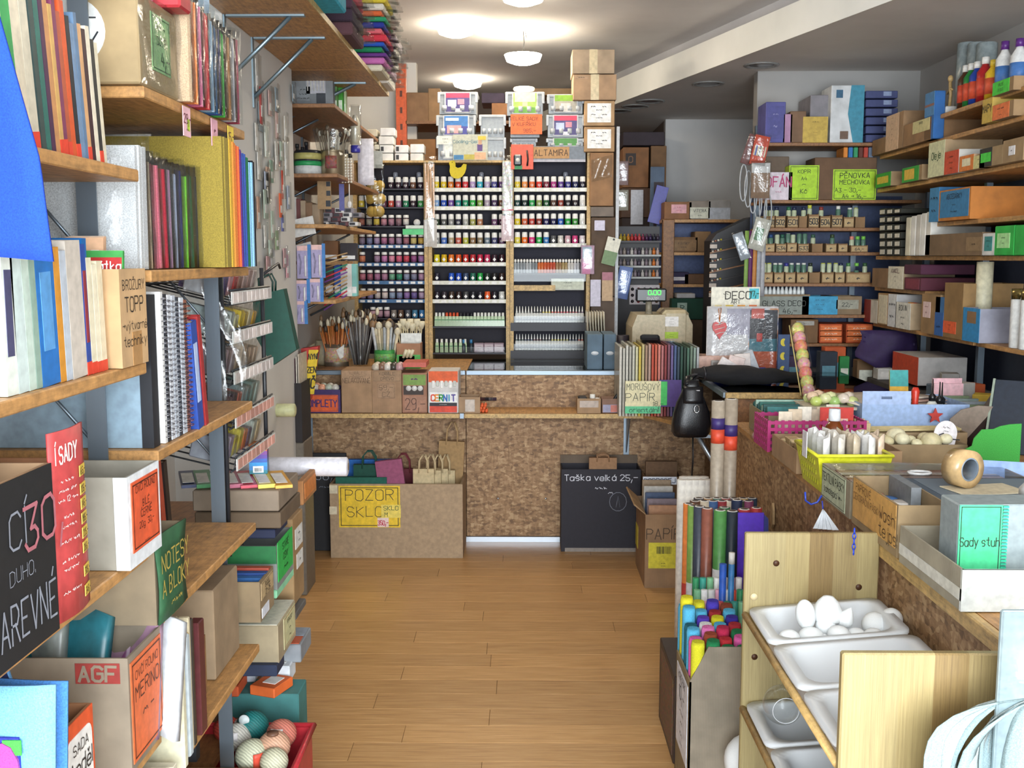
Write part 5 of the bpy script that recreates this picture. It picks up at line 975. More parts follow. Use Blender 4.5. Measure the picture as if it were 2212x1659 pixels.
for k, (c, h)in enumerate((('#d8d0b8', .03), ('#c870b0', .03), ('#6a3a88', .018), ('#1f8a5a', .024), ('#2a5ac0', .02), ('#d83a4a', .032), ('#e8707a', .024), ('#2a3a98', .026), ('#2f9a6a', .022), ('#e06a3a', .024), ('#e0d8c8', .03), ('#d8c03a', .034))):
 loft('%s felt pack, %s layer up the rainbow pile on the loft shelf'%(cname(c), ORD[k]), -1.15, -.645+.01*(k%3), 5.0, 5.28, zz, h, c);zz+=h+.002
zz=0
for k, c in enumerate(('#e8e4dc', '#d8b8cc', '#ece8e0', '#d8d4cc', '#e8d8e0')):
 loft('%s film pack at the far end of the loft shelf, %s layer up'%(cname(c), ORD[k]), -1.15, -.66+.01*k, 5.34, 5.62, zz, .045, c);zz+=.047
w3=thing('wall_shelf', 'wooden wall shelves crowded with brushes, glue and jars beside the racks', 'shelf', (-1.25, 4.9, 0))
WS=[2.236, 1.93, 1.70, 1.351]
for k, z in enumerate(WS):mk('board', MB().cb(0, .4 if k<2 else .38, .05 if k else 0, 1.45, z-.018, z, .002), special('shelf_dark')if k<2 else special('shelf'), w3)
for y in(.4, 1.3):
 for z in WS:mk('bracket', MB().tube([(.01, y, z-.14), (.25, y, z-.02)], .006, 4), STEEL, w3)
for y in(.2, 1.2):mk('rail', bxm(0, .012, y-.012, y+.012, 1.2, 2.3), STEEL, w3)
def fbox(name, label, cat, px0, px1, py0, py1, Y, d, col, zb=None, signs=(), top='plain', m=None, group=None, **kw):
 a, b=at(px0, py1, Y=Y), at(px1, py0, Y=Y);zb=a.z if zb is None else zb
 return carton(name, label, cat, ((a.x+b.x)/2, Y+d/2, zb), (b.x-a.x, d, b.z-zb), 0, col, top, signs, None, group=group, m=m, **kw)
t=fbox('brush_set_case', 'grey brush set case with a window of brushes and a red top', 'case', 630, 718, 135, 230, 5.15, .06, '#8a8d90', 2.2385, [('f', (.12, .2, .45, .5), '#8a8d90', [('~~', .8, .2), ('~~~', .5, .2), ('~~~~', .2, .2)], {'name':'print'}), ('f', (.36, .35, .82, .85), '#b6b4ba', None, {'name':'window'}), ('f', (.6, .15, .82, .36), '#3a3c42', None, {'name':'dark_corner'}), ('f', (.0, .88, 1, 1.04), '#b02c2a', None, {'name':'red_top'}), ('f', (.08, .62, .22, .78), '#d8d8d4', None, {'name':'round_mark'})], group='brush sets')
for k in range(6):mk('brush', MB().tube([(-.02+.015*k, -.034, .09), (-.02+.015*k, -.034, .18)], .003, 5), C('#d8d4cc'), t)
for k, (px, c, hh)in enumerate(((606, '#2c2024', 50), (618, '#3a3034', 58), (628, '#241c20', 52))):
 a=at(px, 225, Y=5.2);o=single('glaze_bottle', 'dark little glaze bottle beside the grey brush case, %s from the pillar'%ORD[k], 'bottle', MB().lathe([(.018, 0), (.02, .004), (.02, .08), (.01, .092)], n=12), C(c, .25), (a.x, 5.2+.02*k, 2.2385), group='dark glaze bottles');mk('cap', MB().cyl((0, 0, .09), .011, .025, 10), C('#d8ccd0'), o)
for k, (px0, px1, py0, c)in enumerate(((716, 728, 186, '#6a9a5a'), (726, 740, 182, '#4aa83a'), (734, 747, 195, '#cfe0b0'))):
 fbox('green_pack', '%s card pack beside the grey brush case, %s from it'%(cname(c), ORD[k]), 'pack', px0, px1, py0, 234, 5.3+.05*k, .04, c, 2.2385, [('f', (.1, .15, .9, .5), '#e0e8d0', None, {'name':'print'})], group='green card packs')
a=at(664, 380, Y=5.2);t=thing('glue_tub', 'black craft tub with a green and white wrap label', 'tub', (a.x, 5.22, 1.932));mk('body', MB().lathe([(.062, 0), (.066, .006), (.066, .12), (.06, .126)], n=20), C('#2c2c30', .3), t)
for nm, z0, z1, c in(('white_label', .006, .052, '#e4e6e2'), ('green_band', .052, .074, '#2f9a5a'), ('sample_band', .082, .112, '#b8b06a')):mk(nm, MB().lathe([(.0668, z0), (.0668, z1)], n=20), C(c), t)
a=at(718, 390, Y=5.22);t=thing('brush_tin', 'metal tin with a printed posy, packed with bagged brushes', 'tin', (a.x, 5.24, 1.932));mk('can', MB().lathe([(.056, 0), (.058, .003), (.058, .125), (.06, .128), (.054, .128)], n=20), mat('#b9a98c', .35, 'metal'), t)
mk('flower_print', MB().sheet(lambda u, v:(.0588*math.sin(-.5+u), -.0588*math.cos(-.5+u), .04+.06*v), 5, 3, .0006), mat('#8a5048', .6, 'speckle'), t)
for k in range(16):
 an=k*2.4;r=.045*math.sqrt((k+.5)/16);q=MB();x, y=r*math.cos(an), r*math.sin(an);tip=(x*2.0, y*1.6, .2+R.uniform(0, .03));q.tube([(x, y, .02), (x*1.6, y*1.4, .17), tip], .0035, 5);b_=mk('brush', q, C(R.choice(('#cfc4b0', '#8a7a68', '#d8d0c0', '#a89a84'))), t);q=MB();q.ball(tip, .009, 6, 1.6);mk('bristles', q, C(R.choice(('#6a5a48', '#e0d8c4', '#3a3028'))), b_)
mk('clear_bag', MB().sheet(lambda u, v:(.07*math.sin(u*5.6)*(1+.35*v), .07*math.cos(u*5.6)*(1+.35*v), .11+.13*v+.012*math.sin(13*u)), 14, 4, .0008), FILM, t)
for k, (px, y, c, h)in enumerate(((636, 5.3, '#5a5650', .16), (648, 5.36, '#a8a49a', .15), (656, 5.3, '#2a2830', .17), (744, 5.4, '#d8c8a8', .14), (752, 5.4, '#c0a890', .12), (628, 5.18, '#44424a', .1))):
 a=at(px, 380, Y=y);o=single('slim_bottle', '%s slim bottle on the tin shelf by the wall, %s in the line'%(cname(c), ORD[k]), 'bottle', MB().lathe([(.016, 0), (.018, .003), (.018, h*.7), (.008, h*.8), (.008, h)], n=10), C(c, .25), (a.x, y+.08, 1.932), group='slim bottles by the wall')
 mk('cap', MB().cyl((0, 0, h*.97), .01, .02, 8), C('#2a2a2c'), o)
t=thing('bead_string', 'strings of white beads hanging from the tin shelf edge', 'beads', at(749, 395, Y=5.25))
for k in range(4):
 for q in range(9):mk('bead', shared(('bead', ), lambda b:b.ball((0, 0, 0), .0065, 6, k=4), C('#d8cfc0')), t).location=(.014*k-.02, 0, .005+.0135*q)
t=thing('paper_sheet', 'blank white sheet hanging in front of the wall-side paint rack', 'paper', at(791, 400, Y=5.9));mk('sheet', MB().sheet(lambda u, v:(-.045+.088*u, .006*math.sin(3*v), .25*v), 3, 5, .001), C('#e3dfe6'), t)
a=at(768, 330, Y=5.6);t=thing('glue_bottle', 'clear glue bottle with a blue cap hanging upside down from the wall shelf', 'bottle', a);mk('body', MB().lathe([(.02, .035), (.026, .045), (.026, .15), (.01, .19)], n=14), C('#d8cbb4', .3), t);mk('cap', MB().lathe([(.022, 0), (.025, .004), (.024, .036)], n=14), C('#3c3a98', .35), t);mk('clear_bag', MB().sheet(lambda u, v:(.032*math.sin(6.28*u), .032*math.cos(6.28*u), .04+.2*v), 10, 3, .0006), FILM, t)
t=thing('swatch_card', 'tan card with three dark square swatches hanging from the wall shelf', 'card', at(700, 452, Y=5.2));panel(t, 'card', (-.03, 0, 0), (1, 0, 0), (0, 0, 1), .066, .16, '#a08058', extra=[(.6, .08, .95, .26, '#22242a'), (.65, .4, .95, .55, '#22242a'), (.65, .68, .95, .82, '#22242a')])
t=thing('hanging_spoon', 'blue packet and white spoon hanging from the wall shelf', 'packet', at(742, 455, Y=5.3));mk('packet', bxm(-.02, .005, -.002, .004, 0, .13), C('#5a5a98'), t);mk('spoon', MB().ball((.03, 0, .03), .012, 8, 1.4, 1, .3), C('#e0dcd8'), t);mk('stem', MB().tube([(.03, 0, .045), (.03, 0, .13)], .003), C('#e0dcd8'), t)
k=0
for r in range(4):
 for c in range(4-r%2):
  px=690+c*21+r*4;y0=488-r*10
  fbox('pen_set', '%s flat pen set piled on the third wall shelf, %s from below'%(('white', 'grey', 'dark red')[k%3], ORD[k]), 'pen set', px, px+20, y0-9, y0, 5.3, .1, ('#d8d4d0', '#8a8488', '#6a4448')[k%3], 1.702+r*.021, [('f', (.1, .2, .7, .8), '#2c2a30', None, {'name':'print'})], group='pen sets on the third wall shelf');k+=1
for k, (px0, px1, c)in enumerate(((630, 640, '#d8d4cc'), (640, 650, '#7a4a48'), (648, 660, '#b09a80'), (660, 674, '#8a6a50'), (674, 690, '#a08a70'))):
 fbox('upright_card', '%s card set standing on the third wall shelf, %s from the pillar'%(cname(c), ORD[k]), 'card set', px0, px1, 425+4*k, 488, 5.2, .12, c, 1.702, group='card sets on the third wall shelf')
t=thing('price_placard', 'tilted blank white placard on the wall shelf', 'placard', at(655, 510, Y=5.0), 0, None, -10, -12);mk('card', bxm(-.06, .062, 0, .002, 0, .085), C('#dcdad4'), t)
t=thing('speckled_placard', 'tilted white placard pinned between blister packs and shelf', 'placard', at(652, 560, Y=4.98), 0, None, -6, -14);mk('card', bxm(-.05, .06, 0, .002, 0, .07), C('#cfcdc8'), t)
k=0
for px, py in((657, 602), (688, 600), (655, 655), (684, 652), (650, 700)):
 a=at(px, py, Y=4.9);t=thing('blister_pack', 'blue-edged blister pack with white tools, %s of five beside the green bag'%ORD[k], 'blister pack', a, 0, 'blue blister packs');h=.15 if k<2 else .105
 mk('card', MB().cb(-.032, .032, 0, .003, 0, h, .001), C('#a89ec0', .4), t);mk('blue_edge', bxm(.018, .033, -.002, 0, 0, h+.006), C('#3a78b8'), t);mk('pink_header', bxm(-.03, .018, -.001, 0, h*.85, h), C('#e0b8b4'), t)
 mk('white_tool', MB().tube([(.008, -.005, .01), (.008, -.005, h*.7)], .0045, 6), C('#eceae8'), t);mk('scissor_tool', MB().tube([(-.018, -.004, .02), (-.012, -.004, h*.5), (-.02, -.004, h*.75)], .003, 5), C('#8a86a0'), t);k+=1
k=0
for px0, px1, py0, py1, c in((702, 720, 560, 635, '#5a4a48'), (722, 735, 565, 640, '#3a62b8'), (736, 748, 585, 640, '#d8d4d0'), (748, 760, 570, 640, '#e0dcd4'), (760, 770, 570, 640, '#8ac8c0'), (700, 730, 520, 560, '#7a5230'), (735, 770, 525, 570, '#3a3438')):
 fbox('small_pack', '%s small pack on the lowest wall shelf, %s counting from the blister packs'%(cname(c), ORD[k]), 'pack', px0, px1, py0, py1, 5.35+(.06 if k>4 else 0), .06, c, 1.353 if k<5 else 1.53, [('f', (.1, .1, .9, .3), '#e8e4e0', None, {'name':'print'})], group='small packs on the lowest wall shelf');k+=1
mk('board', bxm(.0, .36, .35, .7, 1.512, 1.528), special('shelf'), w3)
for k in range(12):
 c=('#a8865a', '#c0a070', '#8a6a48', '#2f8a6a', '#c83a48', '#7a4a98')[k%6]
 single('pencil', '%s pencil sticking out beside the blister packs, %s in the bunch'%(cname(c), ORD[k]), 'pencil', MB().tube([(0, 0, 0), (.11, .02, .03+.004*k)], .004, 6), C(c), (at(700, 560+10*k, Y=5.15).x, 5.15, at(700, 560+10*k, Y=5.15).z), group='pencils by the wall')
k=0;PP=list(((566, 268, .03, .14, '#a83434'), (585, 250, .05, .1, '#d0b0a8'), (600, 300, .04, .12, '#c8a8a0'), (578, 340, .06, .12, '#dfe4da'), (604, 360, .04, .1, '#c88a80'), (588, 395, .05, .09, '#8fb09a'), (612, 430, .02, .12, '#c84a34'), (608, 470, .045, .1, '#e8643a'), (612, 500, .04, .07, '#6a70a8'), (580, 440, .05, .12, '#b8c4b0'), (600, 540, .05, .08, '#9ab08a'), (588, 580, .05, .07, '#d8d8cc'), (622, 600, .04, .1, '#e0a8b0'), (620, 380, .05, .14, '#dcdcd8')))+[(R.uniform(556, 638), 200+21*q, R.uniform(.035, .07), R.uniform(.07, .13), R.choice(('#d8d4cc', '#c8a0a0', '#b8c8b8', '#e0dcd4', '#a8b0c0', '#d0a890', '#8a98a0')))for q in range(20)]
for px, py, w, h, c in sorted(PP, key=lambda q:q[1]):
 a=at(px, py, X=-1.02+.006*(k%3));t=thing('pillar_pack', '%s little hanging pack on the white pillar, %s from the top'%(cname(c), ORD[k]), 'hanging pack', a, 90, 'small packs on the pillar');mk('card', MB().cb(-w/2, w/2, 0, .004, 0, h, .001), C(c), t);mk('clear_bag', MB().sheet(lambda u, v:(-w*.55+w*1.1*u, -.008-.003*math.sin(6*u), h*1.15*v), 3, 3, .0006), FILM, t);mk('print', bxm(-w*.3, w*.3, -.001, 0, h*.2, h*.5), C('#ece8e2'), t);k+=1
t=carton('sheet_file', 'black drawer box full of upright paper sheets beside the counter', 'box', (at(628, 880, Y=4.75).x, 4.85, at(628, 885, Y=4.75).z-.15), (.1, .2, .27), 0, '#2a2628', 'open')
for k in range(9):mk('paper_sheet', bxm(-.045+.01*k, -.041+.01*k, -.09, .09, .006, .38+.01*(k%3)), C(('#cfc4b4', '#a89a90', '#8a6a70', '#d8d0c4')[k%4]), t)
t=thing('file_stand', 'dark cabinet under the upright paper sheets', 'cabinet', (at(628, 880, Y=4.75).x, 4.85, 0));mk('body', MB().cb(-.06, .055, -.1, .1, 0, at(628, 885, Y=4.75).z-.152, .004), C('#6f675c'), t);mk('door', MB().cb(-.05, .045, -.106, -.1, .03, .5, .002), C('#7a7268'), t)
a=at(640, 868, Y=4.9);b=at(678, 755, Y=4.9);t=thing('sale_box', 'red box with a yellow slanting sale sign beside the counter', 'box', (b.x-.07, 4.95, a.z), 0, None, 0, 0);h=b.z-a.z
mk('body', MB().add([(0, 0, 0), (.035, 0, 0), (.035, .06, 0), (0, .06, 0), (.0, 0, h), (.08, 0, h+.01), (.08, .06, h+.01), (0, .06, h)], [(3, 2, 1, 0), (4, 5, 6, 7), (0, 1, 5, 4), (1, 2, 6, 5), (2, 3, 7, 6), (3, 0, 4, 7)]), C('#b8302a'), t)
panel(t, 'yellow_sign', (.012, -.0015, .03), (.22, 0, 1)if False else(1, 0, 0), (.12, 0, 1), .045, h*.86, '#e0c02a', [('NYNÍ', .85, .2), ('ZEN', .55, .3), ('KČ', .25, .25)], '#2a2414', wt=.16)
t=thing('cream_roll', 'pale green paper roll end poking out beside the counter', 'roll', at(585, 886, Y=4.4));mk('paper', MB().lathe([(.02, 0), (.028, .002), (.028, .1), (.02, .104)], n=16, axis='x'), C('#cfd0a0'), t)
# on the counter ledge
LZ, LY=.7455, 5.46
t=fbox('bead_tub', 'violet plastic tub with an orange lettered sign, full of wrapped beads', 'tub', 650, 735, 842, 897, LY, .2, '#3a2f58', LZ, [('f', (.06, .05, .94, .78), '#e0602c', [('KOMPLETY', .5, .4)], {'tcol':'#4a2a6a', 'border':'#6a2a4a', 'wt':.16})], 'open', mat('#4a3a6a', .3))
for k in range(9):mk('wrapped_bead', MB().ball((-.07+.035*(k%5), -.05+.05*(k//5), .125), .022, 7), C(('#d8d0c4', '#c9c0b4', '#e0a080', '#b8c0b0')[k%4], .3), t)
fbox('bead_carton', 'plain tall carton pencilled with wooden bead lettering on the ledge', 'carton', 738, 803, 800, 893, LY, .2, '#a98766', LZ, [('f', (.02, .76, .98, .99), '#ad8b6a', [('KORÁLE', .75, .25), ('DŘEVO', .3, .3)], {'name':'flap', 'tcol':'#6a5038', 'wt':.08})])
lettering(bpy.data.objects[[o.name for o in COL.objects if o.name.startswith('bead_carton')][-1]], (-.078, -.1008, .15), (1, 0, 0), (0, 0, 1), .156, .05, [('NELAKOVANÉ', .4, .5)], '#6a5038', wt=.09)
t=fbox('bead_carton', 'carton on the ledge marked with a boxed 59 price', 'carton', 805, 867, 800, 893, LY, .2, '#a78565', LZ, [('f', (.04, .74, .98, .98), '#a08060', [('KORÁLE', .75, .28), ('DŘEVO', .28, .28)], {'name':'flap', 'tcol':'#4a3a2c', 'border':'#5a4632', 'wt':.1}), ('f', (.16, .34, .78, .7), '#a78565', [('59,-', .72, .3), ('CZ', .28, .3)], {'name':'price_box', 'border':'#6a5038', 'tcol':'#5a4632', 'wt':.08})], 'open')
for k in range(10):mk('bagged_bead', MB().ball((-.06+.03*(k%5), -.06+.06*(k//5), .235), .024, 7), C(('#d0c4b0', '#8a6a58', '#e0d8cc', '#4a443c', '#c8a0a0')[k%5], .3), t)
t=fbox('cutout_carton', 'reddish carton with green label, window of white shapes and a 29 price', 'carton', 869, 922, 806, 893, LY, .2, '#a87a62', LZ, [('f', (.05, .7, .95, .96), '#7a9a4a', [('~~', .6, .3)], {'name':'green_label', 'tcol':'#5a2a5a', 'wt':.25}), ('f', (.06, .46, .86, .68), '#3a2c26', None, {'name':'window'}), ('f', (.1, .05, .95, .42), '#a87a62', [('29,-', .5, .75)], {'name':'price', 'tcol':'#5a3a2c', 'wt':.07})])
for k in range(3):mk('white_shape', MB().cyl((-.03+.03*k, -.105, .13), .014, .003, 12, 'y'), C('#e6e4e0'), t)
mk('red_stack', bxm(-.06, .06, -.09, .09, .2385, .262), C('#c85a48'), t)
t=fbox('clay_display', 'white and orange clay display box with coloured brand lettering', 'box', 925, 990, 802, 889, LY, .2, '#d8d4d0', LZ, [('f', (.02, .74, .98, 1.0), '#e0602c', None, {'name':'orange_top'}), ('f', (.05, .26, .95, .5), '#efeeec', None, {'name':'brand_panel'}), ('f', (.05, .17, .95, .25), '#2c2a30', [('~~~~', .5, .5)], {'name':'dark_band', 'tcol':'#b8b8b8'}), ('f', (.05, .02, .95, .17), '#d84a34', None, {'name':'red_band'})])
a, b=at(925, 889, Y=LY), at(990, 802, Y=LY);ww, hh=b.x-a.x, b.z-LZ
for k, (ch, c)in enumerate(zip('CERNIT', ('#d84a34', '#e08a2a', '#3a9a4a', '#2a6ab8', '#2a9ac0', '#5a4a98'))):lettering(t, (-ww*.4+k*ww*.135, -.1022, hh*.28), (1, 0, 0), (0, 0, 1), ww*.12, hh*.18, [(ch, .5, .8)], c, name='brand_letter', wt=.22)
for k in range(6):mk('white_block', MB().cb(-.06+.022*k, -.042+.022*k, -.104, -.09, .13+.01*(k%2), .17, .003), C(('#eceae4', '#c8c8c0')[k%2]), t)
t=fbox('marker_carton', 'small carton of black and orange markers beside the clay display', 'carton', 991, 1037, 858, 889, LY, .12, '#a98a6a', LZ, [('f', (.3, .1, .75, .85), '#c8bcb0', None, {'name':'tape'})], 'open')
for k in range(5):mk('marker', MB().cyl((-.04+.02*k, -.03, .07), .009, .1, 8, 'x'), C(('#2a2024', '#8a3a28', '#2c2a30', '#d8d0c8', '#3a2a3a')[k]), t)
for k in range(7):
 a=at(1036+2.4*k, 880-4*(k%3), Y=LY-.0);t=single('orange_stick', 'orange-tipped stick in the little bundle on the ledge, %s of seven'%ORD[k], 'stick', MB().cyl((0, 0, 0), .008, .07, 8, 'y'), C('#e8683a'), (a.x, LY+.02, LZ+.0085+.014*(k%3)), group='orange-tipped sticks');mk('pale_tip', MB().cyl((0, .07, 0), .0075, .01, 8, 'y'), C('#e8d8b8'), t)
t=fbox('stamp_carton', 'small open carton with a black pad and white corks on the ledge', 'carton', 1247, 1298, 861, 889, LY, .12, '#a48462', LZ, [('f', (.1, .4, .9, .85), '#b8a89c', None, {'name':'tape'})], 'open')
mk('black_pad', MB().cb(-.055, -.01, -.05, .02, .05, .085, .006), C('#1e1c20'), t);mk('white_cork', MB().cyl((.02, -.02, .05), .014, .045, 12), C('#e4e0d8'), t);mk('white_cork', MB().cyl((.045, -.03, .05), .012, .028, 12), C('#e4e0d8'), t)
fbox('patterned_box', 'small box with a red patterned patch beside the stamp carton', 'box', 1300, 1345, 862, 889, LY+.01, .12, '#8a6a5a', LZ, [('f', (.05, .05, .98, .6), '#9a98b0', None, {'name':'label', 'extra':[(.4, .05, .75, .95, '#b86a5a')]})])
# on the counter top
CZ=.9375
def brush_jar(label, px, Y, r, h, m, n, cols, hb, zb=CZ, spread=1.7, thick=.004, tip=.01, parts=()):
 a=at(px, 780, Y=Y);t=thing('brush_jar', label, 'brush jar', (a.x, Y, zb), 0, 'jars of brushes on the counter')
 mk('jar', MB().lathe([(r*.96, 0), (r, .004), (r, h), (r*.94, h), (r*.93, .01)], n=20), m, t)
 for k in range(n):
  an=k*2.399;rr=r*.85*math.sqrt((k+.5)/n);x, y=rr*math.cos(an), rr*math.sin(an);z=hb+R.uniform(-.03, .03);e=(x*spread, y*spread, z)
  b=mk('brush', MB().tube([(x*.8, y*.8, .012), e], thick, 5), C(cols[k%len(cols)], .4), t);mk('bristles', MB().lathe([(tip*.7, 0), (tip, .012), (tip*.9, .028), (tip*.2, .04)], (e[0], e[1], e[2]-.004), 6, sy=.5), C(('#8a6a4a', '#d8ccb0', '#4a3c30')[k%3]), b)
 for nm, mb, mm in parts:mk(nm, mb, mm, t)
 return t
brush_jar('tin of orange-handled brushes beside the pale jug on the counter', 728, 5.95, .068, .13, mat('#a8a090', .4, 'metal'), 34, ('#c8743a', '#d88848', '#b8602c'), .225, parts=[('wrap_print', MB().lathe([(.0685, .03), (.0685, .11)], n=20), mat('#c9a888', .6, 'speckle')), ('paper_tag', MB().prism([(.01, .10), (.055, .13), (.05, .06), (.03, .05)], -.078, -.076), C('#e0dcd4'))])
brush_jar('tall glass jar bristling with grey brushes', 778, 5.95, .056, .15, special('clear'), 36, ('#8a8a8c', '#5a5250', '#a8a4a0'), .27, spread=2.2, thick=.0035, tip=.011)
brush_jar('glass jar wrapped in green with wide white bristle brushes', 832, 5.9, .06, .14, special('clear'), 14, ('#c8c8c8', '#d8c8a8', '#b0b4b8'), .21, spread=1.5, thick=.009, tip=.02, parts=[('green_wrap', MB().lathe([(.0605, .01), (.0605, .1)], n=20), C('#3f9a4a')), ('wrap_print', MB().lathe([(.061, .04), (.061, .08)], n=20), mat('#7ab86a', .5, 'speckle'))])
t=fbox('brush_carton', 'green-and-white display carton of small sponge brushes', 'carton', 857, 908, 742, 790, 5.85, .12, '#b08060', CZ, [('f', (0, .0, 1, .55), '#5ab85a', None, {'name':'green_front'}), ('f', (.1, .12, .75, .5), '#dfe8e0', [('~~~', .6, .3)], {'name':'white_print'})], 'open')
mk('header_card', bxm(-.05, .065, .02, .024, .09, .19), C('#e4e4dc'), t)
for k in range(11):
 x=-.05+.01*k;b=mk('brush', MB().tube([(x*.8, .03, .01), (x*1.3, .03+.02*(k%2), .2+.012*(k%3))], .004, 5), C('#d8c8a0'), t);mk('bristles', MB().lathe([(.008, 0), (.02, .03), (.018, .045)], (x*1.3, .03+.02*(k%2), .2+.012*(k%3)), 8, sy=.35), C('#dcd0b0'), b)
for k in range(3):mk('sponge_stick', MB().tube([(-.03+.02*k, -.055, .06), (-.01+.018*k, -.065, .105)], .01, 6), C('#ece0c0'), t)
t=thing('pale_jug', 'pale stoneware jug half hidden behind the orange-handled brushes', 'jug', (at(700, 780, Y=6.05).x, 6.05, CZ));mk('body', MB().lathe([(.045, 0), (.06, .03), (.058, .09), (.045, .13), (.05, .14)], n=16), C('#a89a7c', .4), t);mk('handle', MB().tube([(-.05, 0, .12), (-.085, 0, .1), (-.085, 0, .05), (-.055, 0, .035)], .007), C('#a89a7c', .4), t)
single('wooden_tray_board', 'thin board with a worn edge under the brush jars', 'board', MB().cb(-.2, .2, -.14, .14, 0, .0, .001)if False else MB().cb(-.24, .06, -.16, -.02, 0, .008, .002), special('shelf_dark'), (at(740, 780, Y=5.9).x, 5.9, CZ))
for k, (px0, px1)in enumerate(((1268, 1302), (1304, 1331))):
 t=fbox('archive_box', 'grey magazine file with an oval finger hole, %s from the paint racks'%ORD[k], 'file box', px0, px1, 722, 790, 5.8, .26, '#5f7484', CZ, group='grey magazine files');a, b=at(px0, 790, Y=5.8), at(px1, 722, Y=5.8)
 mk('finger_hole', MB().lathe([(.011, -.001), (.011, 0)], (0, -.1303, .09), 14, 'y', sy=1.9), C('#d8dce0'), t)
for k in range(7):
 single('clear_folder', 'clear plastic folder standing behind the grey files, %s from the racks'%ORD[k], 'folder', MB().sheet(lambda u, v:(.004*math.sin(5*v), .2*u, .3*v), 2, 4, .0015), mat('#c9c4b4', .3), (at(1270+6*k, 760, Y=6.1).x, 6.1, CZ), group='clear plastic folders')
# till corner
p=MB();p.prism([(.62, 5.44), (.66, 5.38), (.92, 4.80), (.982, 4.80), (.982, 5.695), (.624, 5.695)], .726, .744, 'xy')
t=thing('corner_ledge', 'wooden ledge turning the corner under the paper files', 'ledge');mk('board', p, special('shelf'), t)
mk('bracket', MB().tube([(.82, 4.945, .715), (.965, 4.945, .48)], .012, 4), mat('#c0ccd8', .4, 'metal'), t);mk('bracket', MB().bx(.80, .98, 4.93, 4.96, .708, .724), mat('#c0ccd8', .4, 'metal'), t)
t=thing('corner_counter', 'chipboard side counter with a glass top and wooden edging', 'counter', (0, 0, 0))
mk('aisle_panel', MB().bx(.985, 1.02, 4.825, 5.69, 0, .72), OSB, t);mk('front_panel', MB().bx(.93, 1.7, 4.80, 4.82, .746, .92), special('shelf_dark'), t);mk('body', MB().bx(1.021, 1.7, 4.825, 5.69, 0, .90), C('#5a4a3c'), t)
mk('glass_top', MB().bx(.93, 1.7, 4.78, 5.69, .928, .938), GLASS, t);mk('display_bed', MB().bx(.95, 1.68, 4.83, 5.68, .9, .905), C('#4a3f38'), t)
mk('edge_trim', MB().cb(.915, 1.7, 4.765, 4.785, .915, .942, .002), special('trimwood'), t);mk('edge_trim', MB().cb(.905, .93, 4.79, 5.68, .915, .942, .002), STEEL, t)
YT=6.02;a, b=at(1365, 780, Y=YT), at(1497, 672, Y=YT);w=b.x-a.x;BE=C('#b9ab8c', .45)
t=thing('cash_register', 'beige cash register with a green lit customer display', 'cash register', ((a.x+b.x)/2, YT, CZ));h=b.z-CZ
mk('body', MB().prism([(-w/2, 0), (w/2, 0), (w/2, h*.75), (w*.42, h*.93), (-w*.42, h*.93), (-w/2, h*.7)], 0, .38), BE, t)
mk('printer_hood', MB().cb(.0, w*.44, -.004, .3, h*.3, h*1.02, .02), BE, t);mk('drawer_seam', bxm(-w/2, w/2, -.001, 0, h*.22, h*.24), C('#5a5244'), t)
panel(t, 'white_notice', (w*.04, -.006, h*.72), (1, 0, 0), (0, 0, 1), w*.22, h*.18, '#e4e0dc', [('~~~', .75, .12), ('~~~~', .5, .12), ('~~~', .25, .12)], '#6a6660')
panel(t, 'lime_notice', (w*.04, -.006, h*.5), (1, 0, 0), (0, 0, 1), w*.22, h*.12, '#a8c83a', [('~~~', .65, .2), ('~~~', .3, .2)], '#3a4a1c');panel(t, 'butterfly_sticker', (w*.1, -.006, h*.38), (1, 0, 0), (0, 0, 1), w*.1, h*.08, '#d8d4cc', extra=[(.05, .2, .45, .9, '#4a90b8'), (.55, .2, .95, .9, '#4a90b8')])
dp=mk('display_pole', MB().cyl((-w*.2, .1, h*.9), .018, .09, 12), C('#8a8270'), t);mk('pole_collar', MB().cyl((-w*.2, .1, h*.9), .022, .02, 12), C('#8a8270'), dp)
hd=mk('display_head', MB().cb(-w*.42, .03, .07, .13, h+.05, h+.125, .008), C('#1e2024', .3), t);lettering(hd, (-.09, .069, h+.085), (1, 0, 0), (0, 0, 1), .1, .034, [('0.00', .5, .75)], '#30e030', name='green_digits', wt=.14);hd.children[0].data.materials[0]=mat('#38ff40', 3.0, 'glow')
lettering(hd, (-.1, .069, h+.055), (1, 0, 0), (0, 0, 1), .1, .025, [('SHARP', .5, .6)], '#c8c8c8', name='brand_name', wt=.16)
a=at(1405, 742, Y=5.5);t=thing('card_terminal', 'black card terminal perched on the coloured paper file', 'card terminal', (a.x, 5.5, a.z), -12, None, -25);mk('body', MB().cb(-.05, .05, -.06, .07, 0, .03, .01), C('#202226', .35), t);mk('screen', bxm(-.035, .035, .02, .06, .0302, .032), C('#8aa0b8', .2), t);mk('keypad', bxm(-.035, .035, -.045, .01, .0302, .033), C('#3f4a44'), t);mk('cable', MB().tube([(-.05, .05, .01), (-.1, .08, .0), (-.13, .1, -.05), (-.13, .1, -.15)], .004), C('#1a1a1c'), t)
mk_=single('cable', 'black cable hanging from the counter beside the paper file', 'cable', MB().tube([at(1342, 765, Y=5.6), at(1336, 790, Y=5.55), at(1335, 850, Y=5.5), at(1322, 870, Y=5.48)], .009), C('#1b1a1c'))
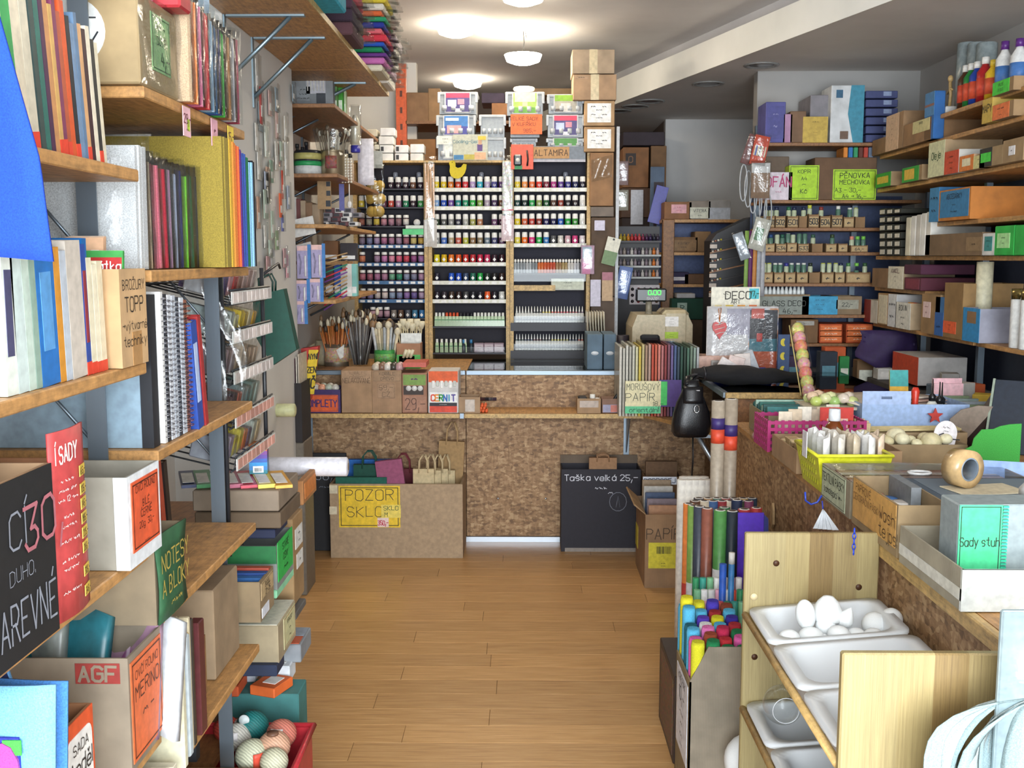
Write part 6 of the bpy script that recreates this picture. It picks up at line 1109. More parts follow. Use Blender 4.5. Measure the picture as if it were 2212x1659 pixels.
cols=['#c9c4b8', '#b8b4a8', '#c4c0b4', '#a8a498', '#bcb8a8', '#c8c29c', '#c8b04a', '#b8a878', '#a08068', '#b09080', '#b84a34', '#c05a40', '#c8786a', '#b06a68', '#8a3a3a', '#7a4a58', '#6a5a88', '#4a5a80', '#3a4a58', '#2a4a3c', '#24382c', '#4a6a58', '#6a7a68', '#8a9a8c', '#a8acac']
xs0, xs1=at(1338, 800, Y=5.34).x, at(1512, 800, Y=5.34).x
for k, c in enumerate(cols):
 x=xs0+(xs1-xs0)*(k+.5)/len(cols);hh=.365-.012*abs(k-12)/12+R.uniform(-.008, .008)
 t=thing('paper_sleeve', '%s mulberry paper in a clear sleeve, %s from the grey files'%(cname(c), ORD[k]), 'paper sleeve', (x, 5.36, .7455), 0, 'coloured mulberry papers');mk('paper', bxm(-.006, .0055, 0, .3, 0, hh), C(c, .7), t);mk('clear_sleeve', bxm(-.0068, -.0062, -.004, .3, 0, hh+.012), CLEAR, t)
a, b=at(1350, 893, Y=5.3), at(1432, 823, Y=5.3);w, h=b.x-a.x, b.z-a.z
t=thing('mulberry_sign', 'cream and green outlined sign for mulberry paper on the file', 'sign', (a.x, 5.3, a.z));s=panel(t, 'cream_card', (0, 0, 0), (1, 0, 0), (0, 0, 1), w*.95, h, '#dcd2a8', [('MORUŠOVÝ', .82, .19), ('PAPÍR', .5, .24, .42)], '#2c3428', wt=.07, extra=[(0, 0, 1, .22, '#58c088')])
lettering(t, (0, -.004, 0), (1, 0, 0), (0, 0, 1), w, h, [('orientální', .11, .13), ('18,-', .3, .13, .88)], '#173a28', name='green_lettering', wt=.1);mk('green_backing', bxm(w*.6, w*1.12, .002, .004, h*.25, h*.98), C('#3fc05a'), t);mk('purple_backing', bxm(w*.9, w*1.5, .006, .008, h*.2, h*1.03), C('#4a2f7a'), t)
Yp=4.86;c0=at(1492, 942, Y=Yp);t=thing('backpack', 'black leather backpack hanging from the counter corner', 'backpack', c0)
prof=[(0, .075), (.02, .088), (.06, .09), (.11, .082), (.16, .066), (.2, .048), (.235, .034), (.26, .03)]
m=MB();n=18;vs=[]
for z, r in prof:
 for k in range(n):
  q=2*math.pi*k/n;cu=math.copysign(abs(math.cos(q))**.7, math.cos(q));su=math.copysign(abs(math.sin(q))**.7, math.sin(q));vs.append((r*cu*(1+.04*math.sin(5*q+z*30)), r*.62*su-.02*z, z))
fs=[(i*n+k, i*n+(k+1)%n, (i+1)*n+(k+1)%n, (i+1)*n+k)for i in range(len(prof)-1)for k in range(n)]+[tuple(range(n))[::-1], tuple(range((len(prof)-1)*n, len(prof)*n))]
m.add(vs, fs, True);LE=mat('#16161a', .32, 'leather');mk('body', m, LE, t);mk('strap', MB().tube([(.0, .02, .25), (.03, .06, .27), (.06, .09, .262)], .014, 6, flat=.35), LE, t);mk('strap', MB().tube([(-.03, -.02, .24), (-.02, 0, .275), (.03, .08, .28)], .012, 6, flat=.35), LE, t)
mk('front_flap', MB().sheet(lambda u, v:(-.045+.09*u, -.055+.02*v-.012*math.sin(math.pi*u), .16+.075*v), 6, 4, .004), LE, t);mk('buckle', MB().tube([(.015+.012*math.cos(q*.785), -.064, .135+.018*math.sin(q*.785))for q in range(8)], .002, 5, True), mat('#d8dade', .2, 'metal'), t);mk('clasp', MB().cb(-.012, .03, -.052, -.046, .215, .221, .001), mat('#d8dade', .2, 'metal'), t);mk('hanging_strap', MB().tube([(.01, .0, 0), (.012, .0, -.12), (.006, 0, -.24)], .012, 6, flat=.3), LE, t)
t=thing('folded_umbrella', 'crumpled black umbrella lying across the glass top', 'umbrella', (0, 0, 0));A, B_=at(1500, 822, Y=5.05), at(1725, 815, Y=5.15)
def cloth(u, v):
 q=2*math.pi*v;r=.03+.03*math.sin(math.pi*min(1, u*1.1));x=A.x+(B_.x-A.x)*u
 return(x, 5.1+r*1.7*math.cos(q)+.01*math.sin(17*u), .94+.055+r*.75*math.sin(q)*(1+.14*math.sin(9*u+4*q))+.003*math.sin(23*u+2*q)-.02*u)
m=MB();g=[[cloth(i/24, j/14)for j in range(14)]for i in range(25)];vs=[p for r_ in g for p in r_];m.add(vs, [(i*14+j, i*14+(j+1)%14, (i+1)*14+(j+1)%14, (i+1)*14+j)for i in range(24)for j in range(14)]+[tuple(range(14))[::-1], tuple(range(24*14, 25*14))], True);mk('fabric', m, mat('#1a191c', .6, 'felt'), t);mk('tie', MB().tube([cloth(.1, j/10)for j in range(10)], .006, 5, True), C('#242328'), t)
Yd=5.45
a, b=at(1535, 700, Y=Yd+.12), at(1642, 620, Y=Yd+.12);w, h=b.x-a.x, b.z-a.z
t=thing('colour_chart', 'white colour chart card with a turquoise price behind the heart poster', 'sign', (a.x, Yd+.12, a.z));panel(t, 'card', (0, 0, 0), (1, 0, 0), (0, 0, 1), w, h, '#e8e2d0', [('DECO', .78, .2, .55), ('~~', .82, .08, .3), ('ART', .6, .1, .5)], '#3a342c', extra=[(.78, .68, .98, .96, '#3fb8c4'), (.08, .4, .22, .52, '#e8d8a0'), (.3, .4, .46, .52, '#e0c040'), (.54, .4, .7, .52, '#e8a040'), (.78, .4, .94, .52, '#e87838'), (.78, .08, .94, .2, '#b04038'), (.54, .08, .7, .2, '#e0b8a0')]);lettering(t, (w*.78, -.005, h*.68), (1, 0, 0), (0, 0, 1), w*.2, h*.28, [('77,-', .5, .6)], '#1a4a38', name='price', wt=.16);mk('stand', bxm(w*.3, w*.7, .004, .05, -.2+.0, .02), C('#c8c0b0'), t)
a, b=at(1525, 795, Y=Yd), at(1682, 662, Y=Yd);w, h=b.x-a.x, b.z-.94
t=thing('heart_poster_box', 'clear display pouch with a red heart pendant and a cartoon poster', 'display', (a.x, Yd, .94));mk('back_card', MB().cb(0, w, 0, .012, 0, h, .002), C('#e2dcdc'), t);s=mk('poster_print', bxm(w*.58, w, -.0016, 0, .02, h-.01), special('scenic'), t)
for q, (x0, x1, z0, z1, c)in enumerate(((.6, .99, .52, .95, '#2c2a34'), (.6, .99, .36, .54, '#3f7a8a'), (.6, .99, .1, .36, '#c85a34'), (.62, .8, .83, .97, '#d05040'), (.7, .78, .5, .62, '#c83a34'), (.28, .6, .6, .97, '#b0a8b8'))):mk('poster_patch', bxm(w*x0, w*x1, -.003-.0006*q, -.0016, h*z0, h*z1), C(c, .35), s)
mk('pouch_film', MB().sheet(lambda u, v:(w*u, -.012-.004*math.sin(9*u+6*v), h*v), 8, 8, .0006), FILM, t)
hp=[(0, -.052)]+[(.03*2*(math.sin(q)**3)*.62, .027*(1.3*math.cos(q)-.5*math.cos(2*q)-.2*math.cos(3*q)-.1*math.cos(4*q))*1.2)for q in[math.pi-.3-k*(2*math.pi-.6)/18 for k in range(19)]]
hm=mk('heart', MB().prism([(w*.17+x, h*.68+z)for x, z in hp], -.02, -.006), C('#c02a28', .3), t);mk('heart_string', MB().tube([(w*.17, -.014, h*.78), (w*.155, -.014, h*.97), (w*.19, -.014, h*.98), (w*.17, -.014, h*.78)], .002, 5), C('#c87a3a'), t)
for k in range(3):mk('white_streak', MB().tube([(w*.1, -.021, h*(.6+.07*k)), (w*.17, -.0215, h*(.63+.06*k)), (w*.24, -.021, h*(.64+.07*k))], .0022, 4), C('#ecdcd8'), hm)
t=thing('blue_mesh_basket', 'small blue plastic basket of paper packets in front of the heart poster', 'basket', (at(1595, 790, Y=5.3).x, 5.3, .94));mk('body', MB().tray(-.14, .15, -.07, .07, 0, .055, .004), C('#22369a', .35), t)
for k in range(9):mk('slot', bxm(-.11+.025*k, -.098+.025*k, -.0715, -.07, .03, .042), C('#cfd4e8'), t)
for k, (x, c, w_, h_, ry)in enumerate(((-.09, '#e8dcd8', .09, .09, 30), (-.03, '#e0c8c0', .08, .1, 15), (.03, '#ddd0c8', .08, .11, -5), (.1, '#b8bcc0', .05, .13, -22))):
 g=mk('packet', MB().cb(-w_/2, w_/2, -.006, .006, 0, h_, .002), C(c, .4), t);g.location=(x, -.02+.02*k, .02);g.rotation_euler=(0, math.radians(ry), 0)
t=carton('transparent_box', 'flat rose-coloured plastic box lying beside the coloured papers', 'box', (at(1555, 770, Y=5.35).x, 5.47, .9945 if False else .94), (.22, .14, .11), 0, '#c8a090', 'plain', m=mat('#cfa898', .25))
t=thing('carved_panel', 'small framed panel with dark lettering behind the blue basket', 'panel', (at(1565, 790, Y=5.4).x, 5.385, .94), 0, None, -4);mk('frame', MB().cb(-.07, .07, 0, .012, 0, .09, .003), C('#a8a29c'), t);panel(t, 'face', (-.06, -.002, .01), (1, 0, 0), (0, 0, 1), .12, .068, '#8a8078', [('RAZÍTKA', .6, .4)], '#38302c', wt=.16)
a=at(1710, 790, Y=5.35);t=thing('moon_card', 'navy hanging card with yellow moons beside the heart poster', 'card', (at(1692, 790, Y=5.4).x, 5.4, .94));mk('card', MB().cb(-.03, .03, 0, .004, 0, .22, .002), C('#38507a'), t)
for k, z in enumerate((.18, .11, .04)):mk('moon', MB().prism([(.016*math.cos(q)-.002, z+.02*math.sin(q))for q in[1.2+j*.5 for j in range(9)]]+[(.004*math.cos(q)+.004, z+.012*math.sin(q))for q in[4.6-j*.5 for j in range(7)]], -.003, 0), C('#e0cc3a'), t)
P0, P1=at(1748, 855, Y=4.7), at(1722, 703, Y=4.9);t=thing('egg_tube', 'leaning clear tube of pink and yellow decorated eggs', 'egg tube', P0);dv=P1-P0
for k, c in enumerate(('#e0a8a0', '#d0c878', '#e08a78', '#e0a8a0', '#cfc870', '#e08a70', '#e0a49c', '#d8d078')):pp=dv*((k+.5)/8);mk('egg', MB().ball(pp, .03, 12, 1.15), mat(c, .5, 'speckle'), t)
mk('tube', MB().tube([dv*(k/6)for k in range(7)], .036, 14), CLEAR, t);mk('paper_edge', MB().tube([dv*(k/6)+Vector((-.036, 0, 0))for k in range(7)], .003, 4), C('#c8b878'), t)
# bin table along the aisle
TZ_=.852
t=thing('bin_table', 'long chipboard table loaded with open bins of craft supplies', 'table', (0, 0, 0))
mk('side_panel', MB().bx(.9, .925, 1.55, 4.5, 0, .83), OSB, t);mk('top', MB().bx(.9, 1.8, 1.55, 4.5, .83, .85), special('shelf'), t);mk('end_panel', MB().bx(.925, 1.8, 4.47, 4.5, 0, .83), OSB, t)
mk('edge_trim', MB().cb(.878, .9, 1.62, 2.62, .815, .85, .003), special('trimwood'), t)
for y in(1.6, 4.44):mk('leg', MB().bx(1.74, 1.8, y, y+.04, 0, .83), STEEL, t)
def rbin(name, label, y0, y1, x0, d, h, col, signs=(), top='open', m=None, zb=TZ_, cat='box', **kw):
 return carton(name, label, cat, (x0+d/2, (y0+y1)/2, zb), (y1-y0, d, h), -90, col, top, signs, m=m, **kw)
t=rbin('ribbon_bin', 'taped grey cardboard bin at the table corner holding the ribbon sets', 2.05, 2.40, .868, .42, .085, '#a39a86', zb=.8525)
mk('clear_tape', MB().bx(-.175, .175, -.2112, -.2105, .02, .045), C('#d8d8d0', .15), t);mk('clear_tape', MB().bx(.168, .1762, -.2112, .05, .0, .085), C('#c8ccc8', .15), t)
a, b=at(2066, 1232, Y=2.16), at(2180, 1078, Y=2.16);w, h=b.x-a.x, b.z-.87
t=thing('ribbon_binder', 'grey box with a mint handwritten ribbon sets sign and ribbed edge', 'binder', (a.x, 2.16, .8575));mk('body', MB().cb(.0, w+.25, .003, .1, 0, h, .003), C('#8f9a9c'), t)
panel(t, 'mint_sign', (0, 0, .0), (1, 0, 0), (0, 0, 1), w*.88, h*1.0, '#46c488', [('Sady stuh', .58, .22)], '#10201a', border='#17231c', wt=.1)
m=MB()
for k in range(26):m.bx(w*.885, w*1.0, -.003, .003, k*h/26+.001, (k+.75)*h/26)
s=mk('ribbed_edge', m, C('#2fb890'), t)
t=rbin('washi_bin', 'deep cardboard bin with a tan handwritten washi tape sign', 2.43, 2.77, .872, .122, .125, '#a08864', [('f', (.03, .16, .97, .98), '#cf9f58', None, {'name':'sign'})])
s=[c for c in t.children if c.name.startswith('sign')][0]
lettering(s, (-.17, -.0632, .015), (1, 0, 0), (0, 0, 1), .34, .11, [('PAPÍROVÉ', .82, .17, .28), ('DEKORAČNÍ PÁSKY', .58, .15, .36), ('Washi', .62, .28, .82), ('tejps!', .25, .28, .84)], '#3a2414', wt=.08)
for k in range(7):mk('tape_roll', MB().lathe([(.014, 0), (.026, 0), (.026, .016), (.014, .016)], (-.13+.045*k, -.02+.02*(k%3), .07), 14), C(('#c84a4a', '#4a7ab8', '#d8d0c8', '#8ab87a', '#b8a8c8', '#e0d8d0', '#6a6a70')[k], .3), t)
mk('grey_liner', bxm(-.16, .0, .03, .055, .006, .13), C('#7f8488'), t)
t=rbin('fabric_tape_bin', 'film-covered tray with a pale green sign for fabric tapes', 2.80, 3.07, .875, .5, .1, '#9a8f78', [('f', (.02, .05, .85, .98), '#b9c2a4', [('TEXTILNÍ PÁSKY', .7, .24), ('samolepicí ~~', .35, .2)], {'name':'sign', 'border':'#3a3c34', 'tcol':'#23261f', 'wt':.11})])
for k in range(10):mk('fabric_tape', bxm(-.11+.022*k, -.094+.022*k, -.22, .22, .03, .085), C(('#9a6a58', '#c8a8a0', '#d8ccc4', '#6a5048', '#b8a098')[k%5], .3), t)
mk('clear_cover', MB().sheet(lambda u, v:(-.13+.26*u, -.24+.48*v, .104+.003*math.sin(9*u+7*v)), 6, 6, .0008), FILM, t);mk('scissor_ring', MB().tube([(.06+.022*math.cos(q*.63), -.04+.03*math.sin(q*.63), .112)for q in range(10)], .004, 5, True), C('#e8e8e8'), t)
t=thing('yellow_basket', 'bright yellow plastic basket full of clear trinket bags', 'basket', (.97, 3.23, TZ_), -90);m=MB()
m.add([(-.105, -.08, 0), (.105, -.08, 0), (.105, .1, 0), (-.105, .1, 0), (-.13, -.1, .115), (.13, -.1, .115), (.13, .12, .115), (-.13, .12, .115)], [(3, 2, 1, 0), (0, 1, 5, 4), (1, 2, 6, 5), (2, 3, 7, 6), (3, 0, 4, 7)]);mk('body', m, C('#d8d82a', .4), t);mk('rim', MB().tube([(-.13, -.1, .115), (.13, -.1, .115), (.13, .12, .115), (-.13, .12, .115)], .006, 6, True), C('#e0de3a', .4), t)
for r in range(3):
 for k in range(8):mk('slot', bxm(-.09+.023*k, -.08+.023*k, -.0985+.006*(2-r), -.093+.006*(2-r), .02+.03*r, .034+.03*r), C('#a8a81c'), t)
for k in range(14):mk('trinket_bag', MB().sheet(lambda u, v:(-.1+.011*k+.05*u, -.07+.042*(k%5)+.03*math.sin(3*u), .05+.11*v+.01*math.sin(8*u+k)), 4, 4, .006), mat(('#e6e4e0', '#d8d0c4', '#c8b8a0', '#eceae8', '#e0c8b0')[k%5], .25), t)
mk('white_tag', bxm(-.02, .03, -.108, -.106, .09, .17), C('#e4e4ea'), t);mk('green_bead', MB().ball((.03, -.05, .13), .008, 8), C('#2a8a4a'), t)
t=rbin('wood_shapes_tray', 'low cardboard tray of pale wooden shapes beside the magenta basket', 3.40, 3.74, .885, .34, .075, '#a98a68')
for k in range(14):
 x, y=-.12+.04*(k%6), -.12+.09*(k//6);r=MB();
 if k%3==0:r.lathe([(.014, 0), (.03, 0), (.03, .01), (.014, .01)], (x, y, .055+.006*(k%4)), 14)
 elif k%3==1:r.cb(x-.03, x+.03, y-.02, y+.02, .05, .07+.008*(k%3), .002)
 else:r.tube([(x-.03, y, .07), (x+.03, y+.01, .08)], .008, 6)
 mk('wooden_shape', r, C(('#d8bf92', '#c9ab7c', '#e0cca4')[k%3]), t)
for k in range(9):single('nozzle_tip', 'clear pointed nozzle standing behind the yellow basket, %s of nine'%ORD[k], 'nozzle', MB().lathe([(.014, 0), (.012, .04), (.003, .075)], n=10), mat('#d4d6d8', .25), (1.03+.028*(k%5), 3.385+.0*k, TZ_+.02*(k//5)), group='clear nozzles')
t=thing('magenta_basket', 'magenta mesh basket with paper tags and a red card', 'basket', (1.01, 3.9, TZ_));m=MB();MG=C('#a82468', .4)
for side in range(4):
 for z in range(5):
  zz=.004+z*.024
  m.bx(*{0:(-.13, .22, -.11, -.106), 1:(-.13, .22, .106, .11), 2:(-.13, -.126, -.11, .11), 3:(.216, .22, -.11, .11)}[side], zz, zz+.012)
 for k in range(15 if side<2 else 9):
  q=-.13+k*.0245;r=-.11+k*.0265
  m.bx(*{0:(q, q+.011, -.1105, -.1055), 1:(q, q+.011, .1055, .1105), 2:(-.1305, -.1255, r, r+.011), 3:(.2155, .2205, r, r+.011)}[side], 0, .115)
s=mk('mesh_body', m, MG, t);s['kind']='stuff';mk('liner', bxm(-.124, .214, -.1, .1, .002, .05), C('#6a2a4a'), t)
for k in range(6):mk('paper_tag', MB().cb(-.08+.04*k, -.03+.04*k, -.06+.02*k, -.054+.02*k, .06, .14+.006*(k%3), .001), C(('#e0d0b8', '#d8c4a8', '#e8e0d0')[k%3]), t)
g=mk('red_card', bxm(.06, .18, -.095, -.09, .06, .16), C('#c83428'), t);mk('shell_print', bxm(.085, .16, -.0965, -.095, .075, .12), mat('#e0b8a0', .5, 'speckle'), g)
t=thing('amber_bottle', 'amber bottle with white cap and purple label among the bins', 'bottle', (1.05, 3.56, TZ_+.076*0));mk('body', MB().lathe([(.03, 0), (.032, .005), (.032, .12), (.03, .13), (.016, .15)], n=18), C('#7a3c14', .15), t);mk('cap', MB().lathe([(.019, .15), (.02, .153), (.019, .19)], n=16), C('#e4e6ea', .4), t);mk('label', MB().lathe([(.0325, .03), (.0325, .1)], n=18), C('#8a3a8a'), t);mk('bottle_stand', MB().cyl((0, 0, 0), .03, .0, 8)if False else MB().cb(-.03, .03, -.03, .03, 0, .002, .0005), C('#8a7050'), t)
t=rbin('envelope_box', 'cardboard box of teal and green envelopes at the far end of the table', 4.0, 4.34, .93, .33, .1, '#9a8a6a')
for k in range(12):mk('envelope', bxm(-.15+.022*k, -.135+.022*k, -.155, .15, .006, .11+.008*(k%3)), C(('#2a6a60', '#3a7a7a', '#a8c8b8', '#2a5a58', '#4a8a90')[k%5]), t)
for k in range(12):
 c=('#c8d878', '#e0e0a8', '#a8c878', '#e0d0c0', '#d8e098', '#e8c8a8')[k%6];single('wrapped_sweet', '%s film-wrapped trinket in the heap behind the magenta basket, %s along'%(cname(c), ORD[k]), 'trinket', MB().ball((0, 0, 0), .026, 7, .8, k=4), mat(c, .25), (1.13+.035*(k%5), 4.08+.05*(k//5), TZ_+.145+.012*(k%2)), 20*k, 'film-wrapped trinkets')
single('trinket_tray', 'shallow tray under the film-wrapped trinkets', 'tray', MB().cb(-.11, .13, -.08, .12, 0, .012, .002), C('#c8bca8'), (1.19, 4.1, TZ_+.1255 if False else TZ_+.118))
t=thing('neon_clip', 'neon green plastic bag clip at the far end of the table', 'clip', at(1631, 915, Y=4.32));mk('body', MB().cb(-.012, .014, -.01, .01, 0, .075, .006), C('#30d838', .35), t)
t=thing('clear_bag_bundle', 'hanging clear bag of pink pieces at the table end', 'bag', at(1638, 955, Y=4.1));mk('film', MB().ball((0, 0, .04), .035, 10, 1.3), FILM, t);mk('pieces', MB().ball((0, 0, .025), .026, 8, .8), mat('#d8a0a0', .5, 'speckle'), t)
for k, c in enumerate(('#d8a898', '#e8d0c0', '#e0b8a8', '#d8c8b8')):
 single('paper_sheet', '%s loose paper sheet on the far end of the table, %s in the layer'%(cname(c), ORD[k]), 'paper', MB().sheet(lambda u, v:(-.2+.42*u, -.12+.24*v, .012*math.sin(2*u+v)), 4, 3, .002), C(c), (1.55-.05*k, 4.3-.04*k, TZ_+.1+.014*k), 8*k, 'loose papers on the table')
carton('paper_box', 'brown box carrying loose pink papers at the far end of the table', 'box', (1.5, 4.3, TZ_), (.36, .3, .085), 0, '#9a7a5a', 'closed')
t=rbin('tool_box', 'light blue open box with tools and glue bottles in the middle of the table', 3.96, 4.26, 1.27, .40, .15, '#9ab0d8', m=C('#9db4da', .6));mk('hanger_flap', MB().prism([(.178, .13), (.178, .185), (.172, .185), (.172, .13)], -.21, .0, 'xz')if False else MB().bx(.146, .15, -.2, -.02, .15, .2), C('#a8bce0', .6), t)
mk('hang_slot', MB().bx(.1502, .1508, -.13, -.09, .17, .18), C('#5a6a88'), t)
def tool(label, x, y, z, parts, rx=0, ry=0):
 t=thing('craft_tool', label, 'tool', (x, y, z), 0, None, rx, ry)
 for nm, prof, c in parts:mk(nm, MB().lathe(prof, n=10), C(c, .35), t)
tool('red-handled awl standing in the light blue box', at(1975, 905, Y=4.04).x, 4.04, TZ_+.03, [('handle', [(.014, .06), (.016, .08), (.012, .12), (.016, .16), (.01, .175)], '#d03a28'), ('blade', [(.003, 0), (.003, .062)], '#a8a8a8')])
tool('dark green bent cutter handle in the light blue box', at(1945, 905, Y=4.0).x, 4.0, TZ_+.03, [('handle', [(.01, .07), (.013, .1), (.01, .15)], '#1f4a30'), ('blade', [(.003, 0), (.003, .072)], '#a8a8a8')], 0, -14)
for k, (px, h)in enumerate(((2012, .09), (2034, .075), (2046, .07))):
 x=at(px, 900, Y=4.06).x;t=thing('glue_bottle', 'white glue bottle with a black spike cap, %s of three in the light blue box'%ORD[k], 'glue bottle', (x, 4.06+.03*k, TZ_+.06), 0, 'spiked glue bottles');mk('body', MB().lathe([(.022, 0), (.024, .004), (.024, h*.8), (.012, h)], n=14), C('#dcdcd4', .35), t);mk('cap', MB().lathe([(.013, h), (.014, h+.02), (.004, h+.03), (.002, h+.085)], n=10), C('#17171a', .3), t);mk('red_print', MB().cb(-.012, .012, -.026, -.0235, h*.3, h*.7, .001), C('#b83a30'), t)
t=thing('red_star', 'small red star leaning on the glue bottles', 'star', at(2020, 916, Y=3.93));mk('star', MB().prism([((.03 if k%2==0 else .013)*math.sin(k*math.pi/5), .03+(.03 if k%2==0 else .013)*math.cos(k*math.pi/5))for k in range(10)], 0, .008), C('#b8342a'), t)
t=rbin('stick_tray', 'cardboard tray with bamboo sticks and wooden pegs in front of the light blue box', 3.80, 3.93, 1.2, .4, .07, '#a98f6c')
for k in range(5):mk('bamboo_stick', MB().tube([(-.05+.02*k, -.15, .07), (.02+.015*k, .17, .085)], .005, 5), C('#dcc894'), t)
for k in range(5):mk('wooden_peg', MB().cb(-.06+.022*k, -.045+.022*k, -.18, -.14, .04, .1+.006*(k%2), .002), C('#d0b88c'), t)
mk('brown_tag', bxm(-.07, -.02, -.195, -.192, .03, .13), K('#9a7450'), t)
a, b=at(1915, 1000, Z=TZ_), at(2085, 1000, Z=TZ_)
t=carton('wood_ball_box', 'shallow carton of wooden balls with a round price card', 'box', ((a.x+b.x)/2-.03, a.y+.09, TZ_), (b.x-a.x+.06, .2, .065), 0, '#97805f', 'open')
for k in range(13):mk('wooden_ball', MB().ball((-.14+.05*(k%6), -.05+.06*(k//6), .06+.008*(k%3)), (.036, .022, .026, .02)[k%4], 12, .85), C(('#e6dcb4', '#dccfa4', '#e8dfbc')[k%3], .5), t)
t=thing('round_price_card', 'white round-topped price card in the wooden ball box', 'price card', at(2038, 966, Y=a.y+.06), 0, None, 0, 6);pts=[(-.032, 0), (.036, 0)]+[(.04*math.cos(q*.262), .048+.045*math.sin(q*.262))for q in range(13)];s=mk('card', MB().prism(pts, 0, .003), C('#ece4e6'), t);lettering(s, (-.035, -.0006, .0), (1, 0, 0), (0, 0, 1), .07, .095, [('6,-', .32, .4, .66), ('~~', .75, .14), ('~~', .6, .1)], '#2c2a30', wt=.1);mk('stick', bxm(-.004, .004, .003, .006, -.06, .0), C('#b03a34'), t)
t=rbin('slate_box', 'slate blue carton with striped top beside the washi bin', 2.5, 2.79, 1.0, .36, .115, '#4c5a68', top='plain', m=C('#4f5d6b', .5));mk('striped_top', bxm(-.13, .13, -.15, .16, .1152, .1162), mat('#7a8a98', .4, 'pages'), t)
single('kraft_card', 'cream card lying under the tape roll on the slate box', 'card', MB().cb(-.09, .09, -.05, .06, 0, .003, .001), C('#d8ccb0'), (1.16, 2.63, TZ_+.1166), 12)
t=thing('tape_roll', 'roll of clear brown parcel tape standing on the slate box', 'tape roll', at(2078, 1035, Y=2.66), 25);z0=TZ_+.12;t.location.z=z0
m=MB();R0, R1, wd_=.03, .048, .048;m.lathe([(R0, -wd_/2), (R1, -wd_/2), (R1, wd_/2), (R0, wd_/2), (R0, -wd_/2)], (0, 0, R1), 26, 'y');m.f=m.f[:-2];m.m=m.m[:-2];m.sm=m.sm[:-2];mk('tape', m, C('#c8a878', .2), t)
m=MB();m.lathe([(.0265, -wd_/2), (.03, -wd_/2), (.03, wd_/2), (.0265, wd_/2), (.0265, -wd_/2)], (0, 0, R1), 26, 'y');m.f=m.f[:-2];m.m=m.m[:-2];m.sm=m.sm[:-2];mk('paper_core', m, C('#8a98a8'), t)
t=thing('green_divider', 'bright green curved cardboard divider standing on the table', 'divider', (at(2080, 965, Y=3.5).x, 3.5, TZ_));mk('panel', MB().prism([(0, 0), (.19, 0), (.19, .15)]+[(.19-.1*math.sin(q*.39)*1.0-.0, .15-.03*(1-math.cos(q*.39))*1.0)for q in range(1, 4)]+[(.06, .13), (.035, .1), (.03, .075), (.0, .06)], 0, .004), mat('#46a848', .9, 'felt'), t)
t=thing('grey_divider', 'grey curved board standing behind the green divider', 'divider', (at(2050, 950, Y=3.86).x, 3.86, TZ_));mk('panel', MB().prism([(0, 0), (.3, 0), (.3, .12), (.26, .15), (.1, .16), (.04, .145), (.0, .11)], 0, .004), C('#857668'), t)
t=thing('blue_board', 'plain light blue board leaning at the table edge by the clear tub', 'board', (at(2115, 985, Y=2.98).x, 2.98, TZ_), 0, None, -8);mk('panel', MB().prism([(0, 0), (.3, 0), (.3, .11), (.02, .125)], 0, .004), C('#93aee0', .6), t)
t=thing('dark_portfolio', 'dark framed portfolio leaning at the end of the table', 'portfolio', (1.80, 3.72, TZ_), -38, None, -20);mk('board', MB().cb(-.16, .16, 0, .012, 0, .27, .002), C('#28303c', .3), t);mk('pale_edge', MB().bx(-.168, -.16, -.002, .014, 0, .272), C('#8f9a8a'), t)
t=thing('clear_tub', 'clear plastic tub of mixed parts at the table edge', 'tub', (1.28, 2.72, TZ_));mk('tub', MB().lathe([(.085, 0), (.1, .1), (.103, .1), (.088, -.001)], n=20), CLEAR, t);mk('parts', MB().cyl((0, 0, .004), .08, .05, 14), mat('#8a8078', .5, 'speckle'), t);mk('rim', MB().tube([(.103*math.cos(q*.314), .103*math.sin(q*.314), .1)for q in range(20)], .004, 5, True), C('#d8dce0', .3), t);mk('label', bxm(-.06, -.02, -.1, -.098, .05, .085), C('#dfe4e8'), t)
t=thing('film_packet', 'crumpled white film packet at the corner of the table', 'packet', (1.16, 2.32, TZ_+.15));mk('film', MB().ball((0, 0, .03), .06, 9, .6), mat('#dfe3e6', .2), t);carton('packet_stand', 'grey box under the white film packet', 'box', (1.18, 2.34, TZ_+.006), (.16, .1, .142), 0, '#8a9498', 'plain')
t=rbin('card_file', 'file of small picture cards with pink dividers at the back of the table', 4.0, 4.4, 1.69, .13, .04, '#8a7a64')
for k in range(16):mk('picture_card', bxm(-.18+.022*k, -.165+.022*k, -.055, .055, .006, .12+.006*(k%4)), C(('#a8b09c', '#8a9a98', '#c8c4b0', '#7a8a6a', '#b0b8b8', '#98a0a8')[k%6]), t)
for k in range(2):mk('pink_divider', bxm(-.2+.015*k, -.19+.015*k, -.06, .06, .006, .2-.02*k), C('#e8b8c0'), t)
cover('teal_card', 'yellow leaflet with a teal top beside the card file', 1925, 1968, 800, 868, 4.32, '#d8a838', [('~~~', .45, .08), ('~~', .3, .08)], '#6a4a18', extra=[(0, .72, 1, 1, '#3a9a98')], zb=TZ_+.001, rx=-8)
t=thing('orange_standee', 'tall orange wedge box with dark pictures at the end of the table', 'display box', (at(2165, 870, Y=3.88).x, 3.88, TZ_), 20);mk('side', MB().prism([(-.16, 0), (.04, 0), (.0, .2)], 0, .05), C('#2c1c1a'), t);mk('front', MB().prism([(.04, 0), (.075, 0), (.01, .21), (.0, .2)], -.01, .055), C('#d8562c'), t);mk('orange_star', MB().ball((-.12, -.04, .02), .03, 8, .6), C('#e8603a'), t)
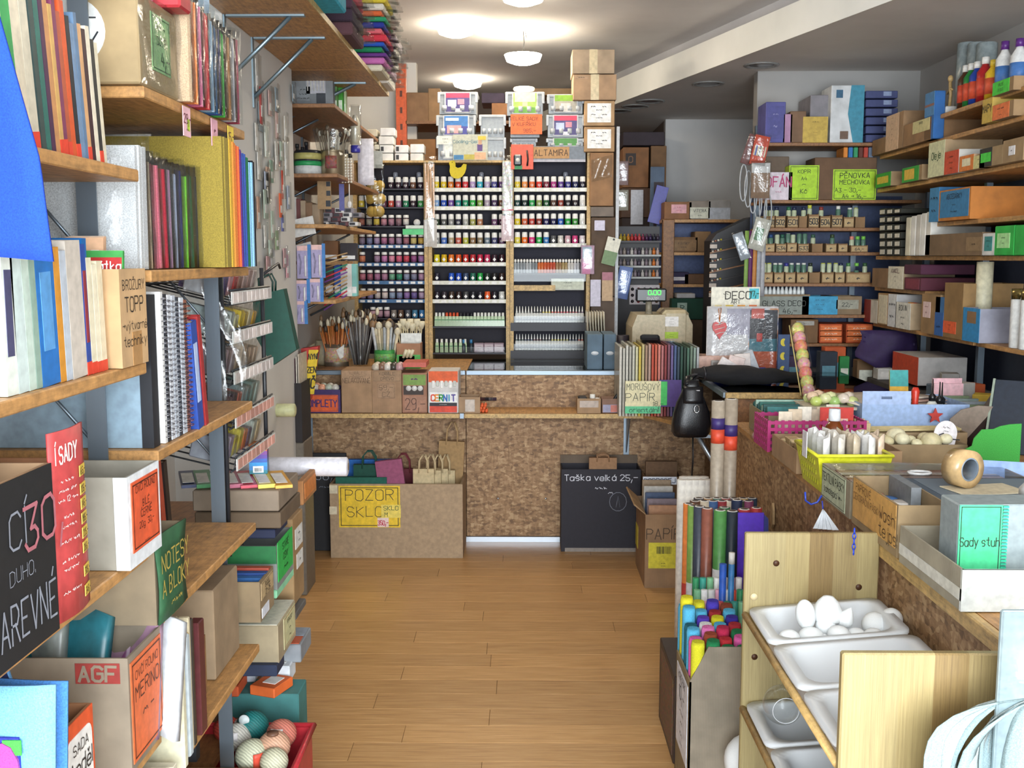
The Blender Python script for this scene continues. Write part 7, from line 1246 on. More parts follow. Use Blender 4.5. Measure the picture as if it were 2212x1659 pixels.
# pine stand with foam trays
PN=special('pine')
t=thing('pine_stand', 'pine stand with two tiers of white plastic trays beside the table', 'stand', (0, 0, 0))
for y, z0 in((2.57, 0), (1.77, 0)):
 m=MB();m.cb(.548, .878, -.009, .009, z0, .876, .003);mk('side_board', m, PN, t, (0, y, 0))
KN=C('#4a2c18')
for x, z in((.625, .80), (.83, .74), (.578, .56)):mk('knot', MB().cyl((x, 2.5602, z), .008, .0007, 10, 'y'), KN, t)
mk('screw_cover', MB().cyl((.572, 2.558, .715), .009, .003, 12, 'y'), C('#d8c49a'), t)
for z in(.668, .425):
 mk('rail', MB().tube([(.552, 1.78, z), (.552, 2.562, z)], .009, 8), special('trimwood'), t);mk('rail', MB().tube([(.864, 1.78, z+.028), (.864, 2.562, z+.028)], .009, 8), special('trimwood'), t)
MK=special('milky');trays=[]
def rr(x0, x1, y0, y1, r, z, n=4):
 P=[]
 for cx, cy, a in((x1-r, y1-r, 0), (x0+r, y1-r, 90), (x0+r, y0+r, 180), (x1-r, y0+r, 270)):
  for k in range(n+1):q=math.radians(a+90*k/n);P.append((cx+r*math.cos(q), cy+r*math.sin(q), z))
 return P
def gn_tray(label, yc, z, L=.245):
 t=thing('foam_tray', label, 'tray', (.555, yc, z), 0, 'white foam trays', 0, -5);w=.32;m=MB();q=L/2
 rings=[rr(0, w, -q, q, .03, .0), rr(0, w, -q, q, .03, .008), rr(.03, w-.03, -q+.024, q-.024, .04, .006), rr(.045, w-.045, -q+.035, q-.035, .04, -.10), ]
 vs=[p for r in rings for p in r];n=len(rings[0]);m.add(vs, [(i*n+k, i*n+(k+1)%n, (i+1)*n+(k+1)%n, (i+1)*n+k)for i in range(3)for k in range(n)]+[tuple(range(3*n, 4*n))], True)
 outer=[rr(.02, w-.02, -q+.014, q-.014, .04, 0), rr(.038, w-.038, -q+.028, q-.028, .04, -.106)];vs=[p for r in outer for p in r];m.add(vs, [((k+1)%n, k, n+k, n+(k+1)%n)for k in range(n)]+[tuple(range(n, 2*n))[::-1]], True);mk('shell', m, MK, t);return t
TR=[gn_tray('white plastic tray of foam eggs and hearts, far end of the upper tier', 2.43, .682), gn_tray('white plastic tray with a foam ball, middle of the upper tier', 2.175, .682), gn_tray('white plastic tray at the near end of the upper tier', 1.92, .682), gn_tray('white plastic tray holding a clear ball, far end of the lower tier', 2.43, .438), gn_tray('white plastic tray of foam drops, middle of the lower tier', 2.175, .438)]
FO=special('foam')
def foam(label, x, y, z, r, sz=1, rx=0, ry=0, prof=None, cat='foam shape'):
 m=MB()
 if prof:m.lathe([(a*r, b*r)for a, b in prof], n=18)
 else:m.ball((0, 0, 0), r, 18, sz, k=12)
 single('foam_shape', label, cat, m, FO, (x, y, z), 0, 'white foam shapes', rx, ry)
DROP=[(.03, -1), (.55, -.85), (.9, -.4), (.95, 0), (.7, .6), (.3, 1.2), (.03, 1.5)]
def fo(label, px, py, r, sz=1, rx=0, ry=0, prof=None, Y=2.42):
 p=at(px, py, Y=Y);foam(label, p.x, Y, p.z, r, sz, rx, ry, prof)
fo('upright foam egg leaning at the front of the far upper tray', 1740, 1328, .023, 1.6, 0, -8)
fo('large foam bell on top of the heap in the far upper tray', 1788, 1318, .041, 1, 0, 0, [(.75, -.6), (.95, -.45), (.9, -.1), (.6, .5), (.3, .8), (.03, .86)], 2.44)
fo('tilted foam drop beside the bell in the far upper tray', 1826, 1338, .021, 1, 0, 24, [(.03, -1), (.55, -.85), (.9, -.4), (.95, 0), (.7, .6), (.3, 1.2), (.03, 1.5)])
fo('foam ball below the bell in the far upper tray', 1783, 1352, .024)
fo('foam ball with a dimple at the wall end of the far upper tray', 1926, 1337, .026, Y=2.45);fo('foam ball under the dimpled one in the far upper tray', 1890, 1350, .031, Y=2.44)
for k, (px, py, r)in enumerate(((1705, 1378, .025), (1752, 1376, .03), (1812, 1370, .026), (1850, 1372, .022), (1888, 1376, .026), (1775, 1384, .022))):fo('foam egg lying low in the far upper tray, %s from the aisle'%ORD[k], px, py, r, .75, Y=2.37+.015*(k%2))
foam('foam ball resting alone in the middle upper tray', .735, 2.19, .655, .036)
for k in range(6):foam('flat foam heart in the middle upper tray, %s from the aisle'%ORD[k], .67+.03*k, 2.13+.015*(k%2), .61+.002*k, .026, .4)
for k in range(3):foam('foam ball in the near upper tray, %s from the aisle'%ORD[k], .68+.045*k, 1.9, .625, .028)
foam('foam ball beside the clear one in the lower tray', .715, 2.37, .40, .033);foam('small foam egg beside the clear ball', .665, 2.36, .385, .024, .7, 0, 50)
for k in range(3):foam('small foam egg behind the clear ball, %s from the aisle'%ORD[k], .75+.03*k, 2.42, .385, .025, .8)
for k in range(2):foam('foam drop in the middle lower tray, %s from the aisle'%ORD[k], .70+.04*k, 2.14, .40, .026, 1, 0, 8, DROP)
t=thing('clear_ball', 'large clear plastic ball resting in the lower tray', 'clear ball', at(1690, 1522, Y=2.44));mk('shell', MB().ball((0, 0, 0), .047, 24, k=16), special('bubble'), t);mk('seam', MB().tube([(.031*math.cos(q*.262), -.036, .031*math.sin(q*.262))for q in range(24)], .0012, 4, True), C('#e4e8ec', .2), t)
for k in range(2):foam('big foam ball on the floor by the crepe box, %s of two'%('upper' if k else 'lower'), .60+.01*k, 2.72, .08+.13*k, .07, cat='foam ball')
p=at(2196, 1482, Y=1.70);t=thing('ribbon_bundle', 'bundle of pale cotton ribbons hanging from a ring at the stand corner', 'ribbons', p);mk('ring', MB().tube([(.008*math.cos(q*.785), 0, .008+.008*math.sin(q*.785))for q in range(8)], .0015, 5, True), mat('#c8ccd0', .2, 'metal'), t)
for k in range(13):
 a=-.16+.017*k;d=.02*(k%4);c=('#93a6a8', '#a3aeac', '#869a9e', '#9fa6a0')[k%4]
 def rib2(u, v, a=a, k=k, d=d):
  q=(a+.03*(u-.5));x=q*math.sin(1.57*min(1, v*1.5))*(1+.05*math.sin(7*v+k));return(x, -.045+d*.4+.012*math.sin(3*u+k)*(.3+v)+.006*math.sin(6*v+k), -.004-.2*v**1.7-.02*v-.03*v*(abs(a)<.1))
 mk('ribbon', MB().sheet(rib2, 3, 10, .002), mat(c, .9, 'felt'), t)
a=at(2166, 1320, Y=1.66);t=thing('pale_board', 'pale blue-white wrapped board standing at the stand corner', 'board', (a.x, 1.66, 0));mk('panel', MB().cb(0, .2, 0, .012, 0, a.z, .003), C('#9db0b6', .4), t);mk('wrap', MB().sheet(lambda u, v:(-.002+.2*u, -.003-.002*math.sin(9*v), a.z*v), 3, 8, .0008), FILM, t)
t=thing('blue_chain', 'blue plastic chain hanging over the pine board', 'chain', at(1846, 1140, Y=2.52))
for k in range(5):mk('link', MB().tube([(.004*math.cos(q*1.05)*(1 if k%2 else .5), .004*(0 if k%2 else math.cos(q*1.05)), -.008-.013*k+.008*math.sin(q*1.05))for q in range(6)], .0016, 5, True), C('#2a4ac8', .3), t)
t=thing('paper_cones', 'white pleated paper stars on a blue cord under the table edge', 'decoration', at(1780, 1142, Y=2.85));
for k in range(5):mk('pleat', MB().prism([(-.03+.012*k, 0), (-.012+.012*k, 0), (-.005, .055)], -.004*k, -.004*k+.002), C('#dfe4ea'), t)
mk('cord', MB().tube([(-.005, 0, .055), (-.005, .01, .075)], .002), C('#2a3aa0'), t)
t=thing('blue_loop', 'blue cord loop hanging below the yellow basket', 'cord', at(1752, 1085, Y=3.0));mk('loop', MB().tube([(-.018, 0, .03), (-.016, 0, .005), (0, 0, -.006), (.018, 0, .0), (.03, 0, .02)], .003), C('#2a48b8', .3), t)
# rolls standing beside the table
def roll(name, label, px, py, Y, r, col, grp, cat='roll', zb=0, core=True, bands=(), kind='plain', x=None):
 a=at(px, py, Y=Y);t=thing(name, label, cat, (a.x if x is None else x, Y, zb), 0, grp);h=a.z-zb
 mk('paper', MB().lathe([(r, 0), (r, h), (r*.8, h+.0005)], n=16), mat(col, .35, kind), t)
 if core:mk('core', MB().lathe([(r*.8, h), (r*.8, h+.001), (r*.3, h+.001)], n=14), C('#e6e0d8'), t);mk('hollow', MB().cyl((0, 0, h+.0011), r*.55, .0006, 12), C('#4a3c34'), t)
 for z0, z1, c in bands:mk('label_band', MB().lathe([(r*1.02, h*z0), (r*1.02, h*z1)], n=16), C(c), t)
 return t
roll('kraft_roll', 'tall kraft paper roll with a red and violet band, beside the backpack', 1552, 866, 3.85, .0245, '#a89a88', 'tall kraft rolls', bands=((.85, .90, '#d0492e'), (.90, .94, '#3a2a68')))
roll('kraft_roll', 'tall kraft paper roll with a red and violet band, beside the table', 1580, 862, 3.85, .0245, '#9f907e', 'tall kraft rolls', bands=((.82, .87, '#d0492e'), (.87, .91, '#3a2a68')))
cols=['#d87a3a', '#7a9a4a', '#3a3f4c', '#8a5040', '#4f8a48', '#26303a', '#a83038', '#2f6a40', '#b03a3a', '#1e2a48', '#5a3a28', '#c8b8a0', '#3a5a88', '#8a2a30', '#d8c8b0', '#44503a', '#7a3a58', '#2a2c34', '#a87a48', '#3a6a5a', '#902f34', '#5a5f68', '#c09a58', '#28384a']
pos=[(1488, 1088, 3.62), (1498, 1092, 3.57), (1511, 1094, 3.52), (1528, 1098, 3.5), (1556, 1102, 3.48), (1582, 1104, 3.48), (1608, 1100, 3.5), (1565, 1096, 3.58), (1634, 1097, 3.55), (1592, 1080, 3.62)]
for k in range(24):
 if k<10:px, py, Y=pos[k]
 else:px, py, Y=1502+19*((k-10)%7)+8*((k-10)//7), 1082-6*((k-10)//7), 3.62+.06*((k-10)//7+1)
 roll('wrapping_roll', '%s wrapping paper roll, %s in the cluster beside the pine stand'%(cname(cols[k]), ORD[k]), px, py, Y, .0195 if k not in(4, 5, 6)else .022, cols[k], 'wrapping paper rolls', bands=((.42, .72, '#e0dfe0'), (.6, .66, '#4aa83a'))if k==4 else((.45, .6, '#b83a30'), )if k in(0, 2)else((.5, .62, '#d8d8da'), )if k in(1, 5)else())
for k in range(9):roll('lining_roll', 'white lining paper roll behind the wrapping rolls, %s from the aisle'%ORD[k], 1474+14*(k%5)+4*(k//5), 1036-6*(k//5), 3.98+.055*(k//5), .02, '#e2dcd2', 'white lining rolls', core=False)
t=thing('purple_folder', 'purple cardboard folder standing between the rolls and the pine stand', 'folder', (at(1596, 1240, Y=3.36).x, 3.36, 0), 0, None, -3);mk('board', MB().cb(0, .085, 0, .006, 0, at(1600, 1113, Y=3.36).z, .001), C('#4a20a8', .5), t);mk('navy_flap', MB().prism([(.08, .3), (.11, .3), (.10, at(1600, 1113, Y=3.36).z-.02), (.08, at(1600, 1113, Y=3.36).z)], .004, .008), C('#20286a'), t)
t=thing('leaf_card', 'tan leaf-shaped card standing against the chipboard panel', 'card', at(1668, 1130, X=.893));mk('card', MB().prism([(-.02, -.0), (.0, -.02), (.02, .01), (.014, .06), (-.005, .075), (-.02, .05)], -.004, .004, 'yz'), C('#b8986c'), t)
k=0
for r in range(3):
 for c in range(7):
  col=('#2f8a5a', '#e6e4e2', '#e4e0dc', '#3a9a8a', '#d8d6d4', '#c84a38', '#7ab88a', '#e8a8c0')[(k*3+r)%8];roll('felt_roll', '%s little roll in the low box in front of the wrapping paper, %s counted'%(cname(col), ORD[k]), 1503+15.5*c+3*r, 1248+26*r, 3.30-.07*r, .0105, col, 'little rolls', core=False, x=None);k+=1
roll('blue_tube', 'bright blue tube sticking up from the little rolls', 1562, 1218, 3.2, .011, '#2a5ab8', 'blue tubes', core=False);roll('blue_tube', 'grey-blue tube with a white cap among the little rolls', 1581, 1196, 3.22, .0095, '#3a78b0', 'blue tubes', core=False, bands=((.95, 1.005, '#e8e4dc'), ))
t=thing('crepe_box', 'tall slanted cardboard box of crepe paper with a white price sheet', 'box', (0, 0, 0));x0, x1, y0, y1=.462, .64, 2.83, 3.08;hL, hR=.36, .46
mk('back_wall', MB().bx(x0, x1, y1-.005, y1, 0, .3), K('#8f7c62'), t);mk('table_side', MB().bx(x1-.005, x1, y0, y1, 0, .3), K('#8f7c62'), t)
zn, zf=at(1540, 1398, Y=y0).z, .3;mk('front_wall', MB().prism([(x0+.0, 0), (x1, 0), (x1, zn), (x0+.05, zn), (x0, zn-.1)], y0, y0+.005), K('#8a7f6e'), t);mk('aisle_side', MB().prism([(y0, 0), (y1, 0), (y1, .38), (y0, zn-.1)], x0, x0+.005, 'yz'), K('#93805f'), t)
s=panel(t, 'price_sheet', (x0-.001, y1-.03, .12), (0, -1, 0), (0, 0, 1), .2, .24, '#dfe2ec', [('KREPÁK', .9, .1), ('10,-', .72, .16), ('~~~', .5, .08), ('~~', .38, .08), ('~~~', .24, .08), ('~~', .12, .08)], '#2a2c34', wt=.1)
k=0
CR=['#e4d82a', '#58b8e0', '#58b8e0', '#e868b0', '#e868b0', '#d8d42a', '#e0d820', '#1a7a48', '#1a7a48', '#1f8050', '#a82a30', '#b02a34', '#8a3a24', '#9a4428', '#4a3ab0', '#3a2a98', '#b02858', '#e878b8', '#1f6a78', '#58b8e0', '#2fb848', '#f0f0ee', '#c83038', '#8a4028', '#1f7060', '#5a3ab8', '#c02850', '#e070b0']
for r in range(7):
 for c in range(4):
  x=x0+.024+.042*c;y=y0+.02+.042*r;z=zn-.004*(c==0)+.018*r*.35+R.uniform(-.01, .012)+(.03 if c==0 and 3<r<6 else 0);col=CR[(r*4+c*9+(0 if r else k))%28]if r else('#e4d82a', '#1a7a48', '#1a7a48', '#1a7a48')[c]
  col=col if not(c==0)else('#d8d42a', '#e868b0', '#58b8e0', '#1f6a78', '#58b8e0', '#e8dc2a', '#58b8e0')[r]
  m=MB();m.lathe([(.0195, 0), (.0195, .95), (.02, .97), (.017, 1), (.008, .985)], n=9, sy=.95)
  single('crepe_roll', '%s crepe paper roll, row %s from the front, %s from the aisle'%(cname(col), ('one', 'two', 'three', 'four', 'five', 'six', 'seven')[r], ORD[c]), 'crepe roll', m, mat(col, .85, 'felt'), (x, y, .002), group='crepe paper rolls').scale=(1, 1, z);k+=1
t=thing('patterned_carton', 'dark patterned carton standing between the crepe box and the rolls', 'carton', (.462, 3.12, 0));mk('body', MB().cb(0, .17, 0, .34, 0, .28, .003), C('#3a2c26'), t);mk('aisle_print', bxm(-.001, 0, .02, .3, .02, .26), mat('#6a5040', .6, 'speckle'), t)
# bottle shelves at the back of the side room
BY=6.0;BZ=[at(1770, y, Y=BY).z for y in(308, 432, 492, 545, 612, 680, 742)]
xa, xb=at(1648, 400, Y=BY).x, at(1895, 400, Y=BY).x+.25
t=thing('bottle_shelving', 'dark wooden back shelving with rows of small boxes and bottles', 'shelving', (0, 0, 0))
for z in BZ+[.85]:mk('shelf_board', MB().cb(xa, xb, BY, BY+.3, z-.018, z, .002), special('shelf_dark'), t)
for x in(xa+.01, xb-.3):mk('upright', bxm(x, x+.03, BY+.27, BY+.3, 0, 2.3), STEEL, t)
mk('back_panel', bxm(xa, xb, BY+.31, BY+.315, .9, 1.9), C('#3a4668'), t)
def sg(c, lines, tc='#2a2620', f=(.08, .1, .92, .9), **k):return[('f', f, c, lines, dict(tcol=tc, wt=.13, **k))]
def bbox(label, px0, px1, py0, zi, col, signs=(), top='plain', d=.2, dy=0, cat='box', name='shelf_box'):return fbox(name, label, cat, px0, px1, py0, 0, BY+.01+dy, d, col, BZ[zi]+.001, signs, top)
bbox('violet boxed set standing on the top back shelf', 1661, 1698, 220, 0, '#5a5a98', sg('#4a4a88', [('~~', .75, .08), ('~', .4, .15)], '#9a98c0'))
bbox('slim pink pack beside the violet boxed set', 1699, 1713, 246, 0, '#b088a8');bbox('brown paper bag box on the top back shelf', 1715, 1742, 240, 0, '#7a5e48');bbox('mustard-fronted box on the top back shelf', 1743, 1789, 252, 0, '#a08a4a', sg('#c0a24a', [('~~~', .8, .08), ('~~~', .4, .06)], '#5a4a20', (0, 0, 1, 1)))
t=bbox('big white carton with a teal swoosh under the lowered ceiling', 1803, 1868, 184, 0, '#d4d6d8');w=t.children[0].dimensions.x;h=t.children[0].dimensions.z;mk('teal_swoosh', MB().prism([(w*.1, h), (w/2, h), (w/2, 0), (w*.2, 0), (w*.02, h*.5)], -.102, -.1005), C('#3a88a0'), t);mk('dark_print', bxm(-w*.35, -w*.15, -.102, -.1005, h*.78, h*.92), C('#2a5a78'), t);mk('bird_print', bxm(-w*.2, w*.05, -.1022, -.1005, h*.06, h*.2), C('#6a5040'), t)
bbox('pale carton with photo print beside the teal swoosh carton', 1758, 1800, 205, 0, '#8a868c', (), 'plain', .25, .06)
for k in range(6):fbox('flat_file', 'slate-blue flat pack beside the teal swoosh carton, %s from the top'%ORD[k], 'flat pack', 1870, 1940, 196+19*k, 212+19*k, BY+.02, .2, '#48507c', None, [('f', (.55, .3, .8, .9), '#8a98b8', None, {'name':'label'})], group='slate-blue flat packs')
bbox('lilac price box with pink lettering on the second back shelf', 1664, 1712, 372, 1, '#a89aa8', sg('#d0c4cc', [('OFÁN', .65, .35), ('~~~', .3, .08)], '#b03a6a', (0, 0, 1, 1)));bbox('box with a tall lime sign on the second back shelf', 1716, 1770, 357, 1, '#8aa02a', sg('#a8d02a', [('KOPÍR', .82, .1), ('A4', .62, .1), ('~', .45, .1), ('Kč', .25, .12)], '#2c3a14', (0, 0, 1, 1), border='#24300f'));bbox('wide brown box with a big lime sign on the second back shelf', 1772, 1895, 340, 1, '#6a4f38', sg('#a8d02a', [('PĚNOVKA', .8, .16), ('MECHOVKA', .58, .14), ('A3 - 30,-', .32, .13, .35), ('A4 > 16,-', .12, .13, .5)], '#26300f', (.3, 0, 1, .72), border='#24300f'));bbox('grey carton behind the lilac price box', 1664, 1705, 338, 1, '#6a5a4c', (), 'plain', .1, .1)
for k, c in enumerate(('#e08a3a', '#3a78b8', '#3a9a68', '#6a3a30', '#c04a3a', '#8a98b0')):fbox('paper_ream', '%s paper pad on the wide brown box, %s along'%(cname(c), ORD[k]), 'paper pad', 1822+11*k, 1832+11*k, 318, 340, BY+.05, .14, c, BZ[1]+.001+at(1800, 340, Y=BY+.01).z-BZ[1], group='paper pads')
def bottle_row(zi, boxes, rown):
 for k, (px0, px1, py0, txt, caps)in enumerate(boxes):
  a=at(px0, py0, Y=BY);b=at(px1, py0, Y=BY);w=b.x-a.x;h=a.z-BZ[zi]
  t=carton('bottle_box', 'little kraft bottle box, %s from the cables in the %s'%(ORD[k], rown), 'box', ((a.x+b.x)/2, BY+.1, BZ[zi]+.001), (w-.003, .16, h), 0, '#8a6a48', 'open', [('f', (.05, .1, .95, .8), '#b09468', [(txt, .5, .6)], {'wt':.16})]if txt else(), front=.95, group='kraft bottle boxes, '+rown)
  for q, c in enumerate(caps):
   if not c:continue
   x=a.x+w*(q+.5)/len(caps);o=single('glass_paint', '%s-capped glass paint bottle, number %s in the %s boxes'%(cname(c), ('one', 'two', 'three')[q]+' of box '+ORD[k], rown), 'bottle', shared(('gpb', shade(c, .8)), lambda m_:m_.lathe([(.013, 0), (.014, .003), (.014, h+.022), (.011, h+.028)], n=10), C('#5a7a68' if q%2 else '#b8c0a0', .25)), None, (x, BY+.06, BZ[zi]+.006), group='glass paints, '+rown);mk('cap', MB().lathe([(.0115, h+.027), (.012, h+.045)], n=10), C(c, .4), o)
Wc, Yc_, Gc, Pc, Dk='#e2e0d8', '#c8cc4a', '#7ac050', '#e08a7a', '#28304a'
bottle_row(2, [(1654, 1676, 466, '501', (Dk, Dk)), (1677, 1699, 466, '502', (Dk, None)), (1703, 1727, 466, '501', ('#2a6a48', Dk)), (1728, 1746, 466, '', (None, Dk)), (1749, 1772, 462, '503', (Yc_, None)), (1774, 1797, 466, '504', ('#8a3a34', None)), (1799, 1823, 464, '507', (None, Wc)), (1825, 1848, 468, '~', (None, Wc)), (1850, 1872, 468, '', (Yc_, None))], 'upper row')
bottle_row(3, [(1652, 1676, 526, '~', ('#2a6a78', '#2a4a78')), (1678, 1701, 526, '534', (Dk, '#2a5a48')), (1702, 1724, 524, '~', (Wc, Dk)), (1726, 1750, 526, '533', (Wc, Wc)), (1756, 1780, 526, '', ('#3a5a48', None)), (1786, 1810, 526, '~', (None, '#3a4a30')), (1813, 1834, 526, '~', (None, None)), (1840, 1878, 530, '64,-', (Pc, Gc, Gc))], 'middle row')
bottle_row(4, [(1650, 1672, 588, '~', (Yc_, Yc_)), (1674, 1696, 588, '~', (Wc, Wc)), (1698, 1721, 588, '~', ('#3a3a88', Wc)), (1723, 1748, 588, '~', (Wc, Wc)), (1750, 1774, 588, '', ('#2a3428', None)), (1777, 1804, 588, '~', (Yc_, Yc_)), (1806, 1828, 588, '~', (Yc_, Dk)), (1830, 1884, 588, '~', ('#4a7a48', Gc, '#3a5a38'))], 'lower row')
t=bbox('kraft box of white-nozzled glass paints with a grey lettered front', 1656, 1750, 636, 5, '#8a7458', sg('#8a9088', [('GLASS DECO', .62, .28), ('46,-', .2, .26, .62)], '#24261f', (.02, 0, .98, .9)), 'open')
for k in range(11):mk('nozzle', MB().lathe([(.012, .08), (.011, .13), (.003, .165)], (-.115+.023*k, -.05, 0), 8), C('#dfe2e0', .3), t)
bbox('turquoise-fronted box beside the lettered kraft box', 1754, 1810, 640, 5, '#3a7a98', sg('#3a98c0', [('~~ ~~', .8, .1), ('~~ ~~', .55, .1), ('~~~', .3, .1)], '#1a3a50', (0, 0, 1, 1)), 'open');bbox('kraft box with a small 22 price on the lettered box shelf', 1816, 1862, 640, 5, '#8a7458', sg('#9a9888', [('22,-', .5, .4)], '#2a2c28', (.2, .3, .9, .8)), 'open')
bbox('brown carton with white label on the lowest back shelf', 1730, 1768, 690, 6, '#7a5a3c', sg('#a8a49c', [('~~', .5, .3)], '#3a3a38', (.2, .75, .85, .93)))
for k in range(6):fbox('orange_flat_box', 'flat orange clay box, %s of the %s stack on the lowest back shelf'%(ORD[k%3], 'first' if k<3 else 'second'), 'box', 1770+58*(k//3), 1820+66*(k//3), 724-12*(k%3), 735-12*(k%3), BY+.02, .2, '#c8582c', BZ[6]+.001+.031*(k%3), [('f', (.05, .2, .95, .8), '#e0763a', [('~~~~', .5, .6)], {'name':'print', 'tcol':'#f0d8c0'})], group='flat orange clay boxes')
for k, (px0, px1, py0, c)in enumerate(((1770, 1810, 760, '#2c3440'), (1812, 1836, 770, '#2f8a48'), (1780, 1828, 750, '#c85a2c'), (1850, 1890, 778, '#8a6a4a'), (1890, 1915, 778, '#d07a3a'), (1915, 1958, 785, '#b8a890'), (1700, 1730, 770, '#4a3a5a'))):fbox('low_pack', '%s pack on the low ledge behind the egg tube, %s along'%(cname(c), ORD[k]), 'pack', px0, px1, py0, 840, 5.75+.03*k, .08, c, .851, [('f', (.12, .15, .88, .6), ('#5a8a9a', '#e0e0d0')[k%2], None, {'name':'print'})], group='packs on the low ledge')
t=thing('low_ledge', 'low dark ledge below the bottle shelves', 'ledge', (0, 0, 0));mk('board', bxm(1.45, 1.86, 5.7, 5.99, .83, .85), special('shelf_dark'), t);mk('front', bxm(1.45, 1.86, 5.74, 5.76, 0, .83), C('#4a4038'), t)
single('purple_bag', 'large crumpled purple bag hanging under the side shelves', 'bag', MB().sheet(lambda u, v:(-.2+.3*u+.02*math.sin(5*v), .03*math.sin(7*u+3*v), -.28*v*(.5+.6*u)), 8, 6, .004), mat('#32204c', .7), (2.0, 5.7, 1.16))
for k in range(6):single('cable_coil', 'coil of grey cable hanging on the shelf end, %s from the passage'%ORD[k], 'cable', MB().tube([(.02*math.cos(q*.35)+.01*k, .004*k, .1*math.sin(q*.35))for q in range(18)], .004, 5, True), C('#a8acb0'), at(1606+7*k, 395+13*k, Y=5.95), group='grey cable coils')
def hangp(label, px0, px1, py0, py1, Y, col, ry=0, film=True, ex=None, cat='hanging pack'):
 a, b=at(px0, py1, Y=Y), at(px1, py0, Y=Y);w, h=b.x-a.x, b.z-a.z;t=thing('hanging_pack', label, cat, ((a.x+b.x)/2, Y, a.z), 0, None, 0, ry);mk('card', MB().cb(-w/2, w/2, 0, .006, 0, h, .001), C(col, .4), t)
 if ex:panel(t, 'print', (-w/2, -.0004, 0), (1, 0, 0), (0, 0, 1), w, h, col, extra=ex)
 if film:mk('clear_bag', MB().sheet(lambda u, v:(-w*.55+w*1.1*u, -.008-.003*math.sin(8*u+5*v), h*1.06*v), 4, 5, .0008), FILM, t)
hangp('red pack of coloured pencils hanging at the shelf end', 1618, 1652, 292, 356, 5.9, '#c8401f', 12, True, [(.1, .3, .9, .65, '#d8c0a0'), (.2, .3, .3, .65, '#3a5ab0'), (.45, .3, .55, .65, '#2a2a30'), (.7, .3, .8, .65, '#c83a34')]);hangp('dark red pencil pack behind the red one', 1598, 1622, 288, 354, 5.93, '#6a2a24', 18);hangp('shiny bag with brown contents hanging at the shelf end', 1622, 1664, 352, 428, 5.9, '#8a6a50', 0, True, [(0, .72, 1, 1, '#d0ccca')]);hangp('crumpled clear bag with green print hanging at the shelf end', 1614, 1650, 470, 540, 5.9, '#c4beb0', 15, True, [(.2, .3, .7, .7, '#4a7a4a')]);hangp('green bag hanging among the ribbons at the shelf end', 1600, 1625, 500, 560, 5.92, '#8a909a', -20)
for k, c in enumerate(('#7a9a4a', '#5a2058', '#b87a3a', '#9a9ca4', '#a8a8ac')):single('ribbon_strip', '%s ribbon hanging at the shelf end, %s from the passage'%(cname(c), ORD[k]), 'ribbon', MB().sheet(lambda u, v:(.022*u, .004*math.sin(6*v), .36*v), 2, 6, .003), mat(c, .6), at(1606+9*k, 640, Y=5.94), group='hanging ribbons')
# long side shelves
RX=1.95;RZ=dict(a=2.212, b=2.1, c=1.92, d=1.712, e=1.555, f=1.386, g=1.188)
t=thing('side_shelving', 'long wooden shelving on steel uprights packed with boxes', 'shelving', (0, 0, 0))
for k_, y0, y1 in(('a', 3.2, 5.2), ('b', 3.2, 5.95), ('c', 3.2, 5.97), ('d', 3.6, 5.4), ('e', 3.2, 5.95), ('f', 5.2, 5.95), ('g', 4.62, 5.95), ('g', 3.2, 4.58)):mk('shelf_board', MB().cb(RX, 2.28, y0, y1, RZ[k_]-.02, RZ[k_], .002), SHELF, t)
for y in(5.9, 5.15, 4.4):mk('upright', bxm(RX+.25, RX+.28, y, y+.03, 0, 2.4), STEEL, t)
mk('back_panel', bxm(2.285, 2.295, 3.2, 5.98, .9, 1.9), C('#2c3040'), t)
def rb(label, px0, px1, pyt, zk, col, signs=(), top='open', X=RX-.03, d=.26, cat='box', name='shelf_box', zo=0):
 cy, w, h=sd(px0, px1, pyt, X, RZ[zk]+zo, (px0+px1)/2);return carton(name, label, cat, (X+d/2, cy, RZ[zk]+.001+zo), (w, d, h), -90, col, top, signs)
L1=[('~~~', .7, .18), ('~~', .35, .18)]
rb('tall carton with a long paper list near the shelf corner', 1916, 1952, 246, 'b', '#9a7a58', sg('#c8a888', [('~~~', .9, .05), ('~~', .75, .05), ('~~~', .6, .05), ('~~', .45, .05), ('~~~', .3, .05)], '#6a4a34', (0, 0, .75, 1)));rb('carton with a tilted yellow note on the upper side shelf', 1953, 2012, 262, 'b', '#94714e', sg('#c9c08a', [('BARVY', .75, .2)], '#3a3020', (.35, .45, .95, 1)));rb('small brown carton in the upper corner of the side shelves', 1885, 1914, 300, 'b', '#8a6a48')
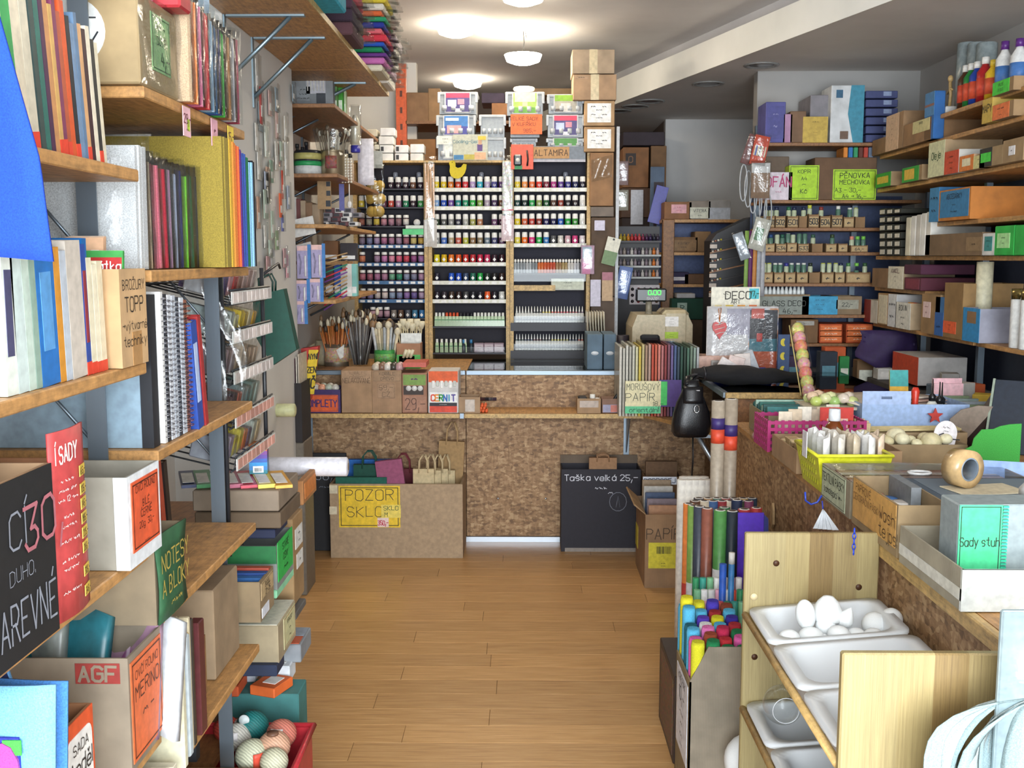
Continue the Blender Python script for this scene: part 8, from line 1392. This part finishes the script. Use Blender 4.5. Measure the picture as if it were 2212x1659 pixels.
rb('green-framed box with yellow note at the shelf corner', 1893, 1925, 374, 'c', '#9a7f5c', sg('#2f9a3a', None, f=(0, 0, 1, 1), extra=[(.1, .25, .85, .75, '#d8b84a')]));rb('second green-framed box with yellow note', 1950, 1992, 360, 'c', '#9a7f5c', sg('#2f9a3a', None, f=(0, 0, .85, 1), extra=[(.15, .15, .75, .85, '#d8b04a')]));rb('carton with a tall cream sign in green script', 2008, 2042, 306, 'c', '#a58a68', sg('#cfd0a8', [('Oleje', .6, .2)], '#3a5a38', (0, 0, 1, 1)));rb('white box with a red lettered sign', 2042, 2072, 326, 'c', '#d0ccc4', sg('#c8482c', [('~~~', .75, .14), ('~~~', .5, .14), ('~~', .25, .14)], '#4a1a10', (0, 0, 1, 1)));rb('box with an orange frame and cream note', 2074, 2104, 336, 'c', '#c0a07c', sg('#d87a34', None, f=(0, 0, 1, 1), extra=[(.2, .3, .8, .8, '#e6dcbc')]));rb('cream-signed box squeezed on the third side shelf', 2104, 2128, 336, 'c', '#b8a07c', sg('#cfc88a', L1, '#4a4428', (0, 0, 1, 1)));rb('black-ended carton with a neon green label', 2118, 2166, 318, 'c', '#a08662', sg('#1c1c1a', None, f=(.0, 0, .55, 1), extra=[(.1, .25, .95, .75, '#3fd040')]));rb('tan carton with a small white sticker at the view edge', 2168, 2212, 300, 'c', '#a28662', sg('#e4e4e8', [('~', .5, .4)], '#3a3a48', (.3, .3, .6, .7)))
rb('carton with a neon green handwritten label above an orange one', 2146, 2190, 172, 'b', '#9a7c58', sg('#3fc83a', [('VALCE', .7, .2), ('STOLE', .3, .2)], '#1a3a14', (0, .02, .8, .98)), zo=.1);rb('carton with an orange handwritten label on the upper side shelf', 2146, 2190, 222, 'b', '#9a7c58', sg('#e0743c', [('~~ ~~', .7, .2), ('~~', .3, .2)], '#4a2410', (0, .02, .8, .98)), d=.26);rb('narrow yellow lettered board box beside the neon label', 2124, 2145, 214, 'b', '#b89a4a', sg('#c8a84a', [('MAPY', .6, .3)], '#2c2410', (0, 0, 1, 1)))
rb('orange box with a blue lettered sign on the short shelf', 2030, 2098, 408, 'd', '#c07a34', sg('#2f78a8', [('ABCEDÁRKY', .78, .18), ('~~~', .48, .12), ('~~ ~~', .22, .12)], '#122838', (.05, .1, .95, .95)));rb('blue box half hidden behind the orange one', 2010, 2030, 406, 'd', '#2f6a9a', sg('#3a80b0', L1, '#143048', (0, 0, 1, 1)))
rb('long slanted brown carton at eye height', 2000, 2122, 505, 'e', '#7a6248', sg('#8a7050', [('~~', .5, .3)], '#4a3a28', (.75, .2, 1, .8)), d=.2);rb('white box with a teal oval at eye height', 2123, 2150, 504, 'e', '#dcdcd8', sg('#3a8a88', L1, '#12302e', (.2, .2, .8, .85)), 'plain');rb('vivid green box with a pale note at eye height', 2150, 2192, 488, 'e', '#2fb048', sg('#a8dc98', L1, '#2a4a28', (.15, .25, .8, .75)), 'plain');rb('second vivid green box at the view edge', 2194, 2230, 486, 'e', '#2fb048', (), 'plain')
for k in range(5):rb('white pad set standing at eye height, %s from the corner'%ORD[k], 1958+11*k, 1968+11*k, 470-3*k, 'e', ('#d8d2bc', '#e4e2dc', '#ccc8c0', '#e6e4de', '#d0ccc4')[k], (), 'plain')
for k in range(18):
 r, c=k%6, k//6;rb('black pencil tray with white end label, %s up the %s stack by the corner'%(ORD[r], ORD[c]), 1900+16*c, 1914+16*c, 536-17*r, 'e', '#2a2a22', sg('#cfcabc', None, f=(.1, .2, .8, .8)), 'plain', zo=.043*r, name='pencil_tray', cat='tray')
rb('clear-wrapped box on the corner shelf below eye height', 1885, 1918, 580, 'f', '#8a6a4c');rb('cream lettered box below eye height', 1920, 1952, 576, 'f', '#a08a6c', sg('#d8d0bc', [('KANCEL.', .8, .18), ('~~~', .55, .1), ('~~', .35, .1)], '#5a2a38', (0, 0, 1, 1)));rb('plum box under its twin below eye height', 1954, 1990, 600, 'f', '#5a2434', sg('#7a3040', None, f=(.1, .1, .9, .9)), 'plain');rb('plum box on top of its twin below eye height', 1954, 1990, 572, 'f', '#50203a', (), 'plain', zo=.078)
rb('dark red and white box at the low corner', 1868, 1896, 648, 'g', '#c8c0b0', sg('#8a2f28', None, f=(0, 0, .5, 1)), 'plain');rb('pigeonhole carton with cream slots', 1897, 1920, 634, 'g', '#b08a5c', sg('#d8ccb0', None, f=(.1, .05, .9, .95)), 'plain');rb('lined white box beside the pigeonholes', 1920, 1938, 636, 'g', '#c8c8c8', sg('#d4d4d4', L1, '#4a4a4a', (0, 0, 1, 1)), 'plain')
t=rb('open box with a white printed front and bright jars', 1936, 1968, 654, 'g', '#b09878', sg('#d8d4c8', [('BOX IN', .8, .2), ('~~~', .45, .14), ('~~', .2, .14)], '#3a3a30', (0, 0, 1, 1)))
for k, c in enumerate(('#e8a83a', '#e07a34', '#c83a2c', '#2f8a48', '#b02a6a')):mk('bright_jar', MB().cyl((-.08+.04*k, -.06, .08), .018, .05, 10), C(c), t)
rb('carton with a pink note and blue panel', 1992, 2032, 636, 'g', '#987852', sg('#e0c4c0', L1, '#8a3a3a', (.1, .4, .5, .8)));rb('blue-fronted leaflet box on the lower side shelf', 2022, 2040, 642, 'g', '#3a6a9a', sg('#2f60a0', [('~~', .4, .2)], '#142848', (0, 0, 1, .6)));rb('large scribbled carton with an orange label', 2042, 2082, 612, 'g', '#8f6f44', sg('#e06034', L1, '#5a1a0c', (.0, .08, .7, .3)));rb('blue-edged box with a red printed side', 2082, 2118, 666, 'g', '#9a9aa8', sg('#2f88c0', None, f=(0, 0, 1, 1), extra=[(.25, .55, .8, .9, '#8a6a4a')]))
carton('plasticine_box', 'red-ended white carton with red print below the side shelves', 'carton', (2.06, 5.4, .92), (.36, .24, .14), -90, '#c8c4c0', 'plain', [('l', (0, 0, 1, 1), '#c8c4c0', [('PLASTELÍNA', .7, .16), ('~~~', .4, .1)], {'name':'side_print', 'tcol':'#b8343a'}), ('f', (0, 0, 1, 1), '#c0482c', None, {'name':'red_end'})])
carton('low_shelf_stand', 'dark stand of goods below the side shelves', 'stand', (2.03, 4.7, 0), (2.2, .3, .9), -90, '#4a4440', 'plain')
for k in range(16):
 c=('#d8d4cc', '#8a5a3a', '#c8a83a', '#b8342a', '#3a5a4a', '#a8a4a0', '#5a6a7a', '#d8683a')[k%8];carton('low_goods', '%s pack on the dark stand under the side shelves, %s from the bottle shelves'%(cname(c), ORD[k]), 'pack', (1.93+.1*(k%2), 5.68-.125*k, .902 if k>3 else .902), (.09, .08, .06+.02*(k%3)), 15*k, c, 'plain', [('f', (.15, .2, .85, .7), '#e0dcd4', None, {'name':'print'})], group='packs under the side shelves')if not 1<k<5 else None
def rbot(label, px, pyt, cb, cc, band, r=.034):
 p=at(px, pyt, X=RX+.06);t=thing('paint_bottle', label, 'paint bottle', (RX+.06, p.y, RZ['a']+.001), 0, 'big paint bottles');h=max(.12, p.z-RZ['a']);mk('body', MB().lathe([(r, 0), (r, h*.68), (r*.45, h*.82), (r*.42, h*.86)], n=14), C(cb, .3), t);mk('cap', MB().lathe([(r*.5, h*.85), (r*.48, h)], n=12), C(cc, .4), t);mk('label_band', MB().lathe([(r*1.02, h*.16), (r*1.02, h*.55)], n=14), C(band), t)
for k, (px, py, cb, cc, bd)in enumerate(((2088, 142, '#4a2c1a', '#e8e6e0', '#c84a30'), (2100, 138, '#1f7a3a', '#e8e6e0', '#d05034'), (2113, 134, '#22409a', '#e8e6e0', '#d05034'), (2130, 124, '#a82024', '#e8e6e0', '#d04a34'), (2148, 130, '#d8b02a', '#e0c040', '#d85a3a'), (2172, 90, '#dcdcda', '#5a2a7a', '#4a78b8'), (2204, 84, '#d8d8d6', '#5a2a7a', '#4a78b8'))):rbot('%s paint bottle on the highest side shelf, %s from the corner'%(cname(cb), ORD[k]), px, py, cb, cc, bd)
for k, px in enumerate((2085, 2108, 2128)):
 p=at(px, 95, X=RX+.16);o=single('clear_jar', 'empty clear jar behind the big paint bottles, %s from the corner'%ORD[k], 'jar', MB().lathe([(.045, 0), (.045, p.z-RZ['a']), (.04, p.z-RZ['a']+.004)], n=14), mat('#8f9a9c', .2), (RX+.17, p.y, RZ['a']+.001), group='clear jars')
t=thing('wooden_mannequin', 'small wooden figure on a white block at the end of the highest shelf', 'mannequin', (RX+.05, at(2050, 240, X=RX+.05).y, RZ['a']+.001));mk('base_block', MB().cb(-.03, .03, -.04, .04, 0, .035, .003), C('#d4d4d0'), t);mk('figure', MB().tube([(0, 0, .035), (.004, 0, .1), (0, .002, .15)], .008), C('#b89a68'), t);mk('figure_arms', MB().tube([(0, -.03, .11), (0, 0, .125), (0, .03, .1)], .005), C('#b89a68'), t);mk('figure_head', MB().ball((0, 0, .165), .013, 8, 1.3), C('#b89a68'), t)
rb('bright blue box standing at the end of the highest shelf row', 2000, 2020, 200, 'b', '#2f68a8', sg('#4a80b0', None, f=(0, .5, 1, 1), extra=[(0, .4, 1, .5, '#8a5a4a')]), 'plain', d=.05)
for k, px in enumerate((2186, 2208)):
 p=at(px, 740, X=RX-.06);t=thing('spray_can', 'white spray can with a mirrored lid low at the view edge, %s of two'%ORD[k], 'spray can', (RX+.03, p.y+.14, RZ['g']+.001), 0, 'white spray cans');mk('can', MB().lathe([(.034, 0), (.036, .004), (.036, .19), (.03, .2)], n=16), C('#dcdcda', .35), t);mk('lid', MB().lathe([(.037, .195), (.037, .235)], n=16), mat('#8a7a4a', .2, 'metal'), t)
t=thing('paper_roll_tall', 'tall pale printed tube on the low side shelf', 'tube', (RX+.06, 4.68, RZ['g']+.001));mk('tube', MB().cyl((0, 0, 0), .035, .34, 16), C('#cfc8ac'), t);mk('dark_print', MB().lathe([(.0355, .05), (.0355, .07)], n=16), C('#3a3a30'), t)
# passage and storeroom behind the till
def pbox(label, px0, px1, py0, py1, Y, col, signs=(), top='plain', d=.2, zb=None, name='storeroom_box', cat='box'):return fbox(name, label, cat, px0, px1, py0, py1, Y, d, col, zb, signs, top)
t=thing('storeroom_shelf', 'wooden post shelving in front of the white wall beyond the till', 'shelving', (0, 0, 0));Y=7.4
xA, xB=at(1432, 500, Y=Y).x, at(1600, 500, Y=Y).x;SZ=[at(1500, y, Y=Y).z for y in(474, 545, 614)]
mk('post', MB().cb(xA, xA+.08, Y, Y+.06, 0, SZ[0], .004), special('shelf_dark'), t)
for z in SZ+[.95]:mk('shelf_board', bxm(xA, xB, Y+.01, Y+.35, z-.02, z), special('shelf'), t)
mk('back_panel', bxm(xA, xB, Y+.35, Y+.36, .6, SZ[0]), C('#4a5a88'), t)
zt=SZ[0]+.001
pbox('brown box with pink label on the post shelving', 1443, 1495, 436, 0, Y+.02, '#8a6040', [('f', (.25, .35, .8, .85), '#d8a0a8', [('~~', .7, .2), ('~~~', .35, .2)], {'tcol':'#a03a4a'})], zb=zt);pbox('grey lettered box on the post shelving', 1497, 1536, 434, 0, Y+.02, '#8a8076', [('f', (.05, .05, .95, .65), '#c8c8b8', [('VITERA', .7, .25), ('~~', .3, .2)], {})], zb=zt);pbox('open silver-grey box on the post shelving', 1540, 1578, 432, 0, Y+.02, '#8f8a86', [('f', (0, 0, 1, .6), '#a8acb4', None)], zb=zt)
pbox('carton of clear strips on the middle post shelf', 1456, 1508, 512, 0, Y+.03, '#7a5a3c', [('f', (.05, .1, .95, .8), '#86653f', [('KOUSKY', .7, .2), ('~~~', .35, .2)], {'tcol':'#3a2a1c'})], zb=SZ[1]+.001);pbox('plain carton beside the clear strips', 1512, 1536, 500, 0, Y+.03, '#8a6a48', zb=SZ[1]+.001)
pbox('violet box with a white oval on the lower post shelf', 1456, 1488, 588, 0, Y+.03, '#2c2444', [('f', (.1, .3, .8, .6), '#c8c0c0', None)], zb=SZ[2]+.001);pbox('low brown carton on the lower post shelf', 1490, 1535, 592, 0, Y+.03, '#6a4c34', zb=SZ[2]+.001)
pbox('dark green crate with a white emblem under the post shelving', 1450, 1535, 645, 690, Y-.1, '#1d4a38', [('f', (.15, .3, .4, .8), '#a8c0b0', [('R', .5, .5)], {'tcol':'#1d4a38'})], zb=at(1500, 690, Y=Y-.1).z);pbox('white tilted card box on the dark green crate', 1462, 1502, 634, 644, Y-.1, '#c8c4c4')
pbox('low carton under the dark green crate', 1445, 1540, 691, 760, Y-.1, '#5a4634', zb=.7)
t=thing('pencil_stand', 'black stepped stand of marker trays in front of the white wall', 'display stand', (0, 0, 0));Y=6.4;x0, x1=at(1536, 560, Y=Y).x, at(1622, 560, Y=Y).x
mk('body', MB().prism([(x0, .95), (x1, .95), (x1, at(1622, 468, Y=Y).z), (x0+.03, at(1540, 505, Y=Y).z), (x0, at(1536, 520, Y=Y).z)], Y, Y+.25), C('#17161a', .5), t)
for k in range(6):
 z=at(1536, 520+21*k, Y=Y).z;tr=mk('tray', MB().prism([(x0-.01, z-.02), (x1, z+.035), (x1, z+.043), (x0-.01, z-.012)], Y-.02, Y), special('shelf_dark')if k%2 else C('#2a2628'), t);mk('tray_label', bxm(x0-.012, x0+.03, Y-.024, Y-.02, z-.045, z-.022), C('#b8aca0'), tr)
 for q in range(4):mk('marker', MB().cyl((x0+.005+.016*q, Y-.03, z-.006+.004*q), .006, .02, 6, 'y'), C(('#c8b8a8', '#8a5a4a', '#d8d0c0', '#b0a03a')[q]), tr)
t=thing('polish_rack', 'dark rack of little bottles and sample cards beside the passage', 'rack', (0, 0, 0));Y=7.0;xA, xB=at(1335, 560, Y=Y).x, at(1428, 560, Y=Y).x
mk('back_panel', bxm(xA, xB, Y+.1, Y+.11, 0, at(1380, 488, Y=Y).z), C('#1f181c'), t)
for k, y in enumerate((520, 550, 574, 598)):
 z=at(1380, y, Y=Y).z;mk('shelf', bxm(xA, xB, Y, Y+.1, z-.012, z), C('#b8b8b4' if k else '#3a3438'), t)
for k, y in enumerate((520, 550, 574, 598)):
 z=at(1380, y, Y=Y).z+.001
 for q in range(11):
  c=(('#b8a03a', '#a08a30', '#c8802a', '#b83a34', '#a83040', '#c04a4a', '#7a3048', '#4a2a48', '#3a2a4a', '#2a2a38', '#3a3040')if k==0 else('#8a8088', '#a89a90', '#6a6470', '#d0c8c0', '#9a8a90', '#544c58', '#c8c0b8', '#8a7a80', '#b0a8a0', '#d87a3a', '#c8b0a8'))[q]
  o=single('little_bottle', '%s little bottle on the dark passage rack, %s shelf, %s from the cartons'%(cname(c), ORD[k], ORD[q]), 'bottle', shared(('lb', c), lambda b:b.lathe([(.011, 0), (.011, .026), (.005, .032), (.005, .044)], n=8), C(c, .25)), None, (xA+.02+(xB-xA-.04)*q/10, Y+.03, z), group='little bottles on the passage rack')
t=thing('sample_board', 'white sample board with dark oval stones under the passage rack', 'sample board', (at(1392, 655, Y=7.08).x, 7.085, at(1392, 658, Y=7.08).z));mk('board', MB().cb(-.1, .1, 0, .008, 0, .13, .002), C('#cfc4c4'), t)
for k in range(15):mk('oval_stone', MB().cyl((-.08+.04*(k%5), -.004, .022+.04*(k//5)), .011, .005, 10, 'y'), C(('#2a2428', '#8a3038', '#2a4a4a', '#3a4a68', '#6a4a38')[k%5], .2), t)
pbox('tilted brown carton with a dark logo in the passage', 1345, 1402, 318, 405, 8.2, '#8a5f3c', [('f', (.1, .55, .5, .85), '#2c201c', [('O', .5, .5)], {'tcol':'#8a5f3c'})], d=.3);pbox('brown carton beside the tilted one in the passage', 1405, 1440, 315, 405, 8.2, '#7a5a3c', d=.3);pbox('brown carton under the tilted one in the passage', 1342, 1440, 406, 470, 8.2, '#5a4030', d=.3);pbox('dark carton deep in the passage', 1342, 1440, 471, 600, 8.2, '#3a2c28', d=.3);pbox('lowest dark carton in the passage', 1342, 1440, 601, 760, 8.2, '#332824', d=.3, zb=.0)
pbox('grey framed panel leaning in the passage', 1404, 1436, 360, 470, 7.9, '#5a6a80', [('f', (.25, .6, .95, .95), '#2c1c24', None)], d=.03, zb=.0);pbox('stack of dark sacks under the passage ceiling', 1346, 1436, 285, 314, 8.21, '#3a3038', d=.3)
hangp('violet-blue rolled mat standing in the passage', 1398, 1426, 400, 482, 7.6, '#3a3a98', 14, False, cat='mat');hangp('round-topped white board in the passage', 1362, 1390, 410, 485, 8.18, '#b8b8c0', 0, False, cat='board')
hangp('bag of red-brown leaves hanging by the carton tower', 1334, 1358, 348, 400, 6.5, '#6a2c24');hangp('bag of olive and violet wool hanging by the carton tower', 1328, 1358, 410, 455, 6.5, '#6a5a34');hangp('lilac ticket pinned below the carton tower', 1284, 1307, 476, 498, 6.36, '#b8b0c4', 0, False, cat='ticket');hangp('white and green phone-shaped card hanging at a tilt', 1298, 1328, 512, 572, 6.33, '#d8d4c4', 14, False, [(0, 0, 1, .5, '#5f7a4a'), (.4, .9, .55, .97, '#1a1a1a')], 'card');hangp('cream card with a mauve top hanging below the phone-shaped one', 1300, 1324, 588, 650, 6.33, '#b89a78', 0, False, [(0, .72, 1, 1, '#9a5a68')], 'card');hangp('crumpled bright blue bag hanging by the passage rack', 1326, 1356, 575, 645, 6.6, '#2a5ab0', 10);hangp('pink and holographic packet hanging on the nameplate rack', 1255, 1284, 530, 592, 6.38, '#c8a0b8', 0, True, [(.1, 0, .7, .4, '#e080b0'), (.1, .55, .8, .95, '#a8b8c8')]);hangp('lilac paper strip pinned on the low tower carton', 1275, 1298, 604, 662, 6.36, '#b0a8b8', 0, False, cat='strip')
for k, (px, c, h)in enumerate(((1310, '#d8702c', .05), (1330, '#c0a888', .1), (1345, '#2a2430', .16), (1352, '#4a3a38', .13))):single('desk_item', ['orange pot beside the cash register', 'tan cup beside the cash register', 'dark pen holder beside the cash register', 'brown tall cup beside the cash register'][k], 'pot', MB().lathe([(.03, 0), (.034, .004), (.036, h), (.03, h), (.028, .01)], n=14), C(c), (at(px, 780, Y=6.2).x, 6.2+.0*k, CZ))
